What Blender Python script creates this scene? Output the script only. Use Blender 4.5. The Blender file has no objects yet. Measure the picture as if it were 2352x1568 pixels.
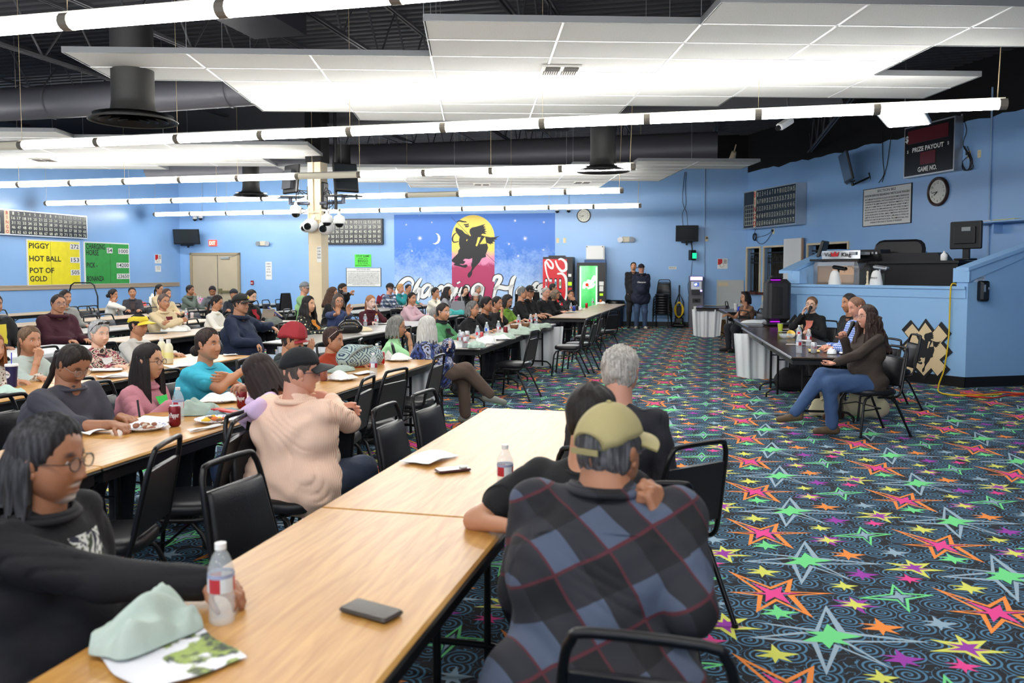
import bpy, bmesh, math, random
import numpy as np
from mathutils import Vector, Matrix, Euler
R_ = math.radians
PI = math.pi
random.seed(7)
SC = bpy.context.scene
COL = SC.collection
# ------------------------------------------------------------------ camera
CAM_H = 1.65; FOC = 1935.0; PITCH = .0585; YAW = .237; PCX = 1176.; PCY = 737.
cd = bpy.data.cameras.new('camera'); CAM = bpy.data.objects.new('camera', cd); COL.objects.link(CAM)
cd.sensor_width = 36; cd.lens = FOC*36/2352; cd.shift_y = -(784-PCY)/2352
cd.clip_start = .05; cd.clip_end = 100
CAM.location = (0, 0, CAM_H); CAM.rotation_euler = (PI/2-PITCH, 0, YAW)
cd.dof.use_dof = True; cd.dof.focus_distance = 9.0; cd.dof.aperture_fstop = 3.2
SC.camera = CAM
SC.view_settings.view_transform = 'Standard'; SC.view_settings.look = 'None'
SC.view_settings.gamma = 1; SC.view_settings.use_curve_mapping = False
SC.view_settings.exposure = 0.0
W = bpy.data.worlds.new('world'); SC.world = W; W.use_nodes = True
W.node_tree.nodes['Background'].inputs[0].default_value = (.35, .42, .5, 1)
W.node_tree.nodes['Background'].inputs[1].default_value = .05
TUBE_E = 42.0
# --------------------------------------------------- pixel rays -> places
_c, _s = math.cos(YAW), math.sin(YAW)
def ray(x, y):
 a = (x-PCX)/FOC; b = (PCY-y)/FOC
 yr = math.cos(PITCH)+b*math.sin(PITCH); z = b*math.cos(PITCH)-math.sin(PITCH)
 return (a*_c-yr*_s, a*_s+yr*_c, z)
def atz(x, y, z=0.):
 r = ray(x, y); t = (z-CAM_H)/r[2]; return Vector((r[0]*t, r[1]*t, z))
def proj(X, Y, Z):
 xr = X*_c+Y*_s; yr = -X*_s+Y*_c; z = Z-CAM_H
 d = yr*math.cos(PITCH)-z*math.sin(PITCH); u = z*math.cos(PITCH)+yr*math.sin(PITCH)
 if d <= .05: return (-9999, -9999)
 return (PCX+FOC*xr/d, PCY-FOC*u/d)
class Plane:                                     # a vertical plane; local x along it, y up, z into the room
 def __init__(s, p, d):
  s.p = Vector((p[0], p[1], 0)); s.d = Vector((d[0], d[1], 0)).normalized()
  s.n = s.d.cross(Vector((0, 0, 1)))
 def hit(s, x, y):                            # -> (along, height)
  r = Vector(ray(x, y)); den = r.dot(s.n); o = Vector((0, 0, CAM_H))
  t = (s.p-o).dot(s.n)/den; q = o+r*t
  return ((q-s.p).dot(s.d), q.z)
 def mat(s, a, h, off=0.):
  q = s.p+s.d*a+Vector((0, 0, h))+s.n*off
  m = Matrix.Identity(4)
  for i in range(3): m[i][0] = s.d[i]; m[i][1] = (0, 0, 1)[i]; m[i][2] = s.n[i]; m[i][3] = q[i]
  return m
 def off(s, o): return Plane(s.p+s.n*o, s.d)
BACK = Plane((-17.1, 24.4), (17.98, 1.6))
LEFT = Plane((-17.1, 0), (0, 1))
RIGHT = Plane((.88, 26.0), (.438, -.899))
# ------------------------------------------------------------- materials
def lin(c):
 return tuple((v/12.92 if v <= .04045 else ((v+.055)/1.055)**2.4) for v in c)
def rgb(r, g, b): return lin((r/255, g/255, b/255))
MATS = {}
def mat(name, col=(.5, .5, .5), rough=.6, metal=0., emit=None, es=0., alpha=1., trans=0., ior=1.45, bump=0., bscale=60., var=0., vscale=3., coat=0., stretch=None, sheen=0.):
 if name in MATS: return MATS[name]
 m = bpy.data.materials.new(name); m.use_nodes = True; nt = m.node_tree; b = nt.nodes['Principled BSDF']
 c = rgb(*col) if max(col) > 1 else col
 b.inputs['Base Color'].default_value = (*c, 1); b.inputs['Roughness'].default_value = rough
 b.inputs['Metallic'].default_value = metal; b.inputs['Alpha'].default_value = alpha
 b.inputs['Transmission Weight'].default_value = trans; b.inputs['IOR'].default_value = ior
 b.inputs['Coat Weight'].default_value = coat; b.inputs['Sheen Weight'].default_value = sheen
 if emit: b.inputs['Emission Color'].default_value = (*(rgb(*emit) if max(emit) > 1 else emit), 1); b.inputs['Emission Strength'].default_value = es
 if bump or var or stretch:
  tc = nt.nodes.new('ShaderNodeTexCoord'); src = tc.outputs['Object']
  if stretch:
   mp = nt.nodes.new('ShaderNodeMapping'); mp.inputs['Scale'].default_value = stretch; nt.links.new(src, mp.inputs[0]); src = mp.outputs[0]
  if bump:
   n = nt.nodes.new('ShaderNodeTexNoise'); n.inputs['Scale'].default_value = bscale; n.inputs['Detail'].default_value = 3
   bp = nt.nodes.new('ShaderNodeBump'); bp.inputs['Strength'].default_value = bump; bp.inputs['Distance'].default_value = .01
   nt.links.new(src, n.inputs['Vector']); nt.links.new(n.outputs[0], bp.inputs['Height']); nt.links.new(bp.outputs[0], b.inputs['Normal'])
  if var:
   n = nt.nodes.new('ShaderNodeTexNoise'); n.inputs['Scale'].default_value = vscale; n.inputs['Detail'].default_value = 4
   mx = nt.nodes.new('ShaderNodeMix'); mx.data_type = 'RGBA'
   mx.inputs[6].default_value = (*[v*(1-var) for v in c], 1); mx.inputs[7].default_value = (*[min(1, v*(1+var)) for v in c], 1)
   rp = nt.nodes.new('ShaderNodeMapRange'); rp.inputs[1].default_value = .3; rp.inputs[2].default_value = .7
   nt.links.new(src, n.inputs['Vector']); nt.links.new(n.outputs[0], rp.inputs[0]); nt.links.new(rp.outputs[0], mx.inputs[0]); nt.links.new(mx.outputs[2], b.inputs['Base Color'])
 MATS[name] = m; return m
class NT:                                        # tiny node-graph writer
 def __init__(s, name, rough=.7):
  s.m = bpy.data.materials.new(name); s.m.use_nodes = True; s.t = s.m.node_tree; s.b = s.t.nodes['Principled BSDF']
  s.b.inputs['Roughness'].default_value = rough; MATS[name] = s.m
  s.tc = s.t.nodes.new('ShaderNodeTexCoord'); s.obj = s.tc.outputs['Object']
 def n(s, t, **k):
  x = s.t.nodes.new('ShaderNode'+t)
  for a, v in k.items(): setattr(x, a, v)
  return x
 def _in(s, sock, v):
  if hasattr(v, 'links'): s.t.links.new(v, sock)
  elif isinstance(v, (tuple, list)) and len(v) == 3 and sock.type == 'RGBA': sock.default_value = (*v, 1)
  else: sock.default_value = v
 def math(s, op, a, b=0., c=0.):
  x = s.n('Math', operation=op); s._in(x.inputs[0], a); s._in(x.inputs[1], b)
  if len(x.inputs) > 2: s._in(x.inputs[2], c)
  return x.outputs[0]
 def vm(s, op, a, b=None, sc=None):
  x = s.n('VectorMath', operation=op); s._in(x.inputs[0], a)
  if b is not None: s._in(x.inputs[1], b)
  if sc is not None: s._in(x.inputs['Scale'], sc)
  return x.outputs[1] if op in ('LENGTH', 'DISTANCE', 'DOT_PRODUCT') else x.outputs[0]
 def mix(s, f, a, b):
  x = s.n('Mix', data_type='RGBA'); s._in(x.inputs[0], f); s._in(x.inputs[6], a); s._in(x.inputs[7], b); return x.outputs[2]
 def mapping(s, v, loc=(0, 0, 0), rot=(0, 0, 0), sc=(1, 1, 1)):
  x = s.n('Mapping'); s._in(x.inputs[0], v); x.inputs['Location'].default_value = loc; x.inputs['Rotation'].default_value = rot; x.inputs['Scale'].default_value = sc; return x.outputs[0]
 def noise(s, v, sc, det=2., dist=0.):
  x = s.n('TexNoise'); s._in(x.inputs['Vector'], v); x.inputs['Scale'].default_value = sc; x.inputs['Detail'].default_value = det; x.inputs['Distortion'].default_value = dist; return x.outputs[0]
 def sep(s, v):
  x = s.n('SeparateXYZ'); s._in(x.inputs[0], v); return x.outputs
 def step(s, v, a, b):
  x = s.n('MapRange'); s._in(x.inputs[0], v); x.inputs[1].default_value = a; x.inputs[2].default_value = b; return x.outputs[0]
 def base(s, v): s._in(s.b.inputs['Base Color'], v)
 def bump(s, h, st=.3, d=.01):
  x = s.n('Bump'); x.inputs['Strength'].default_value = st; x.inputs['Distance'].default_value = d; s._in(x.inputs['Height'], h); s.t.links.new(x.outputs[0], s.b.inputs['Normal'])
# ---------------------------------------------------------- mesh builder
class MB:
 def __init__(s): s.v = []; s.f = []; s.mi = []; s.sm = []
 def add(s, vs, fs, mi=0, smooth=False):
  o = len(s.v); s.v += [tuple(p) for p in vs]
  for f in fs: s.f.append(tuple(i+o for i in f)); s.mi.append(mi); s.sm.append(smooth)
  return s
 def box(s, c, d, rot=None, mi=0, taper=1.):
  x, y, z = d[0]/2, d[1]/2, d[2]/2; t = taper
  vs = [(-x, -y, -z), (x, -y, -z), (x, y, -z), (-x, y, -z), (-x*t, -y*t, z), (x*t, -y*t, z), (x*t, y*t, z), (-x*t, y*t, z)]
  if rot is not None:
   m = rot if isinstance(rot, Matrix) else Euler(rot).to_matrix()
   vs = [m @ Vector(p) for p in vs]
  vs = [(p[0]+c[0], p[1]+c[1], p[2]+c[2]) for p in vs]
  return s.add(vs, [(0, 3, 2, 1), (4, 5, 6, 7), (0, 1, 5, 4), (1, 2, 6, 5), (2, 3, 7, 6), (3, 0, 4, 7)], mi)
 def rbox(s, c, d, r=.01, rot=None, mi=0, seg=3):        # box with rounded corners in xy and softened top/bottom
  x, y, z = d[0]/2, d[1]/2, d[2]/2; r = min(r, x*.98, y*.98); rz = min(r, z*.9)
  out = []
  for dz, ins in ((-z, rz), (-z+rz, 0), (z-rz, 0), (z, rz)):
   ring = []
   for cx, cy, a0 in ((x-r, y-r, 0), (-x+r, y-r, 90), (-x+r, -y+r, 180), (x-r, -y+r, 270)):
    for k in range(seg+1):
     a = R_(a0+90*k/seg); ring.append((cx+max(r-ins, .0002)*math.cos(a), cy+max(r-ins, .0002)*math.sin(a), dz))
   out.append(ring)
  n = len(out[0]); vs = [p for q in out for p in q]
  if rot is not None:
   m = rot if isinstance(rot, Matrix) else Euler(rot).to_matrix(); vs = [m @ Vector(p) for p in vs]
  vs = [(p[0]+c[0], p[1]+c[1], p[2]+c[2]) for p in vs]
  fs = [tuple(range(n-1, -1, -1)), tuple(range(3*n, 4*n))]
  for k in range(3):
   for i in range(n): j = (i+1) % n; fs.append((k*n+i, k*n+j, (k+1)*n+j, (k+1)*n+i))
  return s.add(vs, fs, mi)
 def cyl(s, a, b, r0, r1=None, n=12, mi=0, cap=True, smooth=True):
  a = Vector(a); b = Vector(b); r1 = r0 if r1 is None else r1; ax = (b-a)
  if ax.length < 1e-6: return s
  ax.normalize(); u = ax.orthogonal().normalized(); w = ax.cross(u)
  vs = []
  for p, r in ((a, r0), (b, r1)):
   for i in range(n): t = 2*PI*i/n; vs.append(p+(u*math.cos(t)+w*math.sin(t))*r)
  s.add(vs, [(i, (i+1) % n, n+(i+1) % n, n+i) for i in range(n)], mi, smooth)
  if cap: s.add(vs, [tuple(range(n-1, -1, -1)), tuple(range(n, 2*n))], mi)
  return s
 def tube(s, pts, r, n=8, mi=0, closed=False, rs=None):
  pts = [Vector(p) for p in pts]; N = len(pts); vs = []; u = None
  for i, p in enumerate(pts):
   if closed: t = pts[(i+1) % N]-pts[i-1]
   else: t = pts[min(i+1, N-1)]-pts[max(i-1, 0)]
   t.normalize()
   if u is None: u = t.orthogonal().normalized()
   else:
    u = (u-t*u.dot(t))
    u = u.normalized() if u.length > 1e-6 else t.orthogonal().normalized()
   w = t.cross(u); rr = rs[i] if rs else r
   for k in range(n): a = 2*PI*k/n; vs.append(p+(u*math.cos(a)+w*math.sin(a))*rr)
  fs = []
  for i in range(N if closed else N-1):
   j = (i+1) % N
   for k in range(n): l = (k+1) % n; fs.append((i*n+k, i*n+l, j*n+l, j*n+k))
  s.add(vs, fs, mi, True)
  if not closed: s.add(vs, [tuple(range(n-1, -1, -1)), tuple(range((N-1)*n, N*n))], mi)
  return s
 def lathe(s, prof, c=(0, 0, 0), n=20, mi=0, smooth=True, sx=1., sy=1., cap=True):
  vs = [(c[0]+r*math.cos(2*PI*i/n)*sx, c[1]+r*math.sin(2*PI*i/n)*sy, c[2]+z) for r, z in prof for i in range(n)]
  fs = [(k*n+i, k*n+(i+1) % n, (k+1)*n+(i+1) % n, (k+1)*n+i) for k in range(len(prof)-1) for i in range(n)]
  s.add(vs, fs, mi, smooth)
  if cap:
   m = len(prof)-1; s.add(vs, [tuple(range(n-1, -1, -1)), tuple(range(m*n, m*n+n))], mi)
  return s
 def prism(s, poly, z0, z1, mi=0, xf=None):              # polygon in local xy extruded along z
  n = len(poly); a = sum(poly[i][0]*poly[(i+1) % n][1]-poly[(i+1) % n][0]*poly[i][1] for i in range(n))
  if a < 0: poly = poly[::-1]
  vs = [(p[0], p[1], z0) for p in poly]+[(p[0], p[1], z1) for p in poly]
  if xf: vs = [xf(p) for p in vs]
  fs = [tuple(range(n-1, -1, -1)), tuple(range(n, 2*n))]+[(i, (i+1) % n, n+(i+1) % n, n+i) for i in range(n)]
  return s.add(vs, fs, mi)
 def grid(s, fn, nu, nv, mi=0, smooth=True, cu=False):
  vs = [fn(i/(nu if cu else nu-1), j/(nv-1)) for j in range(nv) for i in range(nu)]
  fs = []
  for j in range(nv-1):
   for i in range(nu if cu else nu-1): k = (i+1) % nu; fs.append((j*nu+i, j*nu+k, (j+1)*nu+k, (j+1)*nu+i))
  return s.add(vs, fs, mi, smooth)
 def ell(s, c, r, n=14, m=9, mi=0, rot=None):
  vs = []; fs = []
  q = Euler(rot).to_matrix() if rot is not None else None
  for j in range(m+1):
   t = PI*j/m
   for i in range(n):
    p = Vector((r[0]*math.sin(t)*math.cos(2*PI*i/n), r[1]*math.sin(t)*math.sin(2*PI*i/n), r[2]*math.cos(t)))
    if q is not None: p = q @ p
    vs.append((p[0]+c[0], p[1]+c[1], p[2]+c[2]))
  for j in range(m):
   for i in range(n): k = (i+1) % n; fs.append((j*n+i, (j+1)*n+i, (j+1)*n+k, j*n+k))
  return s.add(vs, fs, mi, True)
 def text(s, t, x, y, h, wid=None, z0=0., z1=.002, mi=0, align='l', shear=0., bold=0.):
  g = glyphs(t, bold)
  if g is None: return s
  vs, fs, w, hh = g; k = h/.7; kx = k if wid is None else wid/max(w, 1e-3)
  ox = x-(kx*w if align == 'r' else kx*w/2 if align == 'c' else 0)
  s.add([(ox+p[0]*kx+shear*p[1]*k, y+p[1]*k, z1) for p in vs], fs, mi)
  return s
 def mesh(s, name, mats):
  m = bpy.data.meshes.new(name); m.from_pydata(s.v, [], s.f)
  for q in (mats if isinstance(mats, (list, tuple)) else [mats]): m.materials.append(q)
  m.polygons.foreach_set('material_index', s.mi); m.polygons.foreach_set('use_smooth', s.sm); m.update(); return m
_G = {}
def glyphs(t, bold=0.):                          # outline font glyphs as flat triangles, cached
 if (t, bold) in _G: return _G[(t, bold)]
 c = bpy.data.curves.new('t', 'FONT'); c.body = t; c.size = 1; c.fill_mode = 'FRONT'; c.resolution_u = 2; c.offset = bold
 o = bpy.data.objects.new('t', c); COL.objects.link(o); dg = bpy.context.evaluated_depsgraph_get(); dg.update()
 me = bpy.data.meshes.new_from_object(o.evaluated_get(dg)); vs = [tuple(v.co) for v in me.vertices]; fs = [tuple(p.vertices) for p in me.polygons]
 bpy.data.objects.remove(o); bpy.data.curves.remove(c); bpy.data.meshes.remove(me)
 if not vs: _G[(t, bold)] = None; return None
 x0 = min(v[0] for v in vs); w = max(v[0] for v in vs)-x0; vs = [(v[0]-x0, v[1], 0) for v in vs]
 fs = [f for f in fs]
 _G[(t, bold)] = (vs, fs, w, .7); return _G[(t, bold)]
# ------------------------------------------------------------ scene graph
def obj(name, mb, mats, parent=None, m=None):
 me = mb.mesh(name, mats) if isinstance(mb, MB) else mb
 o = bpy.data.objects.new(name, me); COL.objects.link(o)
 if parent is not None: o.parent = parent
 if m is not None: o.matrix_world = m
 return o
def tag(o, label, cat, group=None, kind=None):
 if label: o['label'] = label
 if cat: o['category'] = cat
 if group: o['group'] = group
 if kind: o['kind'] = kind
 return o
def thing(name, label, cat, loc=(0, 0, 0), rz=0., group=None, m=None, rot=None):
 o = bpy.data.objects.new(name, None); o.empty_display_size = .1; COL.objects.link(o)
 if m is not None: o.matrix_world = m
 else: o.location = loc; o.rotation_euler = rot if rot else (0, 0, rz)
 return tag(o, label, cat, group)
def solo(name, mb, mats, label, cat, loc=(0, 0, 0), rz=0., group=None, m=None, rot=None):
 o = obj(name, mb, mats)
 if m is not None: o.matrix_world = m
 else: o.location = loc; o.rotation_euler = rot if rot else (0, 0, rz)
 return tag(o, label, cat, group)
def struct(name, mb, mats, label=None, cat=None):
 o = obj(name, mb, mats); o['kind'] = 'structure'
 if label: o['label'] = label
 if cat: o['category'] = cat
 return o
KIDS = {}
def dup(root, loc, rz=0., label=None, group=None, rot=None, z=None):
 r = root.copy(); COL.objects.link(r); r.location = loc; r.rotation_euler = rot if rot else (0, 0, rz)
 if label: r['label'] = label
 if group: r['group'] = group
 for ch in list(root.children):
  c = ch.copy(); COL.objects.link(c); c.parent = r
  for g in list(ch.children):
   d = g.copy(); COL.objects.link(d); d.parent = c
 return r
# ================================================================ SETTING
def wallmat():
 g = NT('wall_paint_blue', .33); c = g.mix(g.step(g.noise(g.obj, .7, 4), .3, .7), rgb(134, 178, 228), rgb(144, 186, 234)); g.base(c)
 g.bump(g.noise(g.obj, 90, 3), .12, .004); return g.m
M_BLUE = wallmat()
M_BLACK = mat('flat_black_paint', (17, 17, 18), .9, bump=.2, bscale=30)
M_DECK = mat('dark_roof_deck', (74, 74, 78), .8)
M_STEEL = mat('dark_joist_steel', (78, 78, 82), .55, metal=.2)
M_DUCT = mat('dark_grey_duct', (84, 84, 90), .5, metal=.3, bump=.1, bscale=6)
M_WHITE = mat('white_paint', (232, 232, 230), .5)
M_CREAM = mat('cream_paint', (222, 205, 172), .5, var=.04)
M_BLK = mat('black_plastic', (20, 20, 22), .4)
M_BLKM = mat('black_satin_metal', (18, 18, 20), .32, metal=.2)
M_SILV = mat('silver_aluminium', (185, 188, 192), .35, metal=.8)
M_TAN = mat('tan_trim_paint', (176, 158, 134), .5)
def floor():
 g = NT('carpet_field', .95)
 xy = g.sep(g.obj); v = g.n('CombineXYZ'); g._in(v.inputs[0], xy[0]); g._in(v.inputs[1], xy[1])
 vo = g.n('TexVoronoi', voronoi_dimensions='2D'); g._in(vo.inputs['Vector'], v.outputs[0]); vo.inputs['Scale'].default_value = 6.6; vo.inputs['Randomness'].default_value = .55
 dv = g.vm('SUBTRACT', v.outputs[0], vo.outputs['Position']); d = g.vm('LENGTH', dv); s = g.sep(dv)
 an = g.math('DIVIDE', g.math('ARCTAN2', s[1], s[0]), 2*PI)
 cs = g.sep(vo.outputs['Color']); sg = g.math('SUBTRACT', g.math('MULTIPLY', g.math('GREATER_THAN', cs[0], .5), 2.), 1.)
 fr = g.math('FRACT', g.math('ADD', g.math('MULTIPLY', d, 38.), g.math('MULTIPLY', an, sg)))
 m = g.math('LESS_THAN', g.math('ABSOLUTE', g.math('SUBTRACT', fr, .5)), .19)
 m = g.math('MULTIPLY', m, g.math('LESS_THAN', d, .078))
 wv = g.noise(v.outputs[0], 16, 1, .6); m2 = g.math('LESS_THAN', g.math('ABSOLUTE', g.math('SUBTRACT', wv, .5)), .012)
 fld = g.math('GREATER_THAN', d, .074); m = g.math('MAXIMUM', m, g.math('MULTIPLY', m2, fld))
 g.base(g.mix(m, rgb(22, 22, 28), rgb(74, 124, 158))); g.bump(g.noise(v.outputs[0], 420, 1), .5, .004)
 cols = dict(orange=(246, 146, 66), pink=(236, 72, 150), white=(158, 180, 196), green=(118, 224, 142), yellow=(224, 226, 104), purple=(160, 62, 172), grey=(150, 176, 194))
 mats = [g.m]; idx = {}
 for k, c in cols.items(): idx[k] = len(mats); mats.append(mat('carpet_'+k, c, .95, bump=.4, bscale=420))
 mb = MB(); mb.box((-1, 8, -.1), (34, 38, .2))
 O = [(-.222, .292), (-.008, .095), (.118, .248), (.09, .052), (.314, .081), (.105, -.003), (.17, -.272), (.013, -.099), (-.095, -.27), (-.077, -.047), (-.225, -.03), (-.07, .008)]
 Wt = [(.046, .383), (.093, .077), (.45, .048), (.089, -.039), (.235, -.269), (.044, -.102), (-.044, -.388), (-.068, -.092), (-.345, -.091), (-.099, .031), (-.302, .096), (-.039, .07)]
 G = [(.024, .15), (.058, .069), (.161, .039), (.062, -.016), (.094, -.068), (.027, -.054), (0, -.127), (-.023, -.066), (-.109, -.072), (-.033, .008), (-.086, .034), (-.006, .053)]
 T = [(.004, .184), (.035, .058), (.183, .064), (.041, -.029), (.01, -.211), (-.019, -.062), (-.209, -.07), (-.035, .031)]
 Q = [(-.015, .147), (.021, .079), (.107, .107), (.043, .01), (.169, -.002), (.04, -.04), (.05, -.154), (-.024, -.049), (-.172, -.07), (-.051, .002), (-.142, .062), (-.021, .054)]
 Y = [(-.012, .102), (.021, .028), (.1, .024), (.033, -.019), (.064, -.063), (.009, -.039), (-.009, -.092), (-.017, -.038), (-.089, -.04), (-.026, .005), (-.095, .019), (-.018, .03)]
 sc = lambda P, k, fy=1: [(x*k, y*k*fy) for x, y in P]
 def star(P, cx, cy, c, k=1., z=.0008): mb.add([(cx+x*k, cy+y*k, z) for x, y in P], [tuple(range(len(P)-1, -1, -1))], idx[c])
 def ring(P, cx, cy, c, w=.62, z=.0008):
  n = len(P); q = []
  for i, (x, y) in enumerate(P):
   a = (P[i-1][0]+P[(i+1) % n][0])/2; b = (P[i-1][1]+P[(i+1) % n][1])/2
   q.append((x*(w if i % 2 == 0 else .66), y*(w if i % 2 == 0 else .66)))
  vs = [(cx+x, cy+y, z) for x, y in P]+[(cx+x, cy+y, z) for x, y in q]
  mb.add(vs, [(i, n+i, n+(i+1) % n, (i+1) % n) for i in range(n)], idx[c])
 bx, by = .307, 4.431; S = 1.032
 for i in range(-18, 8):
  for j in range(-5, 22):
   x, y = bx+i*S, by+j*S
   p = proj(x+.5, y+.5, 0)
   if not (-250 < p[0] < 2600 and 600 < p[1] < 2100) or x < -16.6: continue
   if y > 24.8+.089*(x+17) or y > 26-(x-.2)*2.05: continue
   ring(O, x, y, 'orange', .74); star(O, x, y, 'pink', .46, .0014)
   ring(Wt, x+.2, y+.555, 'white', .8); star(G, x+.2, y+.555, 'green', 1, .0014)
   ring(T, x+.62, y+.11, 'green', .74); star(T, x+.62, y+.11, 'grey', .45, .0014)
   star(Q, x+.79, y+.575, 'yellow'); star(Q, x+.79, y+.575, 'purple', .55, .0014)
   star(Q, x+.385, y+.98, 'purple', .72); star(Y, x+.385, y+.98, 'yellow', .8, .0014)
   star(Y, x+.01, y+.79, 'green'); star(Y, x+1.0, y+.32, 'yellow'); star(Y, x+.37, y+.2, 'yellow', .75)
   star(Y, x+.465, y+.725, 'orange', 1.05); star(Y, x+.49, y+.4, 'purple', .95); star(Y, x+.725, y+.39, 'pink', .75); star(Y, x+.735, y+.83, 'grey', .9)
 struct('floor', mb, mats, 'dark carpet patterned with neon stars and blue swirls', 'carpet')
floor()
def holes_wall(name, pl, L, H, holes, mats, extra=None, thick=.2, sign=-1):
 xs = sorted({0, L, *[h[0] for h in holes], *[h[1] for h in holes]}); zs = sorted({0, H, *[h[2] for h in holes], *[h[3] for h in holes]})
 mb = MB()
 for i in range(len(xs)-1):
  for j in range(len(zs)-1):
   cx, cz = (xs[i]+xs[i+1])/2, (zs[j]+zs[j+1])/2
   if any(h[0] < cx < h[1] and h[2] < cz < h[3] for h in holes): continue
   mb.box((cx, cz, -thick/2), (xs[i+1]-xs[i], zs[j+1]-zs[j], thick))
 if extra: extra(mb)
 o = struct(name, mb, mats); o.matrix_world = pl.mat(0, 0); return o
def rag(pl, a0, a1, z0, z1, top, seed, n=60):
 rnd = random.Random(seed)
 def f(mb):
  b = [(a0+(a1-a0)*i/n, z0+(z1-z0)*i/n+rnd.uniform(-.035, .035)) for i in range(n+1)]
  mb.prism([(a0, top)]+b+[(a1, top)], 0, .006, mi=1)
 return f
DECK = 5.7
LW = 18.05
holes_wall('wall_back', BACK, LW, DECK, [], [M_BLUE, M_BLACK], rag(BACK, 0, LW, 4.78, 4.85, DECK, 3))
holes_wall('wall_left', Plane((-17.1, -6), (0, 1)), 30.4, DECK, [], [M_BLUE, M_BLACK])
def rr(pl, x0, y0, x1, y1):
 a0, z1 = pl.hit(x0, y0); a1, z0 = pl.hit(x1, y1); return (a0, a1, z0, z1)
WIN = [rr(RIGHT, 1718, 573, 1745, 672), rr(RIGHT, 1757, 568, 1808, 676), rr(RIGHT, 1858, 562, 1946, 676)]
WZ0 = sum(w[2] for w in WIN)/3; WZ1 = sum(w[3] for w in WIN)/3
holes_wall('wall_right', RIGHT, 32, DECK, [(w[0], w[1], WZ0, WZ1) for w in WIN], [M_BLUE, M_BLACK], rag(RIGHT, 0, 32, 4.55, 4.5, DECK, 5, 110))
mb = MB(); mb.box((0, -6.1, DECK/2), (36, .2, DECK)); struct('wall_rear', mb, M_BLUE)
mb = MB(); mb.box((15.6, -.5, DECK/2), (.2, 12, DECK)); struct('wall_right_near', mb, M_BLUE)
mb = MB(); mb.box((-1, 10, DECK+.1), (34, 36, .2))
for i in range(150):
 y = -5+i*.22
 if y > 27: break
 mb.box((-1, y, DECK-.02), (34, .1, .045), mi=0)
struct('ceiling', mb, M_DECK)
# cashier room seen through the windows
mb = MB(); L0 = WIN[0][0]-.6; L1 = WIN[2][1]+.8
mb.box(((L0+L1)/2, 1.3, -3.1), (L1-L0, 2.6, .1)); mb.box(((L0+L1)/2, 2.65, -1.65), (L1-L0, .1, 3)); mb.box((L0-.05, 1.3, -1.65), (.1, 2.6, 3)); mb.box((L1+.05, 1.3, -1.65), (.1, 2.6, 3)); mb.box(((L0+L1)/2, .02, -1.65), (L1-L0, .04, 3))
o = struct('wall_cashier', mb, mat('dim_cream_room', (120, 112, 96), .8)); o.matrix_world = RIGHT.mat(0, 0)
for i, w in enumerate(WIN):
 mb = MB(); x0, x1 = w[0], w[1]; t = .05
 for c, d in (((x0-t/2, (WZ0+WZ1)/2), (t, WZ1-WZ0+2*t)), ((x1+t/2, (WZ0+WZ1)/2), (t, WZ1-WZ0+2*t)), (((x0+x1)/2, WZ1+t/2), (x1-x0, t))):
  mb.box((c[0], c[1], -.05), (d[0], d[1], .18))
 f = struct('window_%d' % (i+1), mb, M_CREAM); f.matrix_world = RIGHT.mat(0, 0)
 b = MB(); b.box(((x0+x1)/2, WZ0-.03, .02), (x1-x0+.1, .07, .3)); obj('window_sill', b, mat('dark_red_wood_sill', (84, 40, 32), .5), f)
 b = MB(); n = max(4, int((x1-x0)/.09)); zt = WZ1-.3
 for k in range(n+1): x = x0+(x1-x0)*k/n; b.cyl((x, WZ0, -.1), (x, zt+.05, -.1), .008, n=6)
 for k in range(n):
  x = x0+(x1-x0)*(k+.5)/n; r = (x1-x0)/n*.6
  for q in (0, .1): b.tube([(x+r*math.cos(a)*.8, zt-.05+q+.05*math.sin(a), -.1) for a in [2*PI*t_/8 for t_ in range(8)]], .006, 5, closed=True)
 b.box(((x0+x1)/2, zt+.16, -.1), (x1-x0, .03, .03)); b.box(((x0+x1)/2, zt-.12, -.1), (x1-x0, .02, .02)); b.box(((x0+x1)/2, WZ0+.02, -.1), (x1-x0, .03, .03))
 obj('window_grille', b, M_BLKM, f)
# cream wall panel under the windows
mb = MB(); a0 = WIN[1][0]-.1; mb.box(((a0+WIN[2][1]+.6)/2, WZ0/2-.04, .01), (WIN[2][1]+.6-a0, WZ0-.08, .02)); o = struct('trim_3', mb, M_CREAM); o.matrix_world = RIGHT.mat(0, 0)
# baseboards and rail
for nm, pl, a0, a1 in (('baseboard_back', BACK, 0, 17.9), ('baseboard_right', RIGHT, .1, 20), ('baseboard_left', LEFT, -5, 24.3)):
 mb = MB(); mb.box(((a0+a1)/2, .07, .008), (a1-a0, .14, .016)); o = struct(nm, mb, M_BLK); o.matrix_world = pl.mat(0, 0)
mb = MB(); mb.box((9.7, 1.24, .012), (29.2, .13, .024)); mb.box((9.7, 1.2, .02), (29.2, .03, .04)); mb.box((9.7, 1.285, .018), (29.2, .025, .035))
o = struct('trim_1', mb, M_TAN); o.matrix_world = LEFT.mat(0, 0)
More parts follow.
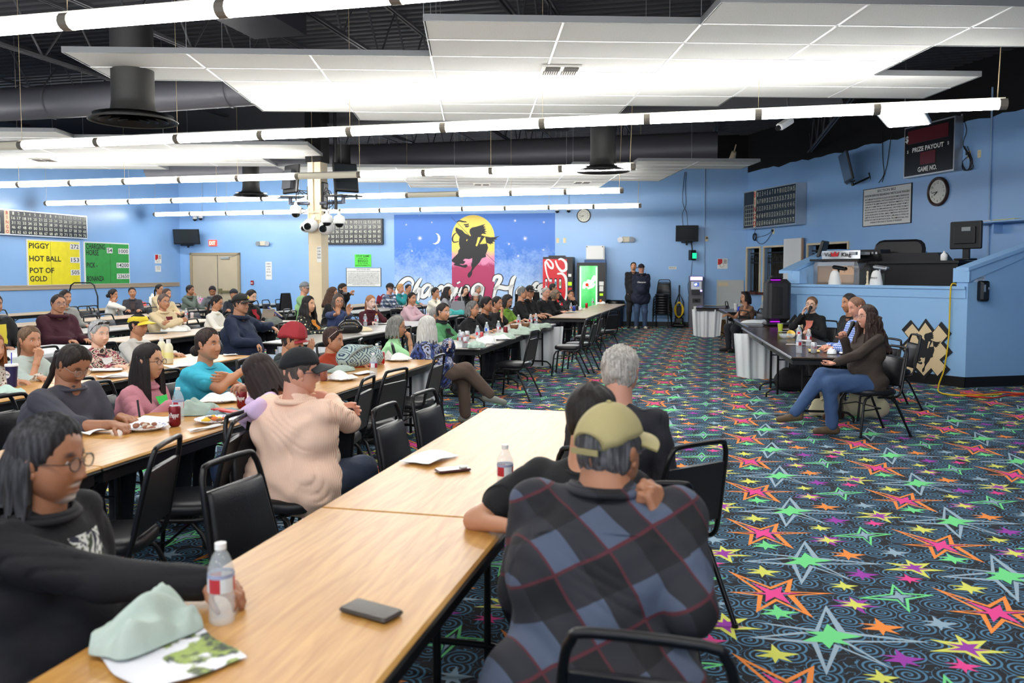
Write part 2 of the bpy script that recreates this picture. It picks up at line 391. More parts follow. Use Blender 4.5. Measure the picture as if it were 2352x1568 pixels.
# double door in the back wall
a0, zt = BACK.hit(438, 580.5); a1, _ = BACK.hit(552, 581); am = BACK.hit(501, 600)[0]
mb = MB()
for x0, x1 in ((a0+.08, am-.004), (am+.004, a1-.08)): mb.box(((x0+x1)/2, (zt-.08)/2+.01, .02), (x1-x0, zt-.1, .04))
dr = struct('door_1', mb, mat('beige_door_paint', (186, 172, 146), .5, var=.03)); dr.matrix_world = BACK.mat(0, 0)
mb = MB(); mb.box((a0+.04, zt/2, .03), (.08, zt, .09)); mb.box((a1-.04, zt/2, .03), (.08, zt, .09)); mb.box(((a0+a1)/2, zt-.04, .03), (a1-a0, .08, .09)); obj('door_frame', mb, mat('beige_frame', (160, 144, 116), .5), dr)
mb = MB(); mb.box(((am+a1)/2-.02, 1.0, .08), (a1-am-.2, .07, .05)); mb.box((am+.1, 1.02, .08), (.1, .16, .06)); mb.box((a1-.18, 1.0, .07), (.08, .1, .06)); obj('panic_bar', mb, mat('brass_bar', (130, 122, 84), .4, metal=.5), dr)
mb = MB(); mb.box((a1-.5, zt-.17, .07), (.3, .06, .05)); mb.cyl((a1-.5, zt-.14, .1), (a1-.15, zt-.1, .06), .008); obj('door_closer', mb, M_SILV, dr)
mb = MB(); mb.box((am, zt/2, .045), (.012, zt-.1, .012)); obj('centre_seal', mb, M_STEEL, dr)
# pale utility door/panel and white board
a0, z1 = BACK.hit(1646, 643); a1, _ = BACK.hit(1708, 643)
mb = MB(); mb.box(((a0+a1)/2, z1/2+.05, .015), (a1-a0, z1-.1, .03)); o = struct('door_2', mb, mat('pale_grey_panel', (196, 200, 198), .6)); o.matrix_world = BACK.mat(0, 0)
mb = MB(); mb.box(((a0+a1)/2-.2, z1-.12, .035), (.28, .11, .01))
for k in range(5): mb.box(((a0+a1)/2-.3+k*.05, z1-.12, .042), (.012, .05, .008))
obj('switch_plate', mb, M_CREAM, o)
# ---------------------------------------------------------------- roof steel
for i in range(9):
 x = -16.5+i*2.35; mb = MB(); y0, y1 = -4, 23.5+.09*(x+17); t = .055
 for z in (5.55, 4.72): mb.box((x-.03, (y0+y1)/2, z), (.03, y1-y0, .04)); mb.box((x+.03, (y0+y1)/2, z), (.03, y1-y0, .04))
 n = int((y1-y0)/.62)
 for k in range(n):
  ya = y0+k*(y1-y0)/n; yb = ya+(y1-y0)/n; p, q = ((4.72, 5.55) if k % 2 else (5.55, 4.72)); mb.cyl((x, ya, p), (x, yb, q), .016, n=5, cap=False)
 solo('roof_joist', mb, M_STEEL, 'dark open-web steel roof joist, %s counted from the left-hand wall' % ['first', 'second', 'third', 'fourth', 'fifth', 'sixth', 'seventh', 'eighth', 'ninth'][i], 'joist', group='open-web roof joists')
mb = MB(); x = -16
for z in (5.35, 4.45): mb.box((-7.5, 15.1, z), (19, .22, .05))
mb.box((-7.5, 15.1, 4.9), (19, .03, .9)); solo('roof_girder', mb, M_STEEL, 'dark deep steel girder crossing above the cream column', 'girder')
def duct(pts, r, label, name='air_duct'):
 mb = MB(); mb.tube(pts, r, 20)
 for a, b in zip(pts[:-1], pts[1:]):
  a, b = Vector(a), Vector(b); L = (b-a).length
  for k in range(int(L/1.5)): p = a+(b-a)*((k+.5)*1.5/L); q = (b-a).normalized(); mb.cyl(p-q*.02, p+q*.02, r+.012, n=20, cap=False)
 solo(name, mb, M_DUCT, label, 'duct')
duct([(-15, 10.9, 4.2), (-9, 10.9, 4.2), (-2.5, 10.9, 4.3)], .24, 'long round dark grey duct crossing at upper left behind the hanging tiles')
duct([(-3.7, 6.9, 4.9), (6, 6.9, 5.0)], .3, 'thick round black duct above the nearest row of light tubes')
duct([(-14, 18.9, 4.3), (0, 18.9, 4.3)], .36, 'round dark duct in the roof space towards the back wall')
mb = MB(); mb.box((-3.2, 15.6, 4.9), (.9, 5, .45), (0, 0, .15)); solo('box_duct', mb, M_DUCT, 'rectangular grey duct slanting through the roof right of the column', 'duct')
mb = MB(); mb.box((-5.2, 7.5, 4.75), (.7, 4, .5)); solo('box_duct', mb, M_DUCT, 'rectangular grey duct above the left corner of the big tile cloud', 'duct')
def diffuser(px, py, dist, dia, label, zt=4.4):
 r = Vector(ray(px, py)); h = math.hypot(-r[0]*_s+r[1]*_c, 0); t = dist/h; p = Vector((0, 0, CAM_H))+r*t
 mb = MB(); R0 = dia/2; k = R0*.48
 o = thing('ceiling_diffuser', label, 'air diffuser', p)
 mb.lathe([(k, zt-p.z), (k, .22), (k*1.05, .12), (k*1.25, .07), (R0*.8, .035), (R0, .0), (R0*.99, -.01), (R0*.93, .0), (R0*.93, .02)], n=32, cap=False); obj('neck', mb, mat('charcoal_diffuser', (52, 52, 50), .5, metal=.1), o)
 mb = MB()
 for q in (.78, .55, .34, .15): mb.lathe([(R0*q, -.005), (R0*(q-.1), .05)], n=28, cap=False); mb.lathe([(R0*(q-.1), .05), (R0*q, -.003)], n=28, cap=False)
 mb.lathe([(R0*.9, .06), (0.001, .06)], n=24, cap=False)
 obj('ring', mb, mat('charcoal_rings', (36, 35, 33), .5), o)
 return o
diffuser(307, 278, 9.3, .92, 'big round black air diffuser hanging at upper left below the duct', 4.3)
diffuser(577, 449, 19.5, .79, 'small round black air diffuser left of the cream column')
diffuser(1385, 393, 14.3, .9, 'round black air diffuser at the end of the third light row', 4.6)
diffuser(785, 388, 18.6, .8, 'round dark air diffuser half hidden behind the cream column')
# ---------------------------------------------------------------- tile clouds
GY = .0437-YAW                                   # grid yaw in world
def gpt(i, j, z=3.83):
 X0, Y0 = -.7684, 7.4602; X0, Y0 = X0*_c-Y0*_s, X0*_s+Y0*_c
 a, b = i*1.2192, j*.6096; ang = .0437+YAW
 # grid axes expressed in world: camera frame rotated by YAW, then grid by .0437
 ux, uy = math.cos(ang), math.sin(ang)
 return (X0+a*ux-b*uy, Y0+a*uy+b*ux, z)
gt = NT('ceiling_tile', .85); gt.base(gt.mix(gt.step(gt.noise(gt.obj, 160, 2), .35, .6), rgb(206, 206, 200), rgb(232, 232, 228))); gt.bump(gt.noise(gt.obj, 180, 2), .2, .003)
M_TEE = mat('white_grid_steel', (236, 236, 236), .4); M_EDGE = mat('grey_edge_channel', (120, 122, 124), .45, metal=.3)
def cloud(cells, label, vents=()):
 root = thing('tile_cloud', label, 'ceiling tiles', gpt(*min(cells)))
 inv = root.location.copy()
 L = lambda i, j, z: Vector(gpt(i, j, z))-inv
 t = MB(); tee = MB(); ed = MB(); cs = set(cells)
 for (i, j) in cells:
  q = [L(i+.012, j+.022, 3.83), L(i+.988, j+.022, 3.83), L(i+.988, j+.978, 3.83), L(i+.012, j+.978, 3.83)]
  up = [p+Vector((0, 0, .018)) for p in q]; t.add(q+up, [(3, 2, 1, 0), (4, 5, 6, 7), (0, 1, 5, 4), (1, 2, 6, 5), (2, 3, 7, 6), (3, 0, 4, 7)])
 def bar(mb, p, q, w, z0, z1):
  d = (q-p).normalized(); s = Vector((-d.y, d.x, 0))*w/2
  vs = [p-s, p+s, q+s, q-s]; a = [v+Vector((0, 0, z0)) for v in vs]+[v+Vector((0, 0, z1)) for v in vs]
  mb.add(a, [(3, 2, 1, 0), (4, 5, 6, 7), (0, 1, 5, 4), (1, 2, 6, 5), (2, 3, 7, 6), (3, 0, 4, 7)][:])
 seen = set()
 for (i, j) in cells:
  for (a, b, n) in (((i, j), (i+1, j), (i, j-1)), ((i, j+1), (i+1, j+1), (i, j+1)), ((i, j), (i, j+1), (i-1, j)), ((i+1, j), (i+1, j+1), (i+1, j))):
   if (a, b) in seen: continue
   seen.add((a, b)); p, q = L(*a, 3.83), L(*b, 3.83)
   if n in cs: bar(tee, p, q, .024, -.004, .03)
   else: bar(ed, p, q, .012, -.004, .055)
 obj('tile_panel', t, gt.m, root); obj('grid_tee', tee, M_TEE, root); obj('edge_channel', ed, M_EDGE, root)
 w = MB(); k = 0
 for (i, j) in cells:
  if (i+j) % 2 == 0 and j % 2 == 0: p = L(i, j, 3.85); w.cyl(p, p+Vector((0, 0, DECK-3.85)), .003, n=4, cap=False)
 obj('hanger_wire', w, M_SILV, root)
 for (i, j, wd) in vents:
  v = MB(); v.box((0, 0, 0), (.6, .6, .02), mi=0)
  for k in range(14):
   for s_ in (0, 1): v.box((-.13+s_*.28, -.25+k*.035, -.014) if k < 7 else (-.25+(k-7)*.035+s_*.28, .13, -.014), (.22, .012, .012) if k < 7 else (.012, .22, .012), mi=1)
  o = obj('air_vent', v, [mat('vent_white', (215, 213, 205), .5), mat('vent_slots', (70, 62, 52), .6)], root); o.location = L(i+.5, j+.5, 3.818); o.rotation_euler = (0, 0, .0437+YAW)
  o.scale = (wd, wd*.9, 1)
 return root
C1 = []
for c, (a, b) in {-3: (2, 4), -2: (2, 7), -1: (2, 8), 0: (0, 8), 1: (0, 8), 2: (-1, 6), 3: (-1, 5), 4: (-1, 1), 5: (-1, 1)}.items(): C1 += [(c, r) for r in range(a, b)]
C1 += [(4, 3), (4, 4)]
cloud(C1, 'large stepped cloud of white ceiling tiles hanging nearest overhead', [(.62-.0, 2.3, .7), (4.95, .2, .7)])
C2 = []
for c, (a, b) in {-3: (17, 20), -2: (17, 22), -1: (17, 24), 0: (17, 26), 1: (17, 26), 2: (16, 24), 3: (15, 21), 4: (15, 17)}.items(): C2 += [(c, r) for r in range(a, b)]
cloud(C2, 'flat stepped cloud of white ceiling tiles towards the mural', [(0, 22, .7), (2, 21, .7)])
C3 = []
for c, (a, b) in {-9: (9, 18), -8: (10, 18), -7: (10, 18), -6: (10, 18), -5: (11, 17), -4: (12, 17), -3: (12, 15)}.items(): C3 += [(c, r) for r in range(a, b)]
cloud(C3, 'cloud of white ceiling tiles hanging at far left', [(-7, 15, .7)])
# ---------------------------------------------------------------- light rows
M_TUBE = mat('lit_white_diffuser', (250, 250, 250), .4, emit=(1., .985, .95), es=TUBE_E)
M_TUBE_OFF = mat('unlit_diffuser', (190, 184, 164), .4, emit=(1., .93, .75), es=.25)
M_HOUS = mat('fixture_housing', (150, 148, 140), .45); M_COUP = mat('brown_grey_coupler', (138, 130, 118), .5)
AN = [R_(-52)+R_(284)*t/10 for t in range(11)]
def light_row(xe, y, n, label, off=(), z=3.37, conduit=(0,)):      # xe = right end, n sections of 1.219 m leftwards
 Ls = 1.2192; root = thing('hanging_light_row', label, 'fluorescent light', (xe-n*Ls, y, z))
 h = MB(); h.box((n*Ls/2, 0, .068), (n*Ls+.04, .06, .028)); obj('housing', h, M_HOUS, root)
 for k in range(n):
  d = MB(); pr = [(.064*math.cos(a), -.057*math.sin(a)+.018) for a in AN]
  x0, x1 = k*Ls+.035, (k+1)*Ls-.035
  vs = [(x0, p[0], p[1]) for p in pr]+[(x1, p[0], p[1]) for p in pr]; m = len(pr)
  d.add(vs, [(i, i+1, m+i+1, m+i) for i in range(m-1)], 0, True); d.add(vs, [tuple(range(m-1, -1, -1)), tuple(range(m, 2*m))])
  obj('diffuser', d, M_TUBE_OFF if k in off else M_TUBE, root)
 for k in range(n+1):
  c = MB(); pr = [(.069*math.cos(a), -.062*math.sin(a)+.018) for a in AN]; x0, x1 = k*Ls-.037, k*Ls+.037
  vs = [(x0, p[0], p[1]) for p in pr]+[(x1, p[0], p[1]) for p in pr]; m = len(pr)
  c.add(vs, [(i, i+1, m+i+1, m+i) for i in range(m-1)]+[tuple(range(m-1, -1, -1)), tuple(range(m, 2*m))])
  obj('coupler', c, M_COUP, root)
 for k in range(0, n, 2):
  w = MB(); w.cyl((k*Ls, 0, .06), (k*Ls, 0, DECK-z), .003, n=4, cap=False); obj('suspension_wire', w, mat('pale_wire', (200, 178, 140), .5), root)
 w = MB(); w.cyl((n*Ls-.05, 0, .06), (n*Ls+.02, 0, DECK-z), .006, n=5, cap=False)
 obj('suspension_wire', w, mat('pale_wire', (200, 178, 140), .5), root)
 return root
light_row(2.9, 5.09, 12, 'nearest row of lit light tubes crossing the top of the picture')
light_row(-9.32+10*1.2192, 9.82, 14, 'second row of lit light tubes, passing under the large tile cloud', off=(3,))
e3 = -13.55+10*1.2192
light_row(e3, 14.17, 14, 'third row of lit light tubes, ending at the round diffuser', off=(9,))
light_row(-1.99, 18.24, 12, 'fourth row of lit light tubes with one dull section', off=(8,))
light_row(-1.97, 22.5, 12, 'farthest row of lit light tubes, just in front of the mural wall')
light_row(4.2, .6, 13, 'row of lit light tubes hanging over the foreground table, above the frame')
light_row(5.6, -3.8, 13, 'row of lit light tubes at the near end of the hall, behind the frame')
mb = MB(); mb.box((0, 0, 0), (.62, 1.25, .06)); p = Vector((0, 0, CAM_H))+Vector(ray(2078, 270))*12.6
t = thing('ceiling_panel_light', 'small square lit panel light right of the second tube row', 'panel light', p, rz=-.3); obj('panel_frame', mb, M_WHITE, t)
mb = MB(); mb.box((0, 0, -.035), (.56, 1.18, .012)); obj('panel_lens', mb, mat('panel_glow', (250, 250, 250), emit=(1, 1, 1), es=9), t)
mb = MB(); mb.cyl((0, 0, .03), (0, 0, DECK-p.z), .01); obj('hanger', mb, M_STEEL, t)
# ================================================================ ON THE WALLS
def wthing(pl, name, label, cat, a, z, off=.0): return thing(name, label, cat, m=pl.mat(a, z, off))
def center(pl, x0, y0, x1, y1):
 a, b, z0, z1 = rr(pl, x0, y0, x1, y1); return (a+b)/2, (z0+z1)/2, abs(b-a), abs(z1-z0)
def ribbon(mb, pts, w, z, mi, xf=None):
 n = len(pts); vs = []
 for i, p in enumerate(pts):
  a = Vector(pts[max(i-1, 0)]); b = Vector(pts[min(i+1, n-1)]); d = (b-a).normalized(); ww = w*(.55+.6*math.sin(PI*(i+.6)/(n+.2)))
  vs += [(p[0]-d.y*ww, p[1]+d.x*ww, z), (p[0]+d.y*ww, p[1]-d.x*ww, z)]
 mb.add(vs, [(2*i, 2*i+2, 2*i+3, 2*i+1) for i in range(n-1)], mi)
def smooth(pts, k=6):
 out = []; n = len(pts)
 for i in range(n-1):
  p0 = pts[max(i-1, 0)]; p1 = pts[i]; p2 = pts[i+1]; p3 = pts[min(i+2, n-1)]
  for q in range(k):
   t = q/k; out.append(tuple(.5*((2*b)+(c-a)*t+(2*a-5*b+4*c-d)*t*t+(-a+3*b-3*c+d)*t**3) for a, b, c, d in zip(p0, p1, p2, p3)))
 return out+[pts[-1]]
HORSE = [(905,265),(925,262),(950,280),(1000,300),(1040,345),(1075,360),(1115,385),(1125,380),(1105,330),(1108,290),(1140,262),(1200,250),(1250,235),(1330,212),(1300,245),(1335,250),(1310,272),(1345,285),(1318,300),(1355,325),(1318,325),(1345,355),(1290,350),(1268,370),(1320,385),(1400,400),(1470,398),(1535,380),(1478,418),(1505,428),(1450,440),(1475,460),(1430,468),(1448,490),(1405,490),(1415,507),(1350,480),(1360,510),(1370,550),(1350,610),(1335,640),(1340,680),(1280,700),(1245,760),(1180,830),(1145,880),(1140,930),(1120,960),(1095,980),(1075,950),(1085,910),(1120,880),(1140,830),(1125,790),(1140,760),(1145,695),(1135,700),(1100,712),(1040,705),(1010,730),(1050,745),(1020,780),(960,780),(1010,800),(1060,785),(1080,810),(1050,835),(1010,830),(940,810),(890,800),(878,780),(900,770),(860,750),(850,725),(880,690),(940,630),(945,590),(970,555),(955,500),(955,440),(965,395),(930,350),(905,310)]
def mural():
 def L(x, y): a, z = BACK.hit(900+x/6.19, 480+y/6.19); return (a-MA, z-MZ)
 MA = BACK.hit(905, 491)[0]; MZ = .15
 a1 = BACK.hit(1275, 491)[0]; z1 = BACK.hit(1090, 491)[1]; w = a1-MA; h = z1-MZ
 g = NT('mural_sky', .45); s = g.sep(g.obj); nz = g.noise(g.obj, 3.2, 6); nz2 = g.noise(g.obj, 14, 3)
 edge = g.math('ADD', s[1], g.math('MULTIPLY', g.math('SUBTRACT', nz, .5), 1.4)); edge = g.math('ADD', edge, g.math('MULTIPLY', g.math('SUBTRACT', nz2, .5), 1.0))
 zm = L(0, 790)[1]; f1 = g.step(edge, zm-.75, zm+.5)
 g.base(g.mix(f1, rgb(176, 206, 244), rgb(60, 122, 216)))
 gp = NT('mural_panel', .45); s = gp.sep(gp.obj); zz = gp.math('ADD', s[1], gp.math('MULTIPLY', gp.math('SUBTRACT', gp.noise(gp.obj, 5, 4), .5), .5))
 ya, yb, yc = L(0, 560)[1], L(0, 690)[1], L(0, 790)[1]
 c = gp.mix(gp.step(zz, yb, ya), rgb(226, 140, 178), rgb(246, 216, 92)); c = gp.mix(gp.step(zz, yc-.07, yc+.07), rgb(176, 48, 96), c); gp.base(c)
 t = thing('wall_mural', 'mural of a black charging horse and rider on an arched sunset panel under stars', 'mural', m=BACK.mat(MA, MZ, .002))
 mb = MB(); mb.box((w/2, h/2, .001), (w, h, .002)); obj('painted_sky', mb, g.m, t)
 mb = MB(); p = [L(850, 1400), L(850, 400)]; cx, cy = L(1155, 400); r = L(1460, 400)[0]-cx; ry = L(1155, 85)[1]-cy
 arc = [(cx+r*math.cos(a), cy+ry*math.sin(a)) for a in [PI*k/24 for k in range(24, -1, -1)]]
 mb.prism([(cx-r, .02)]+arc+[(cx+r, .02)], .002, .004); obj('arched_panel', mb, gp.m, t)
 b = MB(); b.prism([L(*q) for q in HORSE], .004, .006)
 for q in ([(838,105),(915,180),(925,188),(905,178),(848,120)], [(935,195),(1105,372),(1100,376),(930,198)], [(1340,630),(1495,775),(1492,780),(1338,636)]): b.prism([L(*p) for p in q], .004, .006)
 for q in ([(920,190),(960,168),(1010,178),(1065,183)], [(1025,220),(1060,225),(1095,212)], [(1040,245),(1070,250),(1098,236)], [(920,335),(880,370),(862,430),(885,470),(950,460)]): ribbon(b, [L(*p) for p in smooth(q)], .02, .006, 0)
 obj('horse_silhouette', b, mat('mural_black', (30, 30, 34), .5), t)
 y = MB()
 for q in ([(1225,400),(1265,400),(1235,480),(1212,530),(1190,520),(1205,480)], [(1325,390),(1345,490),(1250,498)], [(1065,430),(1080,432),(1066,458),(1058,450)]): y.prism([L(*p) for p in q], .006, .008)
 obj('sun_gap', y, mat('mural_yellow', (246, 216, 92), .45), t)
 wh = MB()
 for x, yy, r, n in ((205,222,18,8),(570,188,16,8),(400,415,46,10),(287,596,20,8),(257,428,6,6),(1752,165,26,8),(2162,186,24,8),(1895,418,44,10),(1665,496,24,8),(2155,580,22,8),(1797,665,26,8),(390,92,8,4)):
  q = []
  for k in range(2*n): a = PI*k/n; rr_ = r if k % 2 == 0 else r*.22; q.append(L(x+rr_*math.cos(a), yy+rr_*math.sin(a)))
  wh.prism(q, .002, .004)
 mo = [(622,342),(660,352),(688,390),(690,440),(665,485),(620,503),(575,488),(615,485),(645,460),(658,420),(650,370)]; wh.prism([L(*p) for p in mo], .002, .004)
 obj('star_and_moon', wh, mat('mural_white', (238, 238, 236), .45), t)
 ST = [[(290,1090),(300,1040),(260,995),(200,1000),(130,1060),(80,1150),(70,1250),(110,1310),(200,1330)], [(420,985),(360,1080),(310,1220),(270,1330)], [(300,1230),(370,1150),(400,1160),(370,1300)],
  [(560,1090),(500,1080),(430,1160),(430,1240),(490,1220),(570,1110),(530,1250)], [(650,1110),(610,1250)], [(630,1180),(700,1110),(730,1120)], [(860,1100),(800,1080),(740,1150),(760,1230),(830,1190),(870,1110),(820,1330),(740,1340)],
  [(930,1110),(880,1240)], [(945,1035),(955,1055)], [(1010,1110),(960,1240)], [(990,1180),(1060,1110),(1080,1140),(1040,1250)], [(1290,1100),(1230,1070),(1160,1130),(1160,1210),(1240,1190),(1290,1110),(1250,1330),(1170,1350)],
  [(1445,1030),(1470,970),(1530,960),(1540,1010),(1480,1120),(1440,1300)], [(1760,950),(1720,1010),(1690,1150),(1690,1300)], [(1450,1140),(1530,1110),(1640,1125),(1730,1080)],
  [(1830,1110),(1790,1170),(1800,1250),(1860,1230),(1880,1150),(1830,1110)], [(1930,1120),(1910,1250)], [(1920,1180),(1980,1110)], [(2090,1060),(2050,1060),(2010,1130),(2060,1180),(2030,1260),(1980,1250)], [(2110,1180),(2170,1140),(2150,1090),(2100,1120),(2100,1230),(2180,1240)]]
 lo = MB(); li = MB()
 for q in ST:
  pts = [L(*p) for p in smooth([(float(a), float(b)) for a, b in q])]; ribbon(lo, pts, .085, .009, 0); ribbon(li, pts, .058, .011, 0)
 obj('lettering_outline', lo, MATS['mural_black'], t); obj('lettering', li, MATS['mural_white'], t)
mural()
M_PAPER = mat('white_paper', (232, 232, 228), .8); M_INK = mat('dark_ink', (30, 30, 34), .7); M_NUM = mat('pale_number', (198, 202, 186), .5)
M_REDP = mat('red_print', (190, 30, 36), .5); M_GLOSSBLK = mat('glossy_black_panel', (16, 18, 20), .25)
def bingo(pl, x0, y0, x1, y1, label, depth=.12, left='full', numw=None, frame=None):
 a, z, w, h = center(pl, x0, y0, x1, y1); t = wthing(pl, 'bingo_board', label, 'bingo board', a, z, .01)
 mb = MB(); f = .03
 mb.box((0, 0, depth/2), (w, h, depth)); obj('cabinet', mb, frame or M_SILV, t)
 mb = MB(); mb.box((0, 0, depth), (w-2*f, h-2*f, .01)); obj('number_panel', mb, M_GLOSSBLK, t)
 nl = -w/2+f; gx = nl+w*.26 if left == 'full' else nl+w*.04 if left == 'red' else nl
 n = MB(); cw = (w/2-f-gx)/15; ch = (h-2*f)/5
 for r in range(5):
  for c in range(15): n.text(str(r*15+c+1), gx+(c+.5)*cw, h/2-f-(r+.82)*ch, ch*.62, wid=cw*(.62 if r*15+c+1 > 9 else .3), z1=depth+.008, align='c', bold=.012)
 obj('number', n, M_NUM, t)
 if left == 'full':
  g = MB(); cx = nl+w*.125; s = h*.105
  for k in range(6): g.box((cx, -h*.45+f+k*s+.02, depth+.007), (s*5, .012, .004)); g.box((cx-2.5*s+k*s, -h*.45+f+2.5*s+.02, depth+.007), (.012, s*5, .004))
  obj('card_grid', g, M_NUM, t)
  g = MB(); g.box((gx-w*.03, 0, depth+.006), (w*.045, h-2*f, .004)); obj('letter_strip', g, M_CREAM, t)
  g = MB()
  for k, L in enumerate('BINGO'): g.text(L, gx-w*.03, h/2-f-(k+.85)*ch, ch*.7, z1=depth+.012, align='c', bold=.02)
  obj('letter', g, MATS['red_print'], t)
 if left == 'red': g = MB(); g.box((nl+.05, 0, depth+.006), (.1, h-.02, .01)); obj('red_side', g, mat('dark_red_panel', (120, 40, 48), .5), t)
 return t
bingo(BACK, 712, 504, 882, 561, 'bingo number board on the back wall behind the column, left of the mural', .15, 'red', frame=M_BLK)
def bingo_poly(pl, pts, label, depth):               # three px corners (top-left, top-right, bottom-right)
 (a0, z0), (a1, z1), (a2, z2) = [pl.hit(*p) for p in pts]; return a0, a1, z1, z2
b1 = bingo(LEFT, -64, 474, 192, 549, 'long bingo number board at far left above the yellow and green price boards', .12)
b2 = bingo(RIGHT, 1731, 442, 1852, 515, 'silver-framed bingo number board on the right-hand wall above the cashier windows', .3)
def price(pl, x0, y0, x1, y1, name, col, label, rows, cards, split):
 a, z, w, h = center(pl, x0, y0, x1, y1); t = wthing(pl, name, label, 'sign', a, z, .0)
 mb = MB(); mb.box((0, 0, .015), (w+.07, h+.07, .03)); obj('backing_board', mb, M_PAPER, t)
 mb = MB(); mb.box((0, 0, .033), (w, h, .006)); obj('coloured_sheet', mb, mat('sheet_%s' % name, col, .55, var=.06, vscale=6), t)
 mb = MB(); mb.box((-w/2+w*split, 0, .037), (.006, h, .002)); obj('seam', mb, mat('seam_dark', (60, 80, 30), .7), t)
 mb = MB()
 for s, y, hh, ww in rows: mb.text(s, -w/2+.03, h/2-y*h, hh*h, wid=ww*w, z1=.039, bold=.02)
 obj('lettering', mb, M_INK, t)
 for s, x, y in cards:
  n = len(s); dw = .052*w*1.15; c = MB(); c.box((-w/2+x*w-n*dw/2, h/2-y*h, .042), (n*dw+.02, h*.135, .006), mi=0)
  c.text(s, -w/2+x*w-n*dw/2, h/2-y*h-h*.045, h*.095, wid=n*dw*.9, z1=.047, mi=1, align='c', bold=.012); obj('number_card', c, [M_PAPER, M_INK], t)
price(LEFT, 61, 552, 182, 652, 'yellow_price_board', (236, 222, 20), 'yellow price board reading PIGGY, HOT BALL and POT OF GOLD', [('PIGGY', .17, .12, .38), ('HOT BALL', .46, .12, .6), ('POT OF', .73, .12, .46), ('GOLD', .92, .12, .32)], [('272', .99, .1), ('153', .99, .42), ('505', .99, .72)], .42)
price(LEFT, 193, 557, 295, 650, 'green_price_board', (52, 156, 66), 'green price board reading CHARGING HORSE, PICK and BONANZA', [('CHARGING', .15, .13, .42), ('HORSE', .3, .13, .27), ('PICK -', .6, .12, .24), ('BONANZA', .93, .12, .38)], [('54', .6, .17), ('1000', .99, .18), ('14200', 1.0, .54), ('23650', 1.0, .82)], .55)
def sheet(pl, x0, y0, x1, y1, name, label, lines=(), col=M_PAPER, ink=M_INK, frame=None, cat='sign', fill=0, depth=.012):
 a, z, w, h = center(pl, x0, y0, x1, y1); t = wthing(pl, name, label, cat, a, z, .002)
 mb = MB(); mb.box((0, 0, depth/2), (w, h, depth)); obj('panel', mb, frame or col, t)
 if frame: mb = MB(); mb.box((0, 0, depth), (w*.965, h*.965, .006)); obj('face', mb, col, t)
 if lines:
  mb = MB()
  for s, cy, hh, ww in lines: mb.text(s, 0, h/2-cy*h, hh*h, wid=ww*w, z1=depth+.006, align='c', bold=.005)
  obj('lettering', mb, ink, t)
 return t, w, h
BODY = ['ANY COMPLAINT OF A PATRON OF A CLASS II OR CLASS III GAMING OPERATION ON', 'THE RESERVATION REGARDING A PARTICULAR WAGER MUST BE BROUGHT TO THE', 'ATTENTION OF THE GAMING MANAGER BY THE PATRON IMMEDIATELY. IF SUCH', 'COMPLAINT IS DEEMED WAIVED. IF THE GAMING MANAGER CANNOT PROMPTLY', 'RESOLVE THE DISPUTE, THE GAMING MANAGER SHALL TAKE WITNESS STATEMENTS', 'AND REASONABLE STEPS TO SECURE PHYSICAL EVIDENCE, IF ANY. THE PATRON MAY', 'OBTAIN A HEARING BEFORE THE TRIBAL GAMING COMMISSION BY WRITTEN REQUEST', 'SUBMITTED WITHIN 72 HOURS FROM THE EVENTS COMPLAINED OF, STATING THE', 'RELEVANT FACTS AND CIRCUMSTANCES IN DETAIL. THE COMMISSION SHALL HOLD', 'A HEARING WITHIN 30 DAYS OF THE FILING OF THE REQUEST.']
SL = [('SECTION 802', .12, .065, .38), ('PATRON DISPUTES REGARDING PARTICULAR WAGERS', .22, .055, .92)]+[(b, .31+i*.068, .042, .9 if i < 9 else .66) for i, b in enumerate(BODY)]
sheet(RIGHT, 1984, 436, 2094, 512, 'notice_sign', 'white SECTION 802 notice on the right-hand wall left of the wall clock', SL, frame=M_INK)
sheet(BACK, 795, 615, 876, 658, 'notice_sign', 'white SECTION 802 notice on the back wall under the small green sign', SL, frame=M_INK)
sheet(BACK, 815, 584, 853, 613, 'stop_game_sign', 'small bright green sign reading STOP GAME WHEN YOU BINGO', [('STOP GAME', .22, .17, .8), ('WHEN YOU', .38, .1, .6), ('BINGO', .62, .2, .62), ('IT IS YOUR', .76, .09, .6), ('RESPONSIBILITY', .93, .1, .9)], mat('neon_green_paper', (92, 222, 76), .6))
sheet(BACK, 610, 601, 625, 642, 'paper_notice', 'tall narrow white paper notice between the double door and the column', [('NO SMOKING', .15, .07, .7), ('OR VAPING', .3, .07, .7), ('IN THE', .45, .07, .5), ('BINGO HALL', .6, .07, .7), ('THANK YOU', .8, .07, .7)])
def redposter(pl, x0, y0, x1, y1, label):
 t, w, h = sheet(pl, x0, y0, x1, y1, 'poster', label, cat='poster')
 mb = MB(); mb.prism([(-w*.47, h*.47), (-w*.02, h*.47), (-w*.02, h*.1), (-w*.2, -.02), (-w*.47, -h*.12)], .012, .016); obj('red_corner', mb, M_REDP, t)
 mb = MB()
 for k in range(4): mb.box((w*.25, h*(.38-k*.11), .014), (w*.34, h*.05, .002))
 mb.tube([(w*.12*math.cos(a)*1.6-.02, -h*.15+h*.2*math.sin(a), .013) for a in [2*PI*q/20 for q in range(20)]], .004, 4, closed=True); obj('print', mb, M_INK, t)
redposter(BACK, 1648, 594, 1671, 617, 'square white poster with a red corner above the pale panel at right')
redposter(LEFT, 355, 584, 370, 605, 'small white poster with a red corner on the left-hand wall')
sheet(LEFT, 356, 610, 369, 624, 'paper_notice', 'small white paper under the red-cornered poster on the left wall', [('NOTICE', .3, .15, .6), ('ROOM', .6, .12, .5)])
sheet(BACK, 1536, 612, 1554, 618, 'paper_notice', 'small white paper strip on the wall left of the hanging screen', [('EMPLOYEES ONLY', .65, .4, .8)])
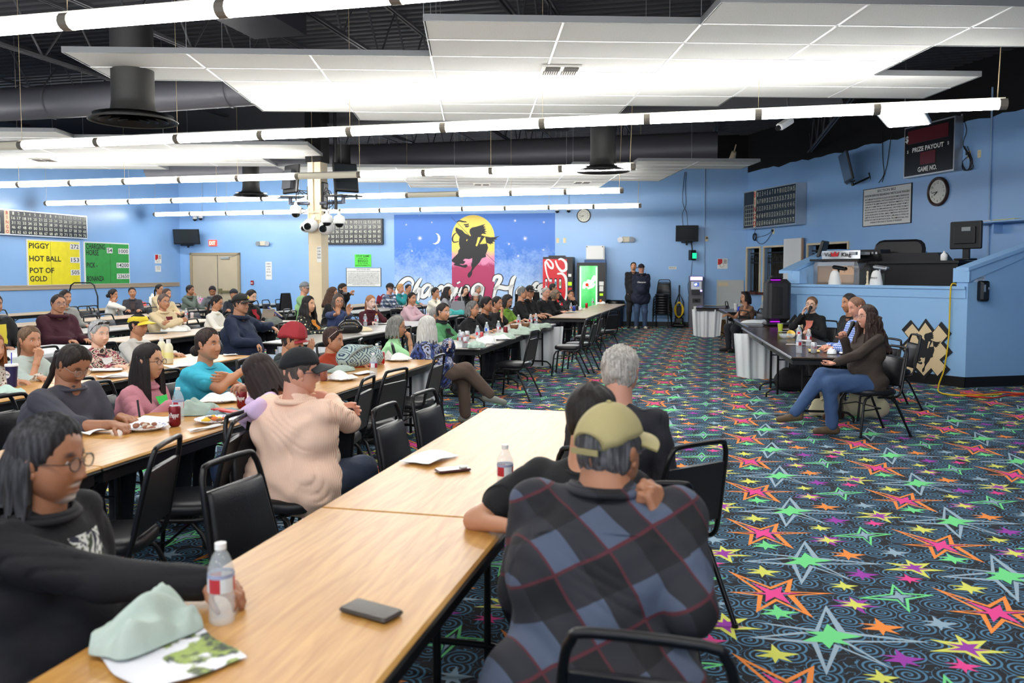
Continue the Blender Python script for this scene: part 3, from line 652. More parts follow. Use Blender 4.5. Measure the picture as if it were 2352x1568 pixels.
def clock(pl, px, py, rpx, label, rim, rimw):
 a, z = pl.hit(px, py); r = abs(pl.hit(px+rpx, py)[0]-a); t = wthing(pl, 'wall_clock', label, 'clock', a, z, .0)
 mb = MB(); mb.lathe([(r, 0), (r, .05), (r*(1-rimw/2), .065), (r*(1-rimw), .04), (r*(1-rimw), .0)], n=40, cap=False); obj('rim', mb, rim, t)
 mb = MB(); mb.cyl((0, 0, 0), (0, 0, .035), r*(1-rimw), n=40, smooth=False); obj('dial', mb, mat('clock_dial', (226, 226, 214), .5), t)
 for k in range(12):
  an = PI/2-2*PI*(k+1)/12
  d = MB(); d.text(str(k+1), r*.62*math.cos(an), r*.62*math.sin(an)-r*.08, r*.17, z1=.037, align='c'); obj('numeral', d, M_INK, t)
 for n_, an, l, w in (('hour_hand', R_(215), .4, .03), ('minute_hand', R_(188), .55, .02)):
  d = MB(); d.box((l*r/2*math.cos(an), l*r/2*math.sin(an), .042), (l*r, r*w*2, .004), (0, 0, an)); obj(n_, d, M_INK, t)
clock(RIGHT, 2157, 440, 24, 'round wall clock with brown rim on the right-hand wall below the payout board', mat('brown_rim', (58, 38, 34), .35), .2)
clock(BACK, 1341, 495, 16, 'round black-rimmed wall clock right of the mural', M_BLK, .12)
# EXIT sign, emergency lights, outlets, fire pull
t, w, h = sheet(BACK, 481, 551, 499, 565, 'exit_sign', 'lit red EXIT sign left above the double door', depth=.06, col=mat('exit_face', (200, 70, 60), .5, emit=(255, 80, 60), es=.9))
mb = MB(); mb.text('EXIT', 0, -h*.3, h*.6, wid=w*.8, z1=.064, align='c', bold=.03); obj('lettering', mb, mat('exit_letter', (255, 210, 190), emit=(255, 190, 160), es=1.4), t)
def emlight(pl, x0, y0, x1, y1, label):
 a, z, w, h = center(pl, x0, y0, x1, y1); t = wthing(pl, 'emergency_light', label, 'emergency light', a, z)
 mb = MB(); mb.rbox((0, 0, .05), (w*.55, h*.9, .1), .02); obj('battery_case', mb, mat('putty_plastic', (206, 198, 176), .5), t)
 for s in (-1, 1): mb = MB(); mb.cyl((s*w*.38, 0, .03), (s*w*.42, -.01, .13), h*.38, h*.45, 12); obj('lamp_head', mb, M_SILV, t)
emlight(BACK, 593, 553, 619, 565, 'twin-head emergency light between the double door and the column')
emlight(BACK, 1422, 543, 1454, 557, 'twin-head emergency light above the two standing men')
def outlet(pl, px, py, label, plug=False):
 a, z = pl.hit(px, py); t = wthing(pl, 'wall_outlet', label, 'outlet', a, z)
 mb = MB(); mb.rbox((0, 0, .006), (.09, .15, .012), .008); obj('cover_plate', mb, mat('ivory_plate', (226, 216, 176), .5), t)
 mb = MB(); mb.box((0, .03, .014), (.035, .03, .006)); mb.box((0, -.03, .014), (.035, .03, .006)); obj('socket', mb, M_CREAM, t)
 if plug: mb = MB(); mb.box((0, .02, .04), (.04, .06, .05)); obj('plug', mb, M_BLK, t)
outlet(BACK, 1281, 552, 'ivory wall outlet just right of the mural, left one of two'); outlet(BACK, 1297, 552, 'ivory wall outlet just right of the mural, right one of two')
outlet(BACK, 1623, 548, 'ivory wall outlet with black plug right of the hanging screen', True)
outlet(RIGHT, 2250, 353, 'ivory wall outlet right of the payout board'); outlet(RIGHT, 2226, 355, 'ivory wall outlet with plugs touching the payout board cables', True)
outlet(RIGHT, 1777, 531, 'ivory wall outlet with plug under the right-hand bingo board', True)
a, z = BACK.hit(580, 649); t = wthing(BACK, 'fire_alarm_pull', 'small red fire alarm pull right of the double door', 'fire alarm', a, z); mb = MB(); mb.rbox((0, 0, .025), (.1, .14, .05), .01); obj('case', mb, mat('dark_red_plastic', (150, 34, 40), .4), t); mb = MB(); mb.box((0, -.01, .055), (.06, .03, .012)); obj('handle', mb, M_PAPER, t)
def cable(name, pts, r, m, label, cat='cable', k=8): mb = MB(); mb.tube(smooth([tuple(float(v) for v in p) for p in pts], k), r, 6); return solo(name, mb, m, label, cat)
def wp(pl, px, py, off=.02): a, z = pl.hit(px, py); q = pl.p+pl.d*a+pl.n*off; return (q.x, q.y, z)
cable('hanging_cable', [wp(BACK, 1573, 395), wp(BACK, 1569, 430), wp(BACK, 1568, 465), wp(BACK, 1577, 490), wp(BACK, 1579, 520)], .007, M_BLK, 'black cable dropping from the roof to the small black screen, right strand')
cable('hanging_cable', [wp(BACK, 1576, 395), wp(BACK, 1574, 430), wp(BACK, 1575, 470), wp(BACK, 1567, 492), wp(BACK, 1569, 520)], .007, M_BLK, 'black cable dropping from the roof to the small black screen, left strand')
for p, q, l in ((wp(BACK, 1619, 355), wp(BACK, 1617, 715), 'thin blue-painted conduit on the back wall right of the small screen'), (wp(BACK, 1306, 420), wp(BACK, 1306, 482), 'short conduit above the two small cameras by the mural'), (wp(BACK, 465, 395), wp(BACK, 465, 500), 'vertical conduit above the double door'), (wp(RIGHT, 2282, 200), wp(RIGHT, 2270, 640), 'long vertical conduit on the right-hand wall beside the payout board'), (wp(RIGHT, 2212, 262), wp(RIGHT, 2212, 300), 'short grey conduit above the payout board')):
 mb = MB(); mb.cyl(p, q, .018, n=8); solo('wall_conduit', mb, mat('pale_blue_pipe', (150, 180, 214), .5) if 'payout' not in l or 'long' in l else M_SILV, l, 'conduit')
def screen(pl, corners, label, off, tiltx=0., yaw=0., back=False):
 a, z, w, h = center(pl, *corners); t = thing('wall_screen', label, 'television', m=pl.mat(a, z, off) @ Euler((tiltx, yaw, 0)).to_matrix().to_4x4())
 mb = MB(); mb.rbox((0, 0, 0), (w, h, .05), .015); obj('bezel', mb, M_BLK, t)
 mb = MB(); mb.box((0, .01, .027), (w-.05, h-.07, .004)); obj('display', mb, mat('dark_screen_glass', (40, 44, 48), .12), t)
 mb = MB(); mb.box((0, -h/2-.03, -.02), (w*.5, .03, .12)); mb.cyl((0, -h/2-.05, -.05), (0, -h/2-.12, -.05), .03); mb.cyl((0, -h/2-.1, -.04), (0, -h/2-.02, -off), .022); mb.box((0, -h/2-.02, -off+.01), (.12, .2, .02)); obj('mount_arm', mb, M_BLKM, t)
 return t
screen(BACK, (419, 528, 475, 562), 'wide grey flat screen mounted in the corner left of the EXIT sign', .5, R_(12), R_(8))
screen(BACK, (1551, 519, 1602, 555), 'small black flat screen hanging on the back wall above the stacked chairs', .35, R_(8))
screen(RIGHT, (1952, 358, 2016, 413), 'flat screen on a black arm on the right-hand wall', .45, R_(14), R_(-25))
def ptz(pl, px, py, label, off=.15):
 a, z = pl.hit(px, py); t = wthing(pl, 'dome_camera', label, 'camera', a, z)
 mb = MB(); mb.box((0, .08, off/2), (.05, .05, off)); mb.ell((0, .02, off), (.075, .07, .075)); obj('housing', mb, M_WHITE, t); mb = MB(); mb.ell((0, -.035, off), (.06, .06, .06)); obj('dome', mb, M_GLOSSBLK, t)
ptz(BACK, 1281, 483, 'small white dome camera above the right edge of the mural, left one'); ptz(BACK, 1307, 482, 'small white dome camera right of the mural, under the short conduit')
ptz(BACK, 453, 502, 'white dome camera high above the double door, left one'); ptz(BACK, 466, 500, 'white dome camera high above the double door, at the conduit')
# green-lit device hanging by the ATM
a, z = BACK.hit(1589, 586); t = wthing(BACK, 'green_display_box', 'small black box with green lit digits hanging under the small screen', 'display', a, z, .2)
mb = MB(); mb.box((0, 0, 0), (.16, .3, .16), (0, .4, 0)); mb.cyl((0, .15, 0), (-.04, .5, -.05), .02); obj('case', mb, M_BLK, t)
mb = MB(); mb.box((.06, -.02, .085), (.13, .16, .01), (0, .4, 0)); obj('lit_face', mb, mat('green_led', (20, 120, 90), emit=(30, 230, 150), es=1.6), t)
cable('hanging_cable', [wp(BACK, 1590, 600), wp(BACK, 1586, 640), wp(BACK, 1580, 655), wp(BACK, 1584, 690)], .006, M_BLK, 'black cable looping from the green-lit box down to the cash machine')
# prize payout board
a0, z1 = RIGHT.hit(2096, 295); a1, z0 = RIGHT.hit(2210, 392); w, h = a1-a0, z1-z0
t = wthing(RIGHT, 'payout_board', 'black PRIZE PAYOUT board with dark red digit windows, high on the right-hand wall', 'sign', (a0+a1)/2, (z0+z1)/2, .01)
mb = MB(); mb.box((0, 0, .09), (w, h, .18)); obj('cabinet', mb, M_SILV, t)
mb = MB(); mb.box((0, 0, .182), (w-.06, h-.06, .008)); obj('face', mb, M_GLOSSBLK, t)
mb = MB(); mb.box((-.02, h*.28, .19), (w*.8, h*.26, .006)); obj('digit_window', mb, mat('dark_red_window', (92, 14, 26), .3), t)
mb = MB(); mb.box((0, -h*.17, .19), (w*.3, h*.24, .006)); obj('digit_window', mb, MATS['dark_red_window'], t)
mb = MB(); mb.text('$', -w*.46, h*.2, h*.12, z1=.195, bold=.03); mb.text('PRIZE PAYOUT', 0, -h*.02, h*.085, wid=w*.62, z1=.195, align='c', bold=.03); mb.text('$', -w*.42, -h*.02, h*.06, z1=.195); mb.text('$', w*.38, 0, h*.06, z1=.195); mb.text('GAME NO.', 0, -h*.42, h*.09, wid=w*.38, z1=.195, align='c', bold=.03); obj('lettering', mb, M_PAPER, t)
for k in range(6):
 c = [wp(RIGHT, 2222+random.uniform(-5, 5), 340+random.uniform(-5, 5), .05), wp(RIGHT, 2233+random.uniform(-6, 6), 362, .06), wp(RIGHT, 2238+random.uniform(-6, 6), 385, .06), wp(RIGHT, 2225+random.uniform(-6, 6), 391, .07), wp(RIGHT, 2216, 372, .05), wp(RIGHT, 2230, 358, .05)]
 if k == 0: mb = MB()
 mb.tube(smooth(c, 6), .007, 5)
c = [wp(RIGHT, 2216, 275), wp(RIGHT, 2222, 300), wp(RIGHT, 2214, 330), wp(RIGHT, 2224, 352)]; mb.tube(smooth(c, 6), .007, 5)
solo('cable_bundle', mb, M_BLK, 'tangle of black cables hanging beside the payout board', 'cable')
mb = MB(); mb.tube([Vector(wp(RIGHT, 1737, 544, .05))+Vector((0, 0, .1*math.sin(a)))+RIGHT.d*.09*math.cos(a) for a in [2*PI*k/16 for k in range(16)]], .02, 6, closed=True)
mb.tube(smooth([wp(RIGHT, 1737, 522), wp(RIGHT, 1735, 545), wp(RIGHT, 1748, 560), wp(RIGHT, 1762, 553), wp(RIGHT, 1776, 532)], 6), .007, 5); mb.tube(smooth([wp(RIGHT, 1740, 545), wp(RIGHT, 1760, 540), wp(RIGHT, 1776, 530)], 6), .006, 5)
solo('coiled_cable', mb, M_BLK, 'coiled black cable under the right-hand bingo board', 'cable')
cable('hanging_cable', [wp(RIGHT, 2028, 300), wp(RIGHT, 2029, 340), wp(RIGHT, 2030, 372), wp(RIGHT, 2032, 400), wp(RIGHT, 2020, 420)], .008, M_BLK, 'black cable dropping to the right-hand wall screen, straight strand')
cable('hanging_cable', [wp(RIGHT, 2050, 305), wp(RIGHT, 2044, 345), wp(RIGHT, 2040, 375), wp(RIGHT, 2034, 398), wp(RIGHT, 2028, 418)], .008, M_BLK, 'black cable curving to the right-hand wall screen from the right')
# shelf on the right wall
a0, z = RIGHT.hit(2246, 515); mb = MB(); mb.box((a0+1.4, z, .22), (2.8, .03, .42)); t = thing('wall_shelf', 'long pale blue shelf on the right-hand wall', 'shelf', m=RIGHT.mat(0, 0)); obj('board', mb, M_BLUE, t)
mb = MB(); mb.box((a0+.6, z-.1, .1), (.03, .2, .2)); mb.box((a0+2, z-.1, .1), (.03, .2, .2)); obj('bracket', mb, M_BLUE, t)
for k, (c, l) in enumerate(((M_PAPER, 'white folder lying on the pale blue shelf'), (mat('yellow_pad', (214, 210, 120), .7), 'yellow paper pad lying on the pale blue shelf'))):
 mb = MB(); mb.box((a0+.45+k*.55, z+.025+.001, .2), (.5, .02, .3)); s_ = solo('folder', mb, c, l, 'folder', m=RIGHT.mat(0, 0))
# ---------------------------------------------------------- vending machines etc.
BW = BACK.off(.0)
def vend_coke():
 pf = BACK.off(.88); a0, zt = pf.hit(1247, 590); a1, _ = pf.hit(1316, 590); w = a1-a0; h = zt
 t = thing('vending_machine', 'red and black drink vending machine with white script, left of the green glowing one', 'vending machine', m=pf.mat((a0+a1)/2, 0, -.0))
 mb = MB(); mb.box((0, h/2, -.42), (w, h, .8)); mb.box((-.05, h+.02, -.35), (w*.55, .05, .4)); obj('cabinet', mb, mat('black_cabinet', (26, 24, 26), .4), t)
 mb = MB(); mb.box((-.1*w, h*.5, .0), (w*.8, h*.94, .04)); obj('front_panel', mb, mat('vending_red', (190, 10, 28), .35, emit=(200, 10, 25), es=.12), t)
 mb = MB(); mb.box((w*.405, h*.5, .0), (w*.17, h*.94, .05)); obj('control_panel', mb, M_BLK, t)
 wh = MB(); f = lambda x, y: (-w*.5+x*w, h-y*h)
 for q, wd in (([(.10, .05), (.20, .04), (.33, .10), (.32, .16), (.22, .14), (.12, .07), (.08, .10), (.14, .25), (.25, .36)], .026), ([(.42, .05), (.5, .14), (.64, .2), (.78, .17), (.76, .08), (.62, .03), (.52, .04)], .035), ([(.48, .24), (.66, .24), (.78, .32), (.8, .5), (.74, .62)], .035), ([(.2, .62), (.4, .7), (.6, .66)], .03)): ribbon(wh, smooth([f(*p) for p in q], 6), wd, .023, 0)
 obj('script_lettering', wh, M_WHITE, t)
 for r in range(2):
  for c in range(4):
   b = MB(); b.rbox((-w*.38+c*w*.155, h*(.62-r*.2), .025), (w*.085, h*.16, .02), .035, mi=0); b.rbox((-w*.38+c*w*.155, h*(.62-r*.2), .04), (w*.06, h*.13, .02), .03, mi=1)
   b.box((-w*.38+c*w*.155, h*(.62-r*.2), .052), (w*.045, h*.06, .002), mi=2); obj('selection_button', b, [M_BLK, mat('button_face', (206, 216, 220), .3, emit=(220, 230, 240), es=.25), [M_REDP, M_REDP, mat('teal_print', (40, 120, 140), .5), mat('gold_print', (150, 140, 60), .5)][c]], t)
 b = MB(); b.box((w*.405, h*.62, .03), (w*.12, h*.05, .02)); obj('bill_slot', b, mat('lime_light', (150, 200, 30), emit=(170, 230, 30), es=.8), t)
 b = MB(); b.box((w*.405, h*.54, .03), (w*.12, h*.05, .02)); obj('coin_slot', b, M_REDP, t)
 b = MB(); b.box((w*.4, h*.74, .028), (w*.1, h*.04, .01)); obj('price_label', b, M_PAPER, t)
 b = MB(); b.box((-.1*w, h*.12, .025), (w*.6, h*.14, .03)); obj('delivery_flap', b, M_BLK, t)
vend_coke()
def vend_green():
 pf = BACK.off(.86); a0, zt = pf.hit(1325, 603); a1, _ = pf.hit(1391, 603); w = a1-a0; h = zt
 t = thing('vending_machine', 'black vending machine with a glowing green front picture', 'vending machine', m=pf.mat((a0+a1)/2, 0))
 mb = MB(); mb.box((0, h/2, -.42), (w, h, .8)); obj('cabinet', mb, MATS['black_cabinet'], t)
 g = NT('green_lit_panel', .3); s = g.sep(g.obj); n = g.noise(g.obj, 4, 3); e = g.math('ADD', g.math('MULTIPLY', g.math('ABSOLUTE', s[0]), 1.6), g.math('MULTIPLY', n, .5))
 c = g.mix(g.step(e, .15, .75), rgb(60, 210, 80), rgb(150, 255, 170)); c2 = g.mix(g.step(s[1], h*.3, h*.75), rgb(14, 150, 60), c)
 g.base(rgb(20, 120, 50)); g._in(g.b.inputs['Emission Color'], c2); g.b.inputs['Emission Strength'].default_value = 1.25
 mb = MB(); mb.box((-w*.09, h*.53, .0), (w*.62, h*.84, .04)); obj('lit_panel', mb, g.m, t)
 for x in (-.37, .19): mb = MB(); mb.box((w*x, h*.53, .024), (w*.045, h*.8, .01)); obj('edge_tube', mb, mat('green_white_glow', (220, 255, 225), emit=(170, 255, 190), es=2.6), t)
 wh = MB()
 for q, wd in (([(-.26, .6), (-.2, .68), (-.12, .64)], .05), ([(-.16, .62), (-.08, .72), (-.04, .66), (.02, .7)], .045), ([(.0, .68), (.08, .74), (.14, .8)], .05), ([(-.12, .6), (.06, .64), (.12, .68)], .03)): ribbon(wh, smooth([(w*x, h*y) for x, y in q], 6), wd, .026, 0)
 obj('script_lettering', wh, mat('glow_white', (240, 255, 240), emit=(255, 255, 255), es=1.2), t)
 mb = MB(); mb.ell((-w*.14, h*.66, .03), (.055, .055, .012)); obj('red_dot', mb, mat('red_dot', (220, 60, 30), emit=(230, 60, 30), es=.6), t)
 mb = MB(); mb.box((w*.36, h*.68, .022), (w*.16, h*.06, .01)); mb.box((w*.36, h*.6, .022), (w*.14, h*.08, .01)); obj('label_sheet', mb, M_PAPER, t)
 mb = MB(); mb.box((w*.36, h*.51, .022), (w*.12, h*.035, .01)); obj('bill_slot', mb, MATS['lime_light'], t)
 for k in range(6): mb = MB(); mb.box((w*.36, h*.35-k*h*.03, .024), (w*.15, h*.018, .012)); obj('keypad_row', mb, mat('key_grey', (170, 176, 180), .5), t)
vend_green()
pf = BACK.off(.45); a, z, w, h = center(pf, 1346, 564, 1387, 596)
t = thing('wall_heater', 'white boxy wall unit above the green vending machine, on a blue bracket', 'wall unit', m=pf.mat(a, z)); mb = MB(); mb.rbox((0, 0, -.2), (w, h, .4), .02); mb.box((w*.5, 0, -.2), (.03, h*.95, .36)); obj('casing', mb, M_WHITE, t)
mb = MB(); mb.box((0, -h/2-.05, -.24), (w+.1, .1, .4)); obj('bracket', mb, mat('dark_blue_bracket', (60, 92, 140), .5), t)
mb = MB(); mb.box((-w*.45, h*.42, .003), (.03, .03, .006)); mb.box((w*.42, h*.42, .003), (.03, .03, .006)); obj('latch', mb, M_STEEL, t)
# trash can
p = atz(1413, 749, 0); t = thing('trash_can', 'dark blue-grey round trash can with a black liner right of the vending machines', 'trash can', p+Vector((0, -.15, 0)))
mb = MB(); mb.lathe([(.22, 0), (.24, .02), (.27, .7), (.29, .74), (.285, .76)], n=24); obj('barrel', mb, mat('navy_plastic', (42, 50, 72), .5), t)
mb = MB(); mb.lathe([(.292, .62), (.3, .66), (.305, .76), (.29, .79), (.27, .76), (.24, .5)], n=24, cap=False); mb.ell((.26, .02, .68), (.06, .1, .09)); mb.ell((-.2, .16, .76), (.1, .08, .05)); obj('liner', mb, mat('black_bag', (18, 18, 20), .3, bump=.8, bscale=30), t)
# cash machine
def atm():
 pf = BACK.off(.62); a0, zt = pf.hit(1584, 634); a1, _ = pf.hit(1616, 634); w = a1-a0; h = zt
 t = thing('cash_machine', 'grey cash machine with a purple-lit top sign standing at the back wall', 'cash machine', m=pf.mat((a0+a1)/2, 0))
 mb = MB(); mb.box((0, h*.3, -.28), (w, h*.6, .55)); mb.box((0, h*.8, -.3), (w*.95, h*.4, .45)); obj('cabinet', mb, mat('atm_grey', (98, 98, 104), .5), t)
 mb = MB(); mb.box((0, h*.955, -.05), (w*.86, h*.065, .03)); obj('top_sign', mb, mat('purple_white_glow', (230, 220, 255), emit=(170, 150, 255), es=3.), t)
 mb = MB(); mb.box((0, h*.82, -.06), (w*.75, h*.15, .02)); mb.box((0, h*.84, -.045), (w*.48, h*.1, .02)); obj('screen_bezel', mb, M_SILV, t)
 mb = MB(); mb.box((0, h*.84, -.03), (w*.38, h*.08, .01)); obj('screen', mb, mat('atm_screen', (60, 80, 150), emit=(80, 110, 200), es=.7), t)
 mb = MB(); mb.box((-.02, h*.84, -.024), (w*.2, h*.04, .004), (0, 0, .3)); obj('screen_logo', mb, mat('white_glow', (240, 240, 250), emit=(240, 240, 255), es=1.2), t)
 mb = MB(); mb.box((-.02, h*.69, -.02), (w*.6, h*.09, .05)); obj('keypad', mb, M_BLK, t)
 mb = MB(); mb.box((w*.34, h*.72, -.01), (w*.14, h*.03, .02)); obj('card_slot', mb, MATS['purple_white_glow'], t)
 mb = MB(); mb.box((0, h*.53, .0), (w*.55, h*.08, .03)); mb.cyl((-w*.1, h*.53, .03), (w*.1, h*.53, .03), .02); obj('cash_tray', mb, M_BLK, t)
 mb = MB(); mb.box((0, h*.36, .0), (w*.38, h*.12, .01)); obj('paper_label', mb, M_PAPER, t)
atm()
# vacuum
p = atz(1560, 750, 0)+Vector((0, -.25, 0)); t = thing('vacuum_cleaner', 'upright vacuum cleaner with a looped yellow cord beside the cash machine', 'vacuum', p)
mb = MB(); mb.rbox((0, -.05, .07), (.36, .3, .14), .05); mb.rbox((0, .05, .2), (.26, .14, .2), .04); obj('base', mb, M_BLK, t)
mb = MB(); mb.tube([(0, .08, .25), (0, .1, .7), (.0, .1, 1.0), (.0, .1, 1.25)], .022, 8); mb.tube([(-.1, .06, .3), (-.11, .08, .7), (0, .1, 1.02), (.12, .08, .75), (.13, .06, .35)], .02, 8); obj('handle', mb, M_BLKM, t)
mb = MB(); mb.ell((0, .03, .45), (.13, .07, .2)); obj('dust_bag', mb, mat('dark_bag', (34, 36, 44), .6), t)
mb = MB()
for k in range(5): mb.tube([((.09+k*.012)*math.cos(a)+.0, -.03-k*.008, .52+(.24-k*.01)*math.sin(a)) for a in [2*PI*q/18 for q in range(18)]], .011, 6, closed=True)
obj('power_cord', mb, mat('yellow_cord', (226, 190, 30), .5), t)
mb = MB(); mb.ell((.08, -.16, .13), (.02, .02, .02)); obj('green_badge', mb, mat('lime_badge', (130, 190, 40), .4), t)
# ------------------------------------------------------------------ column
CP = Vector((-7.42, 14.9, 0)); t = thing('support_column', 'square cream column with a black-painted top rising through the hall', 'column', CP, rz=-.05)
mb = MB(); mb.box((0, 0, 1.86), (.27, .27, 3.72)); obj('shaft', mb, M_CREAM, t)
mb = MB(); mb.box((0, 0, (3.72+DECK)/2), (.33, .33, DECK-3.72)); obj('black_top', mb, M_BLACK, t)
mb = MB(); mb.cyl((-.02, -.15, 2.75), (-.02, -.15, DECK-.5), .016, n=8); obj('conduit', mb, M_CREAM, t)
mb = MB(); mb.box((.09, -.138, 1.98), (.09, .006, .3)); obj('paper_notice', mb, M_PAPER, t)
mb = MB()
for k, s in enumerate(('NO FOOD', 'OR', 'DRINKS', 'PLEASE')):
 g = glyphs(s, .005); kk = .07/g[2]
 mb.add([(.055+p[0]*kk, -.1425, 2.08-k*.06+p[1]*.05) for p in g[0]], g[1])
obj('notice_lettering', mb, M_INK, t)
mb = MB()
for s in (-1, 1): mb.box((s*.12, -.145, 2.72), (.03, .02, .26))
mb.box((0, -.148, 2.78), (.3, .02, .03)); mb.box((0, -.148, 2.64), (.3, .02, .03)); mb.box((.148, 0, 2.72), (.02, .3, .2)); obj('bracket_plate', mb, M_CREAM, t)
mb = MB(); mb.rbox((.15, 0, 3.1), (.05, .22, .5), .02); mb.rbox((-.15, 0, 3.08), (.05, .22, .42), .02); obj('junction_box', mb, M_BLK, t)
def colcam(dx, dz, kind, label, dy=-.2, s=1.):
 t = thing('dome_camera', label, 'camera', CP+Vector((dx, dy, dz)))
 if kind == 'dome':
  mb = MB(); mb.lathe([(.02, .2*s), (.03, .14*s), (.1*s, .1*s), (.115*s, .0), (.1*s, -.03)], n=20); mb.cyl((0, 0, .2*s), (-dx*.8, -dy*.5, .22*s), .014, n=6); obj('housing', mb, M_WHITE, t)
  mb = MB(); mb.ell((0, 0, -.03), (.08*s, .08*s, .075*s)); obj('lens_dome', mb, M_GLOSSBLK, t)
 else:
  mb = MB(); mb.ell((0, 0, 0), (.15*s, .13*s, .13*s)); mb.cyl((0, .0, .05), (-dx*.5, -dy*.6, .2), .03); obj('housing', mb, M_WHITE, t)
  mb = MB(); mb.cyl((0, -.1*s, -.02), (0, -.15*s, -.03), .07*s, .06*s, 16); obj('lens', mb, M_GLOSSBLK, t)
colcam(-.36, 2.78, 'dome', 'white dome camera on an arm, farthest left on the column'); colcam(.28, 2.6, 'dome', 'white dome camera hanging right beside the column'); colcam(.53, 2.58, 'dome', 'white dome camera on an arm, farthest right of the column')
colcam(-.03, 2.52, 'ball', 'round white camera with a black lens on the front of the column', -.26); colcam(-.2, 2.5, 'ball', 'round white camera on the left side of the column', -.1, .8); colcam(.22, 2.48, 'ball', 'large round white camera at the right side of the column', -.12, 1.05)
def coltv(dx, dz, yaw, tilt, label, back):
 t = thing('column_screen', label, 'television', CP+Vector((dx, -.05, dz)), rot=(tilt, 0, yaw))
 mb = MB(); mb.rbox((0, 0, 0), (.5, .55, .07), .02, rot=(PI/2, 0, 0)); obj('bezel', mb, M_BLK, t)
 mb = MB(); mb.box((0, -.037, .01), (.44, .004, .46)); obj('display', mb, MATS['dark_screen_glass'], t)
 mb = MB(); mb.box((0, .07, -.02), (.3, .08, .36)); obj('rear_case', mb, mat('charcoal_case', (38, 40, 44), .5), t)
coltv(-.52, 3.42, 2.6, .1, 'black television seen from behind, mounted left of the column', 1)
coltv(.6, 3.42, .9, -.15, 'thin grey-faced television mounted right of the column', 0)
for sx, l in ((-1, 'left'), (1, 'right')):
 t = thing('tv_shelf', 'black tray shelf on an arm at the %s of the column' % l, 'shelf', CP+Vector((sx*.55, -.05, 3.06)), rz=.3*sx)
 mb = MB(); mb.prism([(-.36, -.02), (0, -.26), (.36, .02), (0, .26)], 0, .03); obj('tray', mb, M_BLKM, t)
 mb = MB(); mb.cyl((0, 0, 0), (0, 0, -.12), .04); mb.cyl((0, 0, -.1), (-sx*.45, .05, -.12), .028); obj('arm', mb, mat('grey_arm', (92, 96, 110), .4, metal=.4), t)
mb = MB()
rnd = random.Random(4)
for k in range(9):
 sx = -1 if k % 2 else 1; q = [(CP.x+sx*.17, CP.y-.1, 3.2-rnd.random()*.2), (CP.x+sx*(.25+rnd.random()*.12), CP.y-.15, 2.95+rnd.random()*.3), (CP.x+sx*(.2+rnd.random()*.2), CP.y-.12, 2.75+rnd.random()*.2), (CP.x+sx*.16, CP.y-.1, 2.8)]
 mb.tube(smooth(q, 5), .008, 5)
solo('cable_bundle', mb, M_BLK, 'black cables dangling around the column by the cameras', 'cable')
mb = MB(); mb.tube([(CP.x+.42, CP.y-.1, DECK), (CP.x+.42, CP.y-.1, 3.5), (CP.x+.42, CP.y-.1, 2.82)], .035, 8); solo('drop_pole', mb, M_BLK, 'black vertical drop pole right beside the column', 'pole')
# camera & speakers under roof at right
p = Vector((0, 0, CAM_H))+Vector(ray(1803, 284))*13; t = thing('ceiling_camera', 'white box camera under the second light row at right', 'camera', p, rot=(.5, .2, -.7)); mb = MB(); mb.rbox((0, 0, 0), (.12, .3, .1), .02); obj('body', mb, M_WHITE, t); mb = MB(); mb.cyl((0, -.15, 0), (0, -.19, 0), .04); obj('lens', mb, M_BLK, t); mb = MB(); mb.cyl((0, .1, .05), (0, .3, 1.9), .02); obj('bracket', mb, M_STEEL, t)
for px, py, l in ((1462, 363, 'cream spot lamp clipped to the joists, left of the right wall corner'), (1684, 356, 'cream spot lamp near the right corner of the back wall')):
 p = Vector((0, 0, CAM_H))+Vector(ray(px, py))*22; t = thing('spot_lamp', l, 'lamp', p, rot=(.6, 0, .4)); mb = MB(); mb.cyl((0, 0, .1), (0, 0, -.18), .06, .09, 14); mb.cyl((0, 0, .1), (0, 0, .3), .015); obj('shade', mb, M_CREAM, t)
# ================================================================ BOOTH
P0 = Vector((1.24, 15.09, 0)); P1 = Vector((3.47, 13.11, 0)); FR = Plane(P0, P1-P0); FD = FR.d; BK = -FR.n   # BK points away from the viewer
SD = Vector((.89, .455, 0)).normalized(); SP = Plane(P1, SD)
FL = (P1-P0).length
def slab(mb, pl, pts, th, mi=0): mb.prism(pts, -th, 0, mi=mi, xf=lambda q: (pl.p+pl.d*q[0]+Vector((0, 0, q[1]))+pl.n*q[2]))
M_BOOTH = mat('booth_blue_paint', (146, 190, 234), .42, bump=.08, bscale=60)
LW_P = Plane(P0, BK)                               # left wing runs back from P0
t = thing('caller_booth', 'pale blue half-walled caller booth with sloping capped wings at right', 'booth', (0, 0, 0))
mb = MB(); zt = 1.40; slab(mb, FR, [(0, 0), (FL, 0), (FL, zt), (0, zt)], .14); obj('front_wall', mb, M_BOOTH, t)
mb = MB(); slab(mb, LW_P, [(0, 0), (4.2, 0), (4.2, 2.0), (1.25, 2.0), (.0, 1.62)], -.14); obj('left_wing', mb, M_BOOTH, t)
mb = MB(); slab(mb, SP, [(0, 0), (9, 0), (9, 2.03), (1.15, 2.03), (.0, 1.66)], .14); obj('right_wing', mb, M_BOOTH, t)
mb = MB(); slab(mb, FR.off(.05), [(.02, zt), (FL-.02, zt), (FL-.02, zt+.04), (.02, zt+.04)], .24); slab(mb, FR.off(.02), [(.02, zt-.13), (FL-.02, zt-.13), (FL-.02, zt), (.02, zt)], .02); obj('front_cap', mb, M_BOOTH, t)
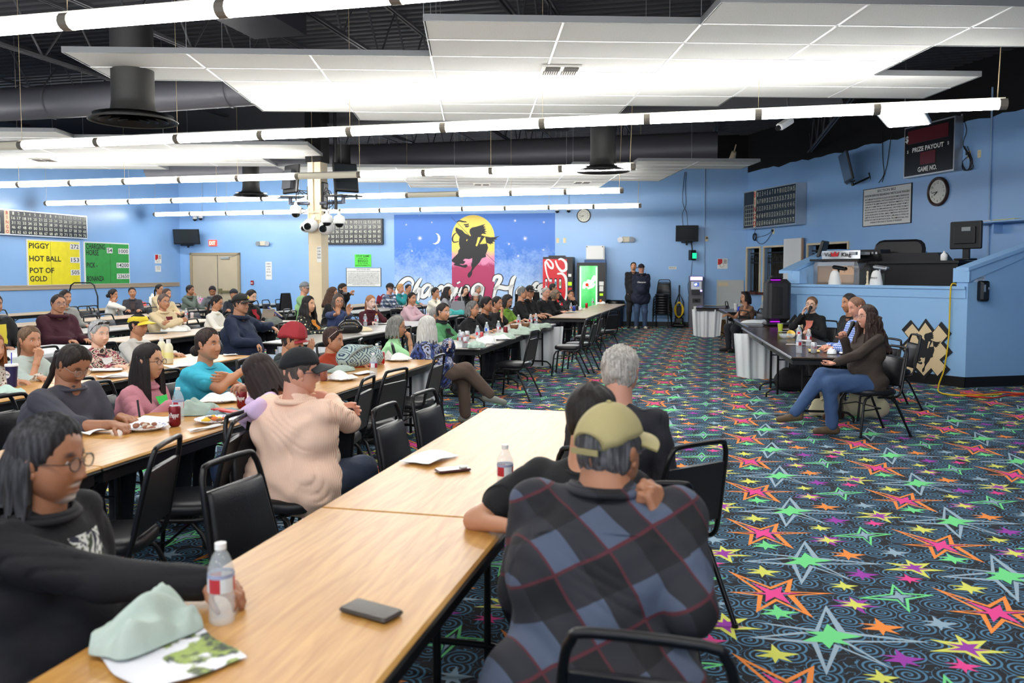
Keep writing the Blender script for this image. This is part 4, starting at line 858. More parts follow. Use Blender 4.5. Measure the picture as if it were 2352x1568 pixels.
mb = MB(); slab(mb, SP.off(.05), [(-.04, 1.66), (1.15, 2.03), (9, 2.03), (9, 2.08), (1.14, 2.08), (-.04, 1.71)], .24); slab(mb, SP.off(.02), [(-.02, 1.5), (1.15, 1.93), (9, 1.93), (9, 2.03), (1.15, 2.03), (-.02, 1.66)], .02); slab(mb, FR.off(.03), [(FL-.2, 1.5), (FL+.03, 1.5), (FL+.03, 1.7), (FL-.2, 1.7)], .2); obj('right_cap', mb, M_BOOTH, t)
mb = MB(); slab(mb, LW_P.off(.05), [(-.04, 1.62), (1.25, 2.0), (4.2, 2.0), (4.2, 2.05), (1.24, 2.05), (-.04, 1.67)], .26); slab(mb, FR.off(.03), [(-.03, 1.45), (.2, 1.45), (.2, 1.66), (-.03, 1.66)], .2); obj('left_cap', mb, M_BOOTH, t)
mb = MB(); slab(mb, FR.off(.0), [(FL-.16, zt), (FL, zt), (FL, 1.68), (FL-.16, 1.68)], .16); slab(mb, FR, [(0, zt), (.13, zt), (.13, 1.64), (0, 1.64)], .14); obj('corner_post', mb, M_BOOTH, t)
mb = MB(); slab(mb, FR.off(.012), [(0, 0), (FL, 0), (FL, .15), (0, .15)], .012); slab(mb, SP.off(.012), [(0, 0), (9, 0), (9, .15), (0, .15)], .012); obj('base_trim', mb, M_BLK, t)
mb = MB(); mb.prism([tuple(p) for p in [(P0+FD*.1+BK*.1)[:2], (P1+BK*.1-FD*.05)[:2], (P1+SD*8+BK*.2)[:2], (P0+BK*5+FD*5)[:2], (P0+BK*4.2+FD*.1)[:2]]], .02, .5); obj('raised_floor', mb, mat('dark_carpet_plain', (34, 34, 40), .9), t)
EMB = [(1478,740),(1542,672),(1597,738),(1650,662),(1712,745),(1762,684),(1835,770),(1780,830),(1842,903),(1768,968),(1825,1027),(1752,1100),(1700,1035),(1638,1098),(1575,1030),(1528,1082),(1458,1000),(1518,930),(1465,865),(1528,800)]
def emblem(da, label):
 q = [FR.hit(1600+x/3.128, 520+y/3.128) for x, y in EMB]; ca = sum(p[0] for p in q)/len(q); cz = sum(p[1] for p in q)/len(q)
 q = [(p[0]-ca, p[1]-cz) for p in q]; t = wthing(FR, 'wall_emblem', label, 'emblem', ca+da, cz, .002)
 mb = MB(); mb.prism([(x*1.0, y*1.0) for x, y in q], 0, .02); obj('black_border', mb, MATS['mural_black'], t)
 mb = MB(); mb.prism([(x*.86, y*.87) for x, y in q], .02, .026); obj('beige_field', mb, mat('emblem_beige', (226, 202, 160), .5), t)
 H = [((x-1190)/700, (620-y)/720) for x, y in HORSE]; mb = MB(); mb.prism([(x*.42+.04, y*.58-.05) for x, y in H], .026, .03); obj('horse_silhouette', mb, MATS['mural_black'], t)
 mb = MB()
 for k in ([(1225, 400), (1265, 400), (1235, 480), (1212, 530), (1190, 520)], [(1325, 390), (1345, 490), (1250, 498)]): mb.prism([((x-1190)/700*.42+.04, (620-y)/720*.58-.05) for x, y in k], .03, .032)
 obj('silhouette_gap', mb, MATS['emblem_beige'], t)
emblem(0, 'beige notched emblem with a black horse silhouette on the booth wall behind the speaking woman')
emblem(-2.05, 'beige notched emblem mostly hidden behind the woman in the black cardigan')
# soap dispenser on the right wing
a, z = SP.hit(2251, 668); t = wthing(SP, 'soap_dispenser', 'black soap dispenser on the right wing of the booth', 'dispenser', a, z, .0)
mb = MB(); mb.rbox((0, 0, .06), (.15, .29, .12), .03); obj('body', mb, M_GLOSSBLK, t); mb = MB(); mb.box((-.03, .04, .122), (.03, .1, .004)); mb.box((.04, .04, .122), (.03, .03, .004)); obj('window', mb, M_SILV, t)
a, z = SP.hit(2250, 640); t = wthing(SP, 'paper_notice', 'small pale notice above the black soap dispenser', 'sign', a, z, .0); mb = MB(); mb.box((0, 0, .003), (.17, .1, .006)); obj('panel', mb, mat('pale_blue_paper', (176, 196, 222), .6), t)
mb = MB(); mb.text('HAND SANITIZER', 0, 0, .02, wid=.14, z1=.008, align='c'); mb.text('STATION', 0, -.03, .02, wid=.08, z1=.008, align='c'); obj('lettering', mb, M_INK, t)
def fr(px, py, back): pl = FR.off(-back); a, z = pl.hit(px, py); return pl.p+pl.d*a+Vector((0, 0, z))
FYAW = math.atan2(FD.y, FD.x)
# long black desk
a = fr(1985, 603, .75); b = fr(2200, 603, .75); w = (b-a).length; t = thing('caller_desk', 'long black desk standing inside the booth', 'desk', ((a+b)/2).xy.to_3d(), rz=FYAW)
mb = MB(); mb.box((0, .4, (a.z+.5)/2), (w, .8, a.z-.5)); obj('panel', mb, mat('matte_black_laminate', (22, 22, 26), .6), t); mb = MB(); mb.box((0, .38, a.z+.0), (w+.1, .9, .04)); obj('desk_top', mb, M_BLK, t)
mb = MB(); q = fr(2030, 655, .745); q2 = fr(2046, 618, .745); mb.box((-w*.32, -.01, 1.5), (.2, .012, .24)); obj('glass_insert', mb, mat('smoky_glass', (60, 70, 66), .1), t)
DZ = a.z
# ball blower console with glass case
a = fr(1866, 655, .45); b = fr(1976, 655, .45); w = (b-a).length; c = (a+b)/2; z0 = 1.44; zt = fr(1920, 597, .45).z; ztop = fr(1920, 578, .45).z
t = thing('ball_blower', 'steel-trimmed bingo ball blower cabinet with a warm-lit glass window', 'ball blower', (c.x, c.y, 0), rz=FYAW)
M_BR = mat('brushed_steel', (178, 180, 182), .3, metal=.85)
mb = MB(); mb.box((0, .3, z0/2+.25), (w*.92, .6, z0-.5)); mb.box((0, .55, (z0+zt)/2), (w*.95, .1, zt-z0)); obj('case', mb, M_BR, t)
mb = MB()
for s in (-1, 1): mb.prism([(s*w*.38, z0), (s*w*.49, z0), (s*w*.49, z0+(zt-z0)*.6), (s*w*.44, zt-.03), (s*w*.38, zt-.03)], -.02, .5, xf=lambda p: (p[0], p[2], p[1]))
mb.prism([(-w*.44, zt-.03), (w*.44, zt-.03), (w*.47, zt-.1), (-w*.47, zt-.1)], -.02, .0, xf=lambda p: (p[0], p[2], p[1])); obj('steel_frame', mb, M_BR, t)
mb = MB(); mb.box((0, .25, zt), (w*1.02, .66, .035)); obj('lid', mb, M_BLK, t)
mb = MB(); vs = []
mb.grid(lambda u, v: ((u-.5)*w*.8, .02+.1*(2*u-1)**2, zt+.02+(ztop-zt)*v), 14, 2); mb.box((0, .25, ztop-.03), (w*.72, .4, .05)); obj('steel_hood', mb, M_BR, t)
mb = MB()
for s, x in (('Video', -.3), ('King', .1)): mb.add([(x*w*.9+p[0]*.1, -.0+.02, zt+.06+p[1]*.09) for p in glyphs(s, .02)[0]], glyphs(s, .02)[1])
obj('lettering', mb, M_INK, t); mb = MB(); mb.prism([(-.06, .02), (.06, .02), (.08, .1), (.03, .06), (0, .11), (-.03, .06), (-.08, .1)], -.0, .004, xf=lambda p: (p[0]-.04, .012-p[2], p[1]+zt+.04)); obj('crown_logo', mb, M_REDP, t)
mb = MB(); mb.box((0, .4, (z0+zt)/2-.02), (w*.74, .02, (zt-z0)*.78)); obj('lit_back', mb, mat('warm_glow_board', (214, 178, 140), .6, emit=(255, 200, 150), es=.35), t)
mb = MB(); mb.cyl((.1, .2, z0), (.1, .2, z0+.16), .1, .13, 20); mb.tube([(.12+.1*math.cos(q), .2, z0+.2+.1*math.sin(q)) for q in [PI*k/8 for k in range(9)]], .01, 6); obj('ball_chute', mb, mat('clear_bowl', (210, 200, 190), .1, alpha=.35), t)
mb = MB(); mb.box((0, -.01, (z0+zt)/2-.02), (w*.74, .006, (zt-z0)*.78)); obj('glass_pane', mb, mat('case_glass', (220, 220, 220), .03, alpha=.12), t)
# other gear on the desk
for px, l, sx, sz in ((2090, 'low black wedge console in the middle of the booth desk', .55, .13), (1990, 'black box and console left on the booth desk', .3, .2)):
 p = fr(px, 602, .95); t = thing('control_console', l, 'console', (p.x, p.y, DZ+.022), rz=FYAW); mb = MB(); mb.prism([(-sx, 0), (sx, 0), (sx*.8, sz), (-sx, sz)], 0, .3, xf=lambda q: (q[0], q[2], q[1])); obj('case', mb, M_BLK, t)
 if px == 1990: mb = MB(); [mb.cyl((-.1+k*.07, -.01, .14), (-.1+k*.07, .0, .14), .02, n=10) for k in range(5)]; obj('knob', mb, M_SILV, t)
p = fr(2217, 603, .85); t = thing('desk_monitor', 'black desktop monitor seen from behind at the right end of the booth desk', 'monitor', (p.x, p.y, DZ+.022), rz=FYAW-.1)
mb = MB(); mb.rbox((0, 0, .38), (.5, .05, .42), .015); mb.rbox((0, -.03, .38), (.34, .04, .26), .01); obj('rear_case', mb, M_BLK, t)
mb = MB(); mb.box((0, .02, .12), (.1, .04, .24)); mb.rbox((0, .0, .015), (.26, .22, .03), .02); obj('stand', mb, M_BLK, t); mb = MB(); mb.box((.03, -.053, .47), (.14, .004, .06)); obj('sticker', mb, mat('grey_sticker', (130, 134, 136), .6), t)
p = fr(2168, 603, .8); t = thing('white_bottle', 'small white bottle left of the booth monitor', 'bottle', (p.x, p.y, DZ+.022)); mb = MB(); mb.lathe([(.045, 0), (.05, .01), (.05, .09), (.02, .12)], n=16); obj('body', mb, M_WHITE, t); mb = MB(); mb.cyl((0, 0, .12), (0, 0, .145), .015, n=12); obj('cap', mb, M_WHITE, t)
p = fr(2065, 585, 1.5); t = thing('office_chair', 'big padded black office chair behind the booth desk', 'office chair', (p.x, p.y, .5), rz=FYAW+.15)
mb = MB(); mb.rbox((0, 0, 0), (.86, .52, .1), .16, rot=(PI/2-.12, 0, 0)); b_ = mb; obj('backrest', b_, mat('black_leather', (22, 23, 26), .42, bump=.15, bscale=120), t).location = (0, 0, p.z-.5)
mb = MB(); mb.rbox((0, -.3, .5), (.6, .56, .12), .1); obj('seat', mb, MATS['black_leather'], t); mb = MB(); mb.cyl((0, -.3, .06), (0, -.3, .45), .03)
for k in range(5): a_ = 2*PI*k/5; mb.box((.15*math.cos(a_), -.3+.15*math.sin(a_), .05), (.3, .05, .04), (0, 0, a_))
obj('base', mb, M_BLKM, t)
p = fr(1890, 572, .9); t = thing('desk_monitor', 'tilted black monitor above the left wing of the booth', 'monitor', (p.x, p.y, p.z-.5), rz=1.2); mb = MB(); mb.rbox((0, 0, .5), (.34, .06, .3), .015, rot=(.3, 0, 0)); obj('rear_case', mb, M_BLK, t); mb = MB(); mb.cyl((0, .05, 0), (0, 0, .45), .02); mb.cyl((0, .05, -.9), (0, .05, 0), .025); obj('stand', mb, M_BLK, t)
for px, l, lean in ((1917, 'white rounded nozzle cover in front of the lit glass case', .14), (2012, 'white rounded nozzle cover with dark print, right of the glass case', .1)):
 p = fr(px, 657, .08); t = thing('white_cone', l, 'cover', (p.x, p.y, 1.441), rz=FYAW); mb = MB()
 mb.lathe([(.1, 0), (.095, .05), (.075, .15), (.065, .19), (.045, .22), (.0, .235)], n=18); m_ = obj('shell', mb, M_WHITE, t)
 if px > 2000:
  mb = MB(); g = glyphs('BINGO', .01); mb.add([(-.05+q[0]*.04, -.093+q[1]*.005, .1+q[1]*.04) for q in g[0]], g[1]); obj('print', mb, M_INK, t)
 mb = MB(); mb.rbox((.02, .1, .27), (.24, .1, .06), .02, rot=(0, .15, 0)); mb.cyl((-.02, .1, 0), (0, .1, .26), .012, .018, 8); obj('camera_head', mb, M_BLKM if px < 2000 else M_SILV, t)
p = fr(1992, 657, .1); t = thing('table_spindle', 'small turned cream post between the two white covers', 'post', (p.x, p.y, 1.441)); mb = MB(); mb.lathe([(.03, 0), (.03, .01), (.014, .03), (.02, .06), (.012, .09), (.02, .13), (.012, .17), (.018, .2), (.01, .22)], n=12); obj('shaft', mb, M_CREAM, t)
cable('yellow_cable', [fr(2198, 656, .02)+Vector((0, 0, .02)), fr(2185, 655, -.06), fr(2182, 700, -.05), fr(2180, 760, -.05), fr(2176, 800, -.05), fr(2168, 850, -.06), atz(2156, 885, .02), atz(2163, 903, .015), atz(2230, 908, .012), atz(2300, 905, .012)], .011, MATS['yellow_cord'], 'yellow cord hanging down the booth front and onto the carpet', 'cord', 10)
cable('orange_cable', [atz(2205, 902, .03), atz(2255, 906, .02), atz(2300, 900, .012), atz(2350, 903, .012), atz(2420, 898, .012)], .012, mat('orange_cord', (214, 84, 40), .5), 'orange cord running right along the booth base', 'cord')
cable('orange_cable', [atz(2220, 909, .012), atz(2280, 913, .012), atz(2330, 906, .012), atz(2420, 909, .012)], .012, mat('red_cord', (200, 50, 40), .5), 'red cord lying nearest the camera by the booth base', 'cord')
# ================================================================ TABLES
def woodm(name, c1, c2, rough=.3, sc=(1.2, 14, 14), grain=1.):
 g = NT(name, rough); v = g.mapping(g.obj, sc=(14*grain, 1.1, 14)); n = g.noise(v, 2.2, 6, 1.2); n2 = g.noise(g.mapping(g.obj, sc=(60, 5, 60)), 3, 2)
 f = g.math('ADD', g.math('MULTIPLY', g.step(n, .35, .65), .75), g.math('MULTIPLY', n2, .25)); g.base(g.mix(f, c1, c2)); return g.m
M_OAK = woodm('light_oak_laminate', rgb(174, 122, 56), rgb(202, 154, 84), .34)
M_PALE = woodm('pale_wood_laminate', rgb(160, 134, 104), rgb(186, 162, 132), .38)
M_GREYT = mat('grey_laminate', (150, 146, 140), .35, var=.05, vscale=2)
M_WALN = woodm('walnut_laminate', rgb(44, 30, 24), rgb(70, 50, 40), .22)
TOPS = dict(oak=M_OAK, pale=M_PALE, grey=M_GREYT, walnut=M_WALN)
TPROTO = {}; TABS = []
def table(kind, x, y, label, L=2.44, rz=0., wd=.76, group=None):
 key = (kind, L, wd); TABS.append((x, y, rz, wd, L))
 if key in TPROTO: return dup(TPROTO[key], (x, y, 0), rz, label, group)
 t = thing('folding_table', label, 'table', (x, y, 0), rz, group); TPROTO[key] = t
 mb = MB(); mb.rbox((0, 0, .735), (wd, L-.0015, .02), .012); obj('table_top', mb, TOPS[kind], t)
 mb = MB(); mb.rbox((0, 0, .722), (wd+.006, L-.001, .026), .014); mb.box((0, 0, .685), (wd-.04, L-.06, .05)); obj('edge_band', mb, M_BLK, t)
 for s in (-1, 1):
  mb = MB(); yy = s*(L/2-.32)
  for q in (-.2, .2): mb.cyl((q, yy, .04), (q, yy, .68), .015, n=8)
  mb.tube([(-.34, yy, .005), (-.34, yy, .06), (-.28, yy, .11), (-.2, yy, .12), (.2, yy, .12), (.28, yy, .11), (.34, yy, .06), (.34, yy, .005)], .014, 8)
  obj('leg', mb, M_BLKM, t)
  mb = MB(); mb.cyl((0, yy, .5), (0, yy-s*.42, .68), .009, n=6); mb.cyl((-.2, yy, .5), (.2, yy, .5), .009, n=6); obj('brace', mb, M_BLKM, t)
 return t
ORD = ['nearest', 'second', 'third', 'fourth', 'fifth', 'sixth', 'seventh']
for x, ys, kinds, rowlab in (
 (-1.09, [4.155, 1.715, -.73], ['oak']*3, 'the foreground row along the aisle'),
 (-3.145, [6.98, 4.54, 2.1], ['oak']*3, 'the row behind the man in the peach shirt'),
 (-3.07, [10.75, 13.2], ['grey', 'grey'], 'the cluttered row by the tie-dye robe'),
 (-2.83, [17.6, 20.05, 22.5], ['pale']*3, 'the far row ending at the green vending machine'),
 (-5.25, [6.95, 4.5, 2.05], ['oak']*3, 'the row behind the pink shirt'),
 (-5.28, [10.9, 13.35], ['grey', 'grey'], 'the row with the black purse and the cream cloth'),
 (-5.6, [17.3, 19.75], ['grey', 'pale'], 'the row with the teal sweater'),
 (-7.62, [7.6, 5.15], ['pale', 'pale'], 'the row beside the yellow-visored boy'),
 (-7.66, [10.6, 13.05], ['pale', 'pale'], 'the row left of the man in the navy hoodie'),
 (-7.9, [18.4, 20.9], ['grey', 'pale'], 'the row beyond the column'),
 (-9.45, [8.2, 10.65, 13.1], ['grey', 'grey', 'pale'], 'the row before the maroon jacket'),
 (-9.4, [18.6, 21.05], ['grey', 'pale'], 'the row near the man in the plaid flannel'),
 (-11.6, [12.6, 15.05], ['pale', 'pale'], 'the row of mostly empty chairs at left'),
 (-12.2, [18.3, 20.75], ['grey', 'grey'], 'the far row left of the column'),
 (-14.5, [15.6, 18.05, 20.5], ['pale']*3, 'the row nearest the left-hand wall')):
 ys = sorted(ys)
 for i, (y, k) in enumerate(zip(ys, kinds)):
  nth = '%s table' % (ORD[i] if i < len(ys)-1 else 'farthest')
  table(k, x, y, '%s folding table, %s in %s' % (dict(oak='light oak', pale='pale wood', grey='grey-topped')[k], nth.replace(' table', ''), rowlab))
TA = math.radians(4.4)
def sp(l, x, y): return Vector((.79, 9.36, 0))+Vector((-math.sin(TA), math.cos(TA), 0))*l+Vector((math.cos(TA), math.sin(TA), 0))*x
c = sp(1.22, .38, 0); table('walnut', c.x, c.y, 'dark walnut folding table with the speaking woman at its near end', rz=TA)
c = sp(3.66, .38, 0); table('walnut', c.x, c.y, 'dark walnut folding table in front of the woman in the black cardigan', rz=TA)
c = sp(6.2, .5, 0); table('walnut', c.x, c.y, 'dark folding table carrying the tall black loudspeaker', rz=TA)
table('walnut', -.1, 22.6, 'dark folding table with white cloth in front of the cash machine', rz=.0, L=1.83)
table('walnut', .55, 20.4, 'dark folding table between the white-clothed table and the loudspeaker', rz=.1, L=1.83)
table('walnut', 1.6, 18.6, 'dark folding table against the cashier wall behind the loudspeaker', rz=.45, L=1.83)
# hanging white table cloths
def tcloth(x, y, w, l, drop, label, rz=0., pane=None):
 g = MB(); rnd = random.Random(int(x*100+y*10)); 
 def f(u, v):
  px = -w/2-drop+(w+2*drop)*u; py = -l/2+l*v; z = .749
  e = abs(px)-w/2-.012
  if e > 0: z -= e; px = (w/2+.012)*(1 if px > 0 else -1)*(1+.0)+(.02*math.sin(v*26+x)+.012*math.sin(v*61))*min(1, e*4)
  return (px, py, z)
 g.grid(f, 60, 50); return solo('tablecloth', g, mat('white_plastic_cloth', (226, 228, 230), .45, bump=.3, bscale=14), label, 'tablecloth', (x, y, 0), rz)
tcloth(-7.62, 7.9, .76, 1.8, .36, 'white cloth over the table beside the yellow-visored boy')
def skirt(x, y, w, h, label, rz=0., ztop=.70):
 g = MB(); g.grid(lambda u, v: ((u-.5)*w*(1-.12*v), .03*math.sin(u*19+y)+.015*math.sin(u*47), ztop-h*v-.05*math.sin(u*PI)*v), 40, 14)
 g.grid(lambda u, v: ((u-.5)*w*(1-.12*v), .008+.03*math.sin(u*19+y)+.015*math.sin(u*47), ztop-h*v-.05*math.sin(u*PI)*v), 40, 14)
 return solo('table_skirt', g, MATS['white_plastic_cloth'], label, 'tablecloth', (x, y, 0), rz)
skirt(-3.02, 8.02, .62, .62, 'white plastic cloth hanging under the far end of the light oak row', .25)
skirt(-2.9, 14.2, .8, .64, 'white plastic cloth hanging at the far end of the cluttered row', .5)
q = sp(4.1, .2, 0); skirt(q.x+.05, q.y, .9, .66, 'white plastic cloth hanging under the dark speakers table', .25)
skirt(-.2, 21.75, .75, .66, 'white plastic cloth hanging under the table by the cash machine', .0)
skirt(-5.1, 9.72, .7, .5, 'pale cloth hanging at the near end of the row with the black purse', .0)
# ================================================================ CHAIRS
M_VINYL = mat('black_vinyl', (24, 25, 29), .38, bump=.12, bscale=160); M_VINYLN = mat('navy_black_vinyl', (28, 32, 42), .35, bump=.12, bscale=160)
def chair_proto():
 t = thing('banquet_chair', '', 'chair')
 mb = MB()                                       # seat pad: rounded front
 out = []
 for k in range(28):
  a = 2*PI*k/28; c, s = math.cos(a), math.sin(a); r = 1/((abs(c)**3.2+abs(s)**3.2)**(1/3.2)); out.append((.205*r*c*(1 if s < 0 else 1-.08*s), .215*r*s))
 n = len(out); vs = []
 for z, k in ((.41, .93), (.425, 1.), (.455, 1.), (.472, .93), (.48, .7), (.483, .0)): vs += [(x*k, y*k, z) for x, y in out]
 fs = [tuple(range(n-1, -1, -1))]+[(j*n+i, j*n+(i+1) % n, (j+1)*n+(i+1) % n, (j+1)*n+i) for j in range(5) for i in range(n)]
 mb.add(vs, fs, 0, True); obj('seat', mb, M_VINYL, t)
 lean = lambda z: -.2-(z-.45)*.22                # back plane y at height z
 hw = lambda z: .215-(z-.45)*.10
 mb = MB(); vs = []
 pr = [(-1, .0), (-1, .02), (-.9, .034), (0, .042), (.9, .034), (1, .02), (1, 0)]
 zs = [.50, .515, .62, .72, .775, .785]
 for j, z in enumerate(zs):
  e = .6 if j in (0, len(zs)-1) else 1.
  for u, th in pr: vs.append((u*(hw(z)-.012), lean(z)+th*e*.75, z))
 m = len(pr); fs = [(j*m+i, j*m+i+1, (j+1)*m+i+1, (j+1)*m+i) for j in range(len(zs)-1) for i in range(m-1)]
 fs += [tuple(range(m-1, -1, -1)), tuple(range((len(zs)-1)*m, len(zs)*m))]
 mb.add(vs, fs, 0, True); mb.prism([(-(hw(.5)-.012), .5), ((hw(.5)-.012), .5), (hw(.785)-.012, .785), (-(hw(.785)-.012), .785)], 0, .012, xf=lambda p: (p[0], lean(p[1])-p[2]+.004, p[1])); obj('backrest', mb, M_VINYL, t)
 mb = MB(); P = [(.215, .05, .40), (.215, -.12, .40), (.213, -.175, .415), (.21, lean(.47), .47), (hw(.65), lean(.65), .65), (hw(.80), lean(.80), .80), (hw(.85)-.015, lean(.86), .862), (.12, lean(.885), .885), (-.12, lean(.885), .885), (-hw(.85)+.015, lean(.86), .862), (-hw(.80), lean(.80), .80), (-hw(.65), lean(.65), .65), (-.21, lean(.47), .47), (-.213, -.175, .415), (-.215, -.12, .40), (-.215, .05, .40)]
 mb.tube(smooth(P, 3), .0125, 8); obj('back_frame', mb, M_BLKM, t)
 for sx in (-1, 1):
  mb = MB(); mb.tube([(sx*.19, .13, .40), (sx*.2, .17, .385), (sx*.215, .2, .33), (sx*.23, .235, .01)], .0125, 8); mb.cyl((sx*.23, .235, 0), (sx*.23, .235, .02), .016, n=8); obj('leg', mb, M_BLKM, t)
  mb = MB(); mb.tube([(sx*.2, -.02, .40), (sx*.205, -.1, .385), (sx*.215, -.15, .33), (sx*.235, -.30, .01)], .0125, 8); mb.cyl((sx*.235, -.3, 0), (sx*.235, -.3, .02), .016, n=8); obj('leg', mb, M_BLKM, t)
 mb = MB(); mb.tube([(-.225, .215, .27), (-.22, .02, .29), (.22, .02, .29), (.225, .215, .27)], .007, 6); mb.cyl((-.2, .1, .4), (.2, .1, .4), .01, n=6); mb.cyl((-.2, -.08, .4), (.2, -.08, .4), .01, n=6); obj('stretcher', mb, M_BLKM, t)
 return t
CH = chair_proto(); CHN = [0]
def chair(x, y, face, label, group=None, z=0.):          # face: heading in degrees, 0 = +Y, 90 = +X
 rz = -R_(face)
 if CHN[0] == 0: CHN[0] = 1; CH.location = (x, y, z); CH.rotation_euler = (0, 0, rz); CH['label'] = label; return CH
 return dup(CH, (x, y, z), rz, label, group)
# ================================================================ PEOPLE
def smin_field(prims, res, k=.04, pad=.03):
 P = [(np.array(p[0], float), np.array(p[1], float), p[2], p[3], p[4] if len(p) > 4 else None) for p in prims]
 lo = np.min([np.minimum(a-max(r0, r1), b-max(r0, r1)) for a, b, r0, r1, f in P], axis=0)-pad
 hi = np.max([np.maximum(a+max(r0, r1), b+max(r0, r1)) for a, b, r0, r1, f in P], axis=0)+pad
 n = np.ceil((hi-lo)/res).astype(int)+2
 ax = [lo[i]+np.arange(n[i])*res for i in range(3)]
 F = np.full(n, .5, np.float32)
 for a, b, r0, r1, f in P:
  m = max(r0, r1)+max(k*1.6, res*3); l = np.minimum(a, b)-m; h = np.maximum(a, b)+m
  s = [slice(max(0, int((l[i]-lo[i])/res)), min(n[i], int((h[i]-lo[i])/res)+2)) for i in range(3)]
  X = ax[0][s[0]][:, None, None]; Y = ax[1][s[1]][None, :, None]; Z = ax[2][s[2]][None, None, :]
  px, py, pz = X-a[0], Y-a[1], Z-a[2]; d = b-a
  if f is not None:
   u = np.array(f[0], float); u /= np.linalg.norm(u); q = (px*u[0]+py*u[1]+pz*u[2])*(1/f[1]-1)
   px, py, pz = px+q*u[0], py+q*u[1], pz+q*u[2]; dd = (d@u)*(1/f[1]-1); d = d+u*dd
  L = d@d
  t = np.clip((px*d[0]+py*d[1]+pz*d[2])/L, 0, 1) if L > 1e-9 else 0.
  D = np.sqrt((px-t*d[0])**2+(py-t*d[1])**2+(pz-t*d[2])**2)-(r0+(r1-r0)*t)
  if f is not None: D = D*(.5+.5*f[1])
  G = F[s[0], s[1], s[2]]; D = D+np.zeros_like(G)
  hh = np.maximum(k-np.abs(G-D), 0)/k; F[s[0], s[1], s[2]] = np.minimum(G, D)-hh*hh*k*.25
 return F, lo, res
def nets(F, lo, res):
 S = F < 0; nx, ny, nz = F.shape
 c = S[:-1, :-1, :-1].astype(np.int8)
 tot = sum(S[i:nx-1+i, j:ny-1+j, k:nz-1+k].astype(np.int8) for i in (0, 1) for j in (0, 1) for k in (0, 1))
 act = (tot > 0) & (tot < 8); I = np.argwhere(act); idx = -np.ones(act.shape, int); idx[act] = np.arange(len(I))
 acc = np.zeros((len(I), 3)); cnt = np.zeros(len(I))
 cor = [(i, j, k) for i in (0, 1) for j in (0, 1) for k in (0, 1)]
 for a in cor:
  for x in range(3):
   if a[x]: continue
   b = list(a); b[x] = 1
   fa = F[I[:, 0]+a[0], I[:, 1]+a[1], I[:, 2]+a[2]]; fb = F[I[:, 0]+b[0], I[:, 1]+b[1], I[:, 2]+b[2]]
   m = (fa < 0) != (fb < 0); t = np.where(m, fa/np.where(m, fa-fb, 1), 0)
   p = np.tile(np.array(a, float), (len(I), 1)); p[:, x] += t; acc += p*m[:, None]; cnt += m
 V = lo+(I+acc/cnt[:, None])*res
 Fc = []
 for x in range(3):
  y, z = (x+1) % 3, (x+2) % 3
  sl0 = [slice(None)]*3; sl1 = [slice(None)]*3; sl0[x] = slice(0, -1); sl1[x] = slice(1, None)
  ch = S[tuple(sl0)] != S[tuple(sl1)]; E = np.argwhere(ch)
  E = E[(E[:, y] > 0) & (E[:, z] > 0) & (E[:, y] < F.shape[y]-1) & (E[:, z] < F.shape[z]-1)]
  ins = S[tuple(E.T)]
  q = []
  for dy, dz in ((-1, -1), (0, -1), (0, 0), (-1, 0)):
   e = E.copy(); e[:, y] += dy; e[:, z] += dz; q.append(idx[tuple(e.T)])
  q = np.stack(q, 1); q[~ins] = q[~ins][:, ::-1]; Fc.append(q)
 return V, np.concatenate(Fc)
def relax(V, Q, it=2):
 for _ in range(it):
  A = np.zeros_like(V); n = np.zeros(len(V))
  for i in range(4):
   for j in (1, 3): np.add.at(A, Q[:, i], V[Q[:, (i+j) % 4]]); np.add.at(n, Q[:, i], 1)
  V = V*.4+A/n[:, None]*.6
 return V
def sdf(prims, res, k=.04, it=2):
 V, Q = nets(*smin_field(prims, res, k)); return relax(V, Q, it), Q
def npmesh(name, parts, mats, smooth=True, col=None):
 vs = []; fs = []; mi = []; cs = []; o = 0
 for p in parts:
  V, Q = p[0], p[1]; vs.append(V); fs += [tuple(int(i)+o for i in f) for f in Q]; mi += [p[2] if len(p) > 2 else 0]*len(Q); o += len(V)
  if col is not None: cs.append(p[3] if len(p) > 3 else np.tile(col, (len(V), 1)))
 V = np.concatenate(vs); m = bpy.data.meshes.new(name); m.from_pydata(V.tolist(), [], fs)
 for q in (mats if isinstance(mats, (list, tuple)) else [mats]): m.materials.append(q)
 m.polygons.foreach_set('material_index', mi)
 if smooth: m.polygons.foreach_set('use_smooth', [True]*len(fs))
 if col is not None:
  a = m.color_attributes.new('Col', 'FLOAT_COLOR', 'POINT'); C = np.ones((len(V), 4), np.float32); C[:, :3] = np.concatenate(cs); a.data.foreach_set('color', C.ravel())
 m.update(); return m
def mbparts(mb, mi=0): return (np.array(mb.v, float), mb.f, mi)
def skin_mat():
 m = bpy.data.materials.new('skin'); m.use_nodes = True; nt = m.node_tree; b = nt.nodes['Principled BSDF']
 a = nt.nodes.new('ShaderNodeAttribute'); a.attribute_name = 'Col'; nt.links.new(a.outputs['Color'], b.inputs['Base Color'])
 b.inputs['Roughness'].default_value = .48; b.inputs['Subsurface Weight'].default_value = .06; b.inputs['Subsurface Radius'].default_value = (.02, .008, .004); b.inputs['Subsurface Scale'].default_value = .3
 n = nt.nodes.new('ShaderNodeTexNoise'); n.inputs['Scale'].default_value = 60; tc = nt.nodes.new('ShaderNodeTexCoord'); nt.links.new(tc.outputs['Object'], n.inputs[0])
 bp = nt.nodes.new('ShaderNodeBump'); bp.inputs['Strength'].default_value = .12; bp.inputs['Distance'].default_value = .004; nt.links.new(n.outputs[0], bp.inputs['Height']); nt.links.new(bp.outputs[0], b.inputs['Normal'])
 return m
M_SKIN = skin_mat()
def gauss(x, s): return np.exp(-(x/s)**2)
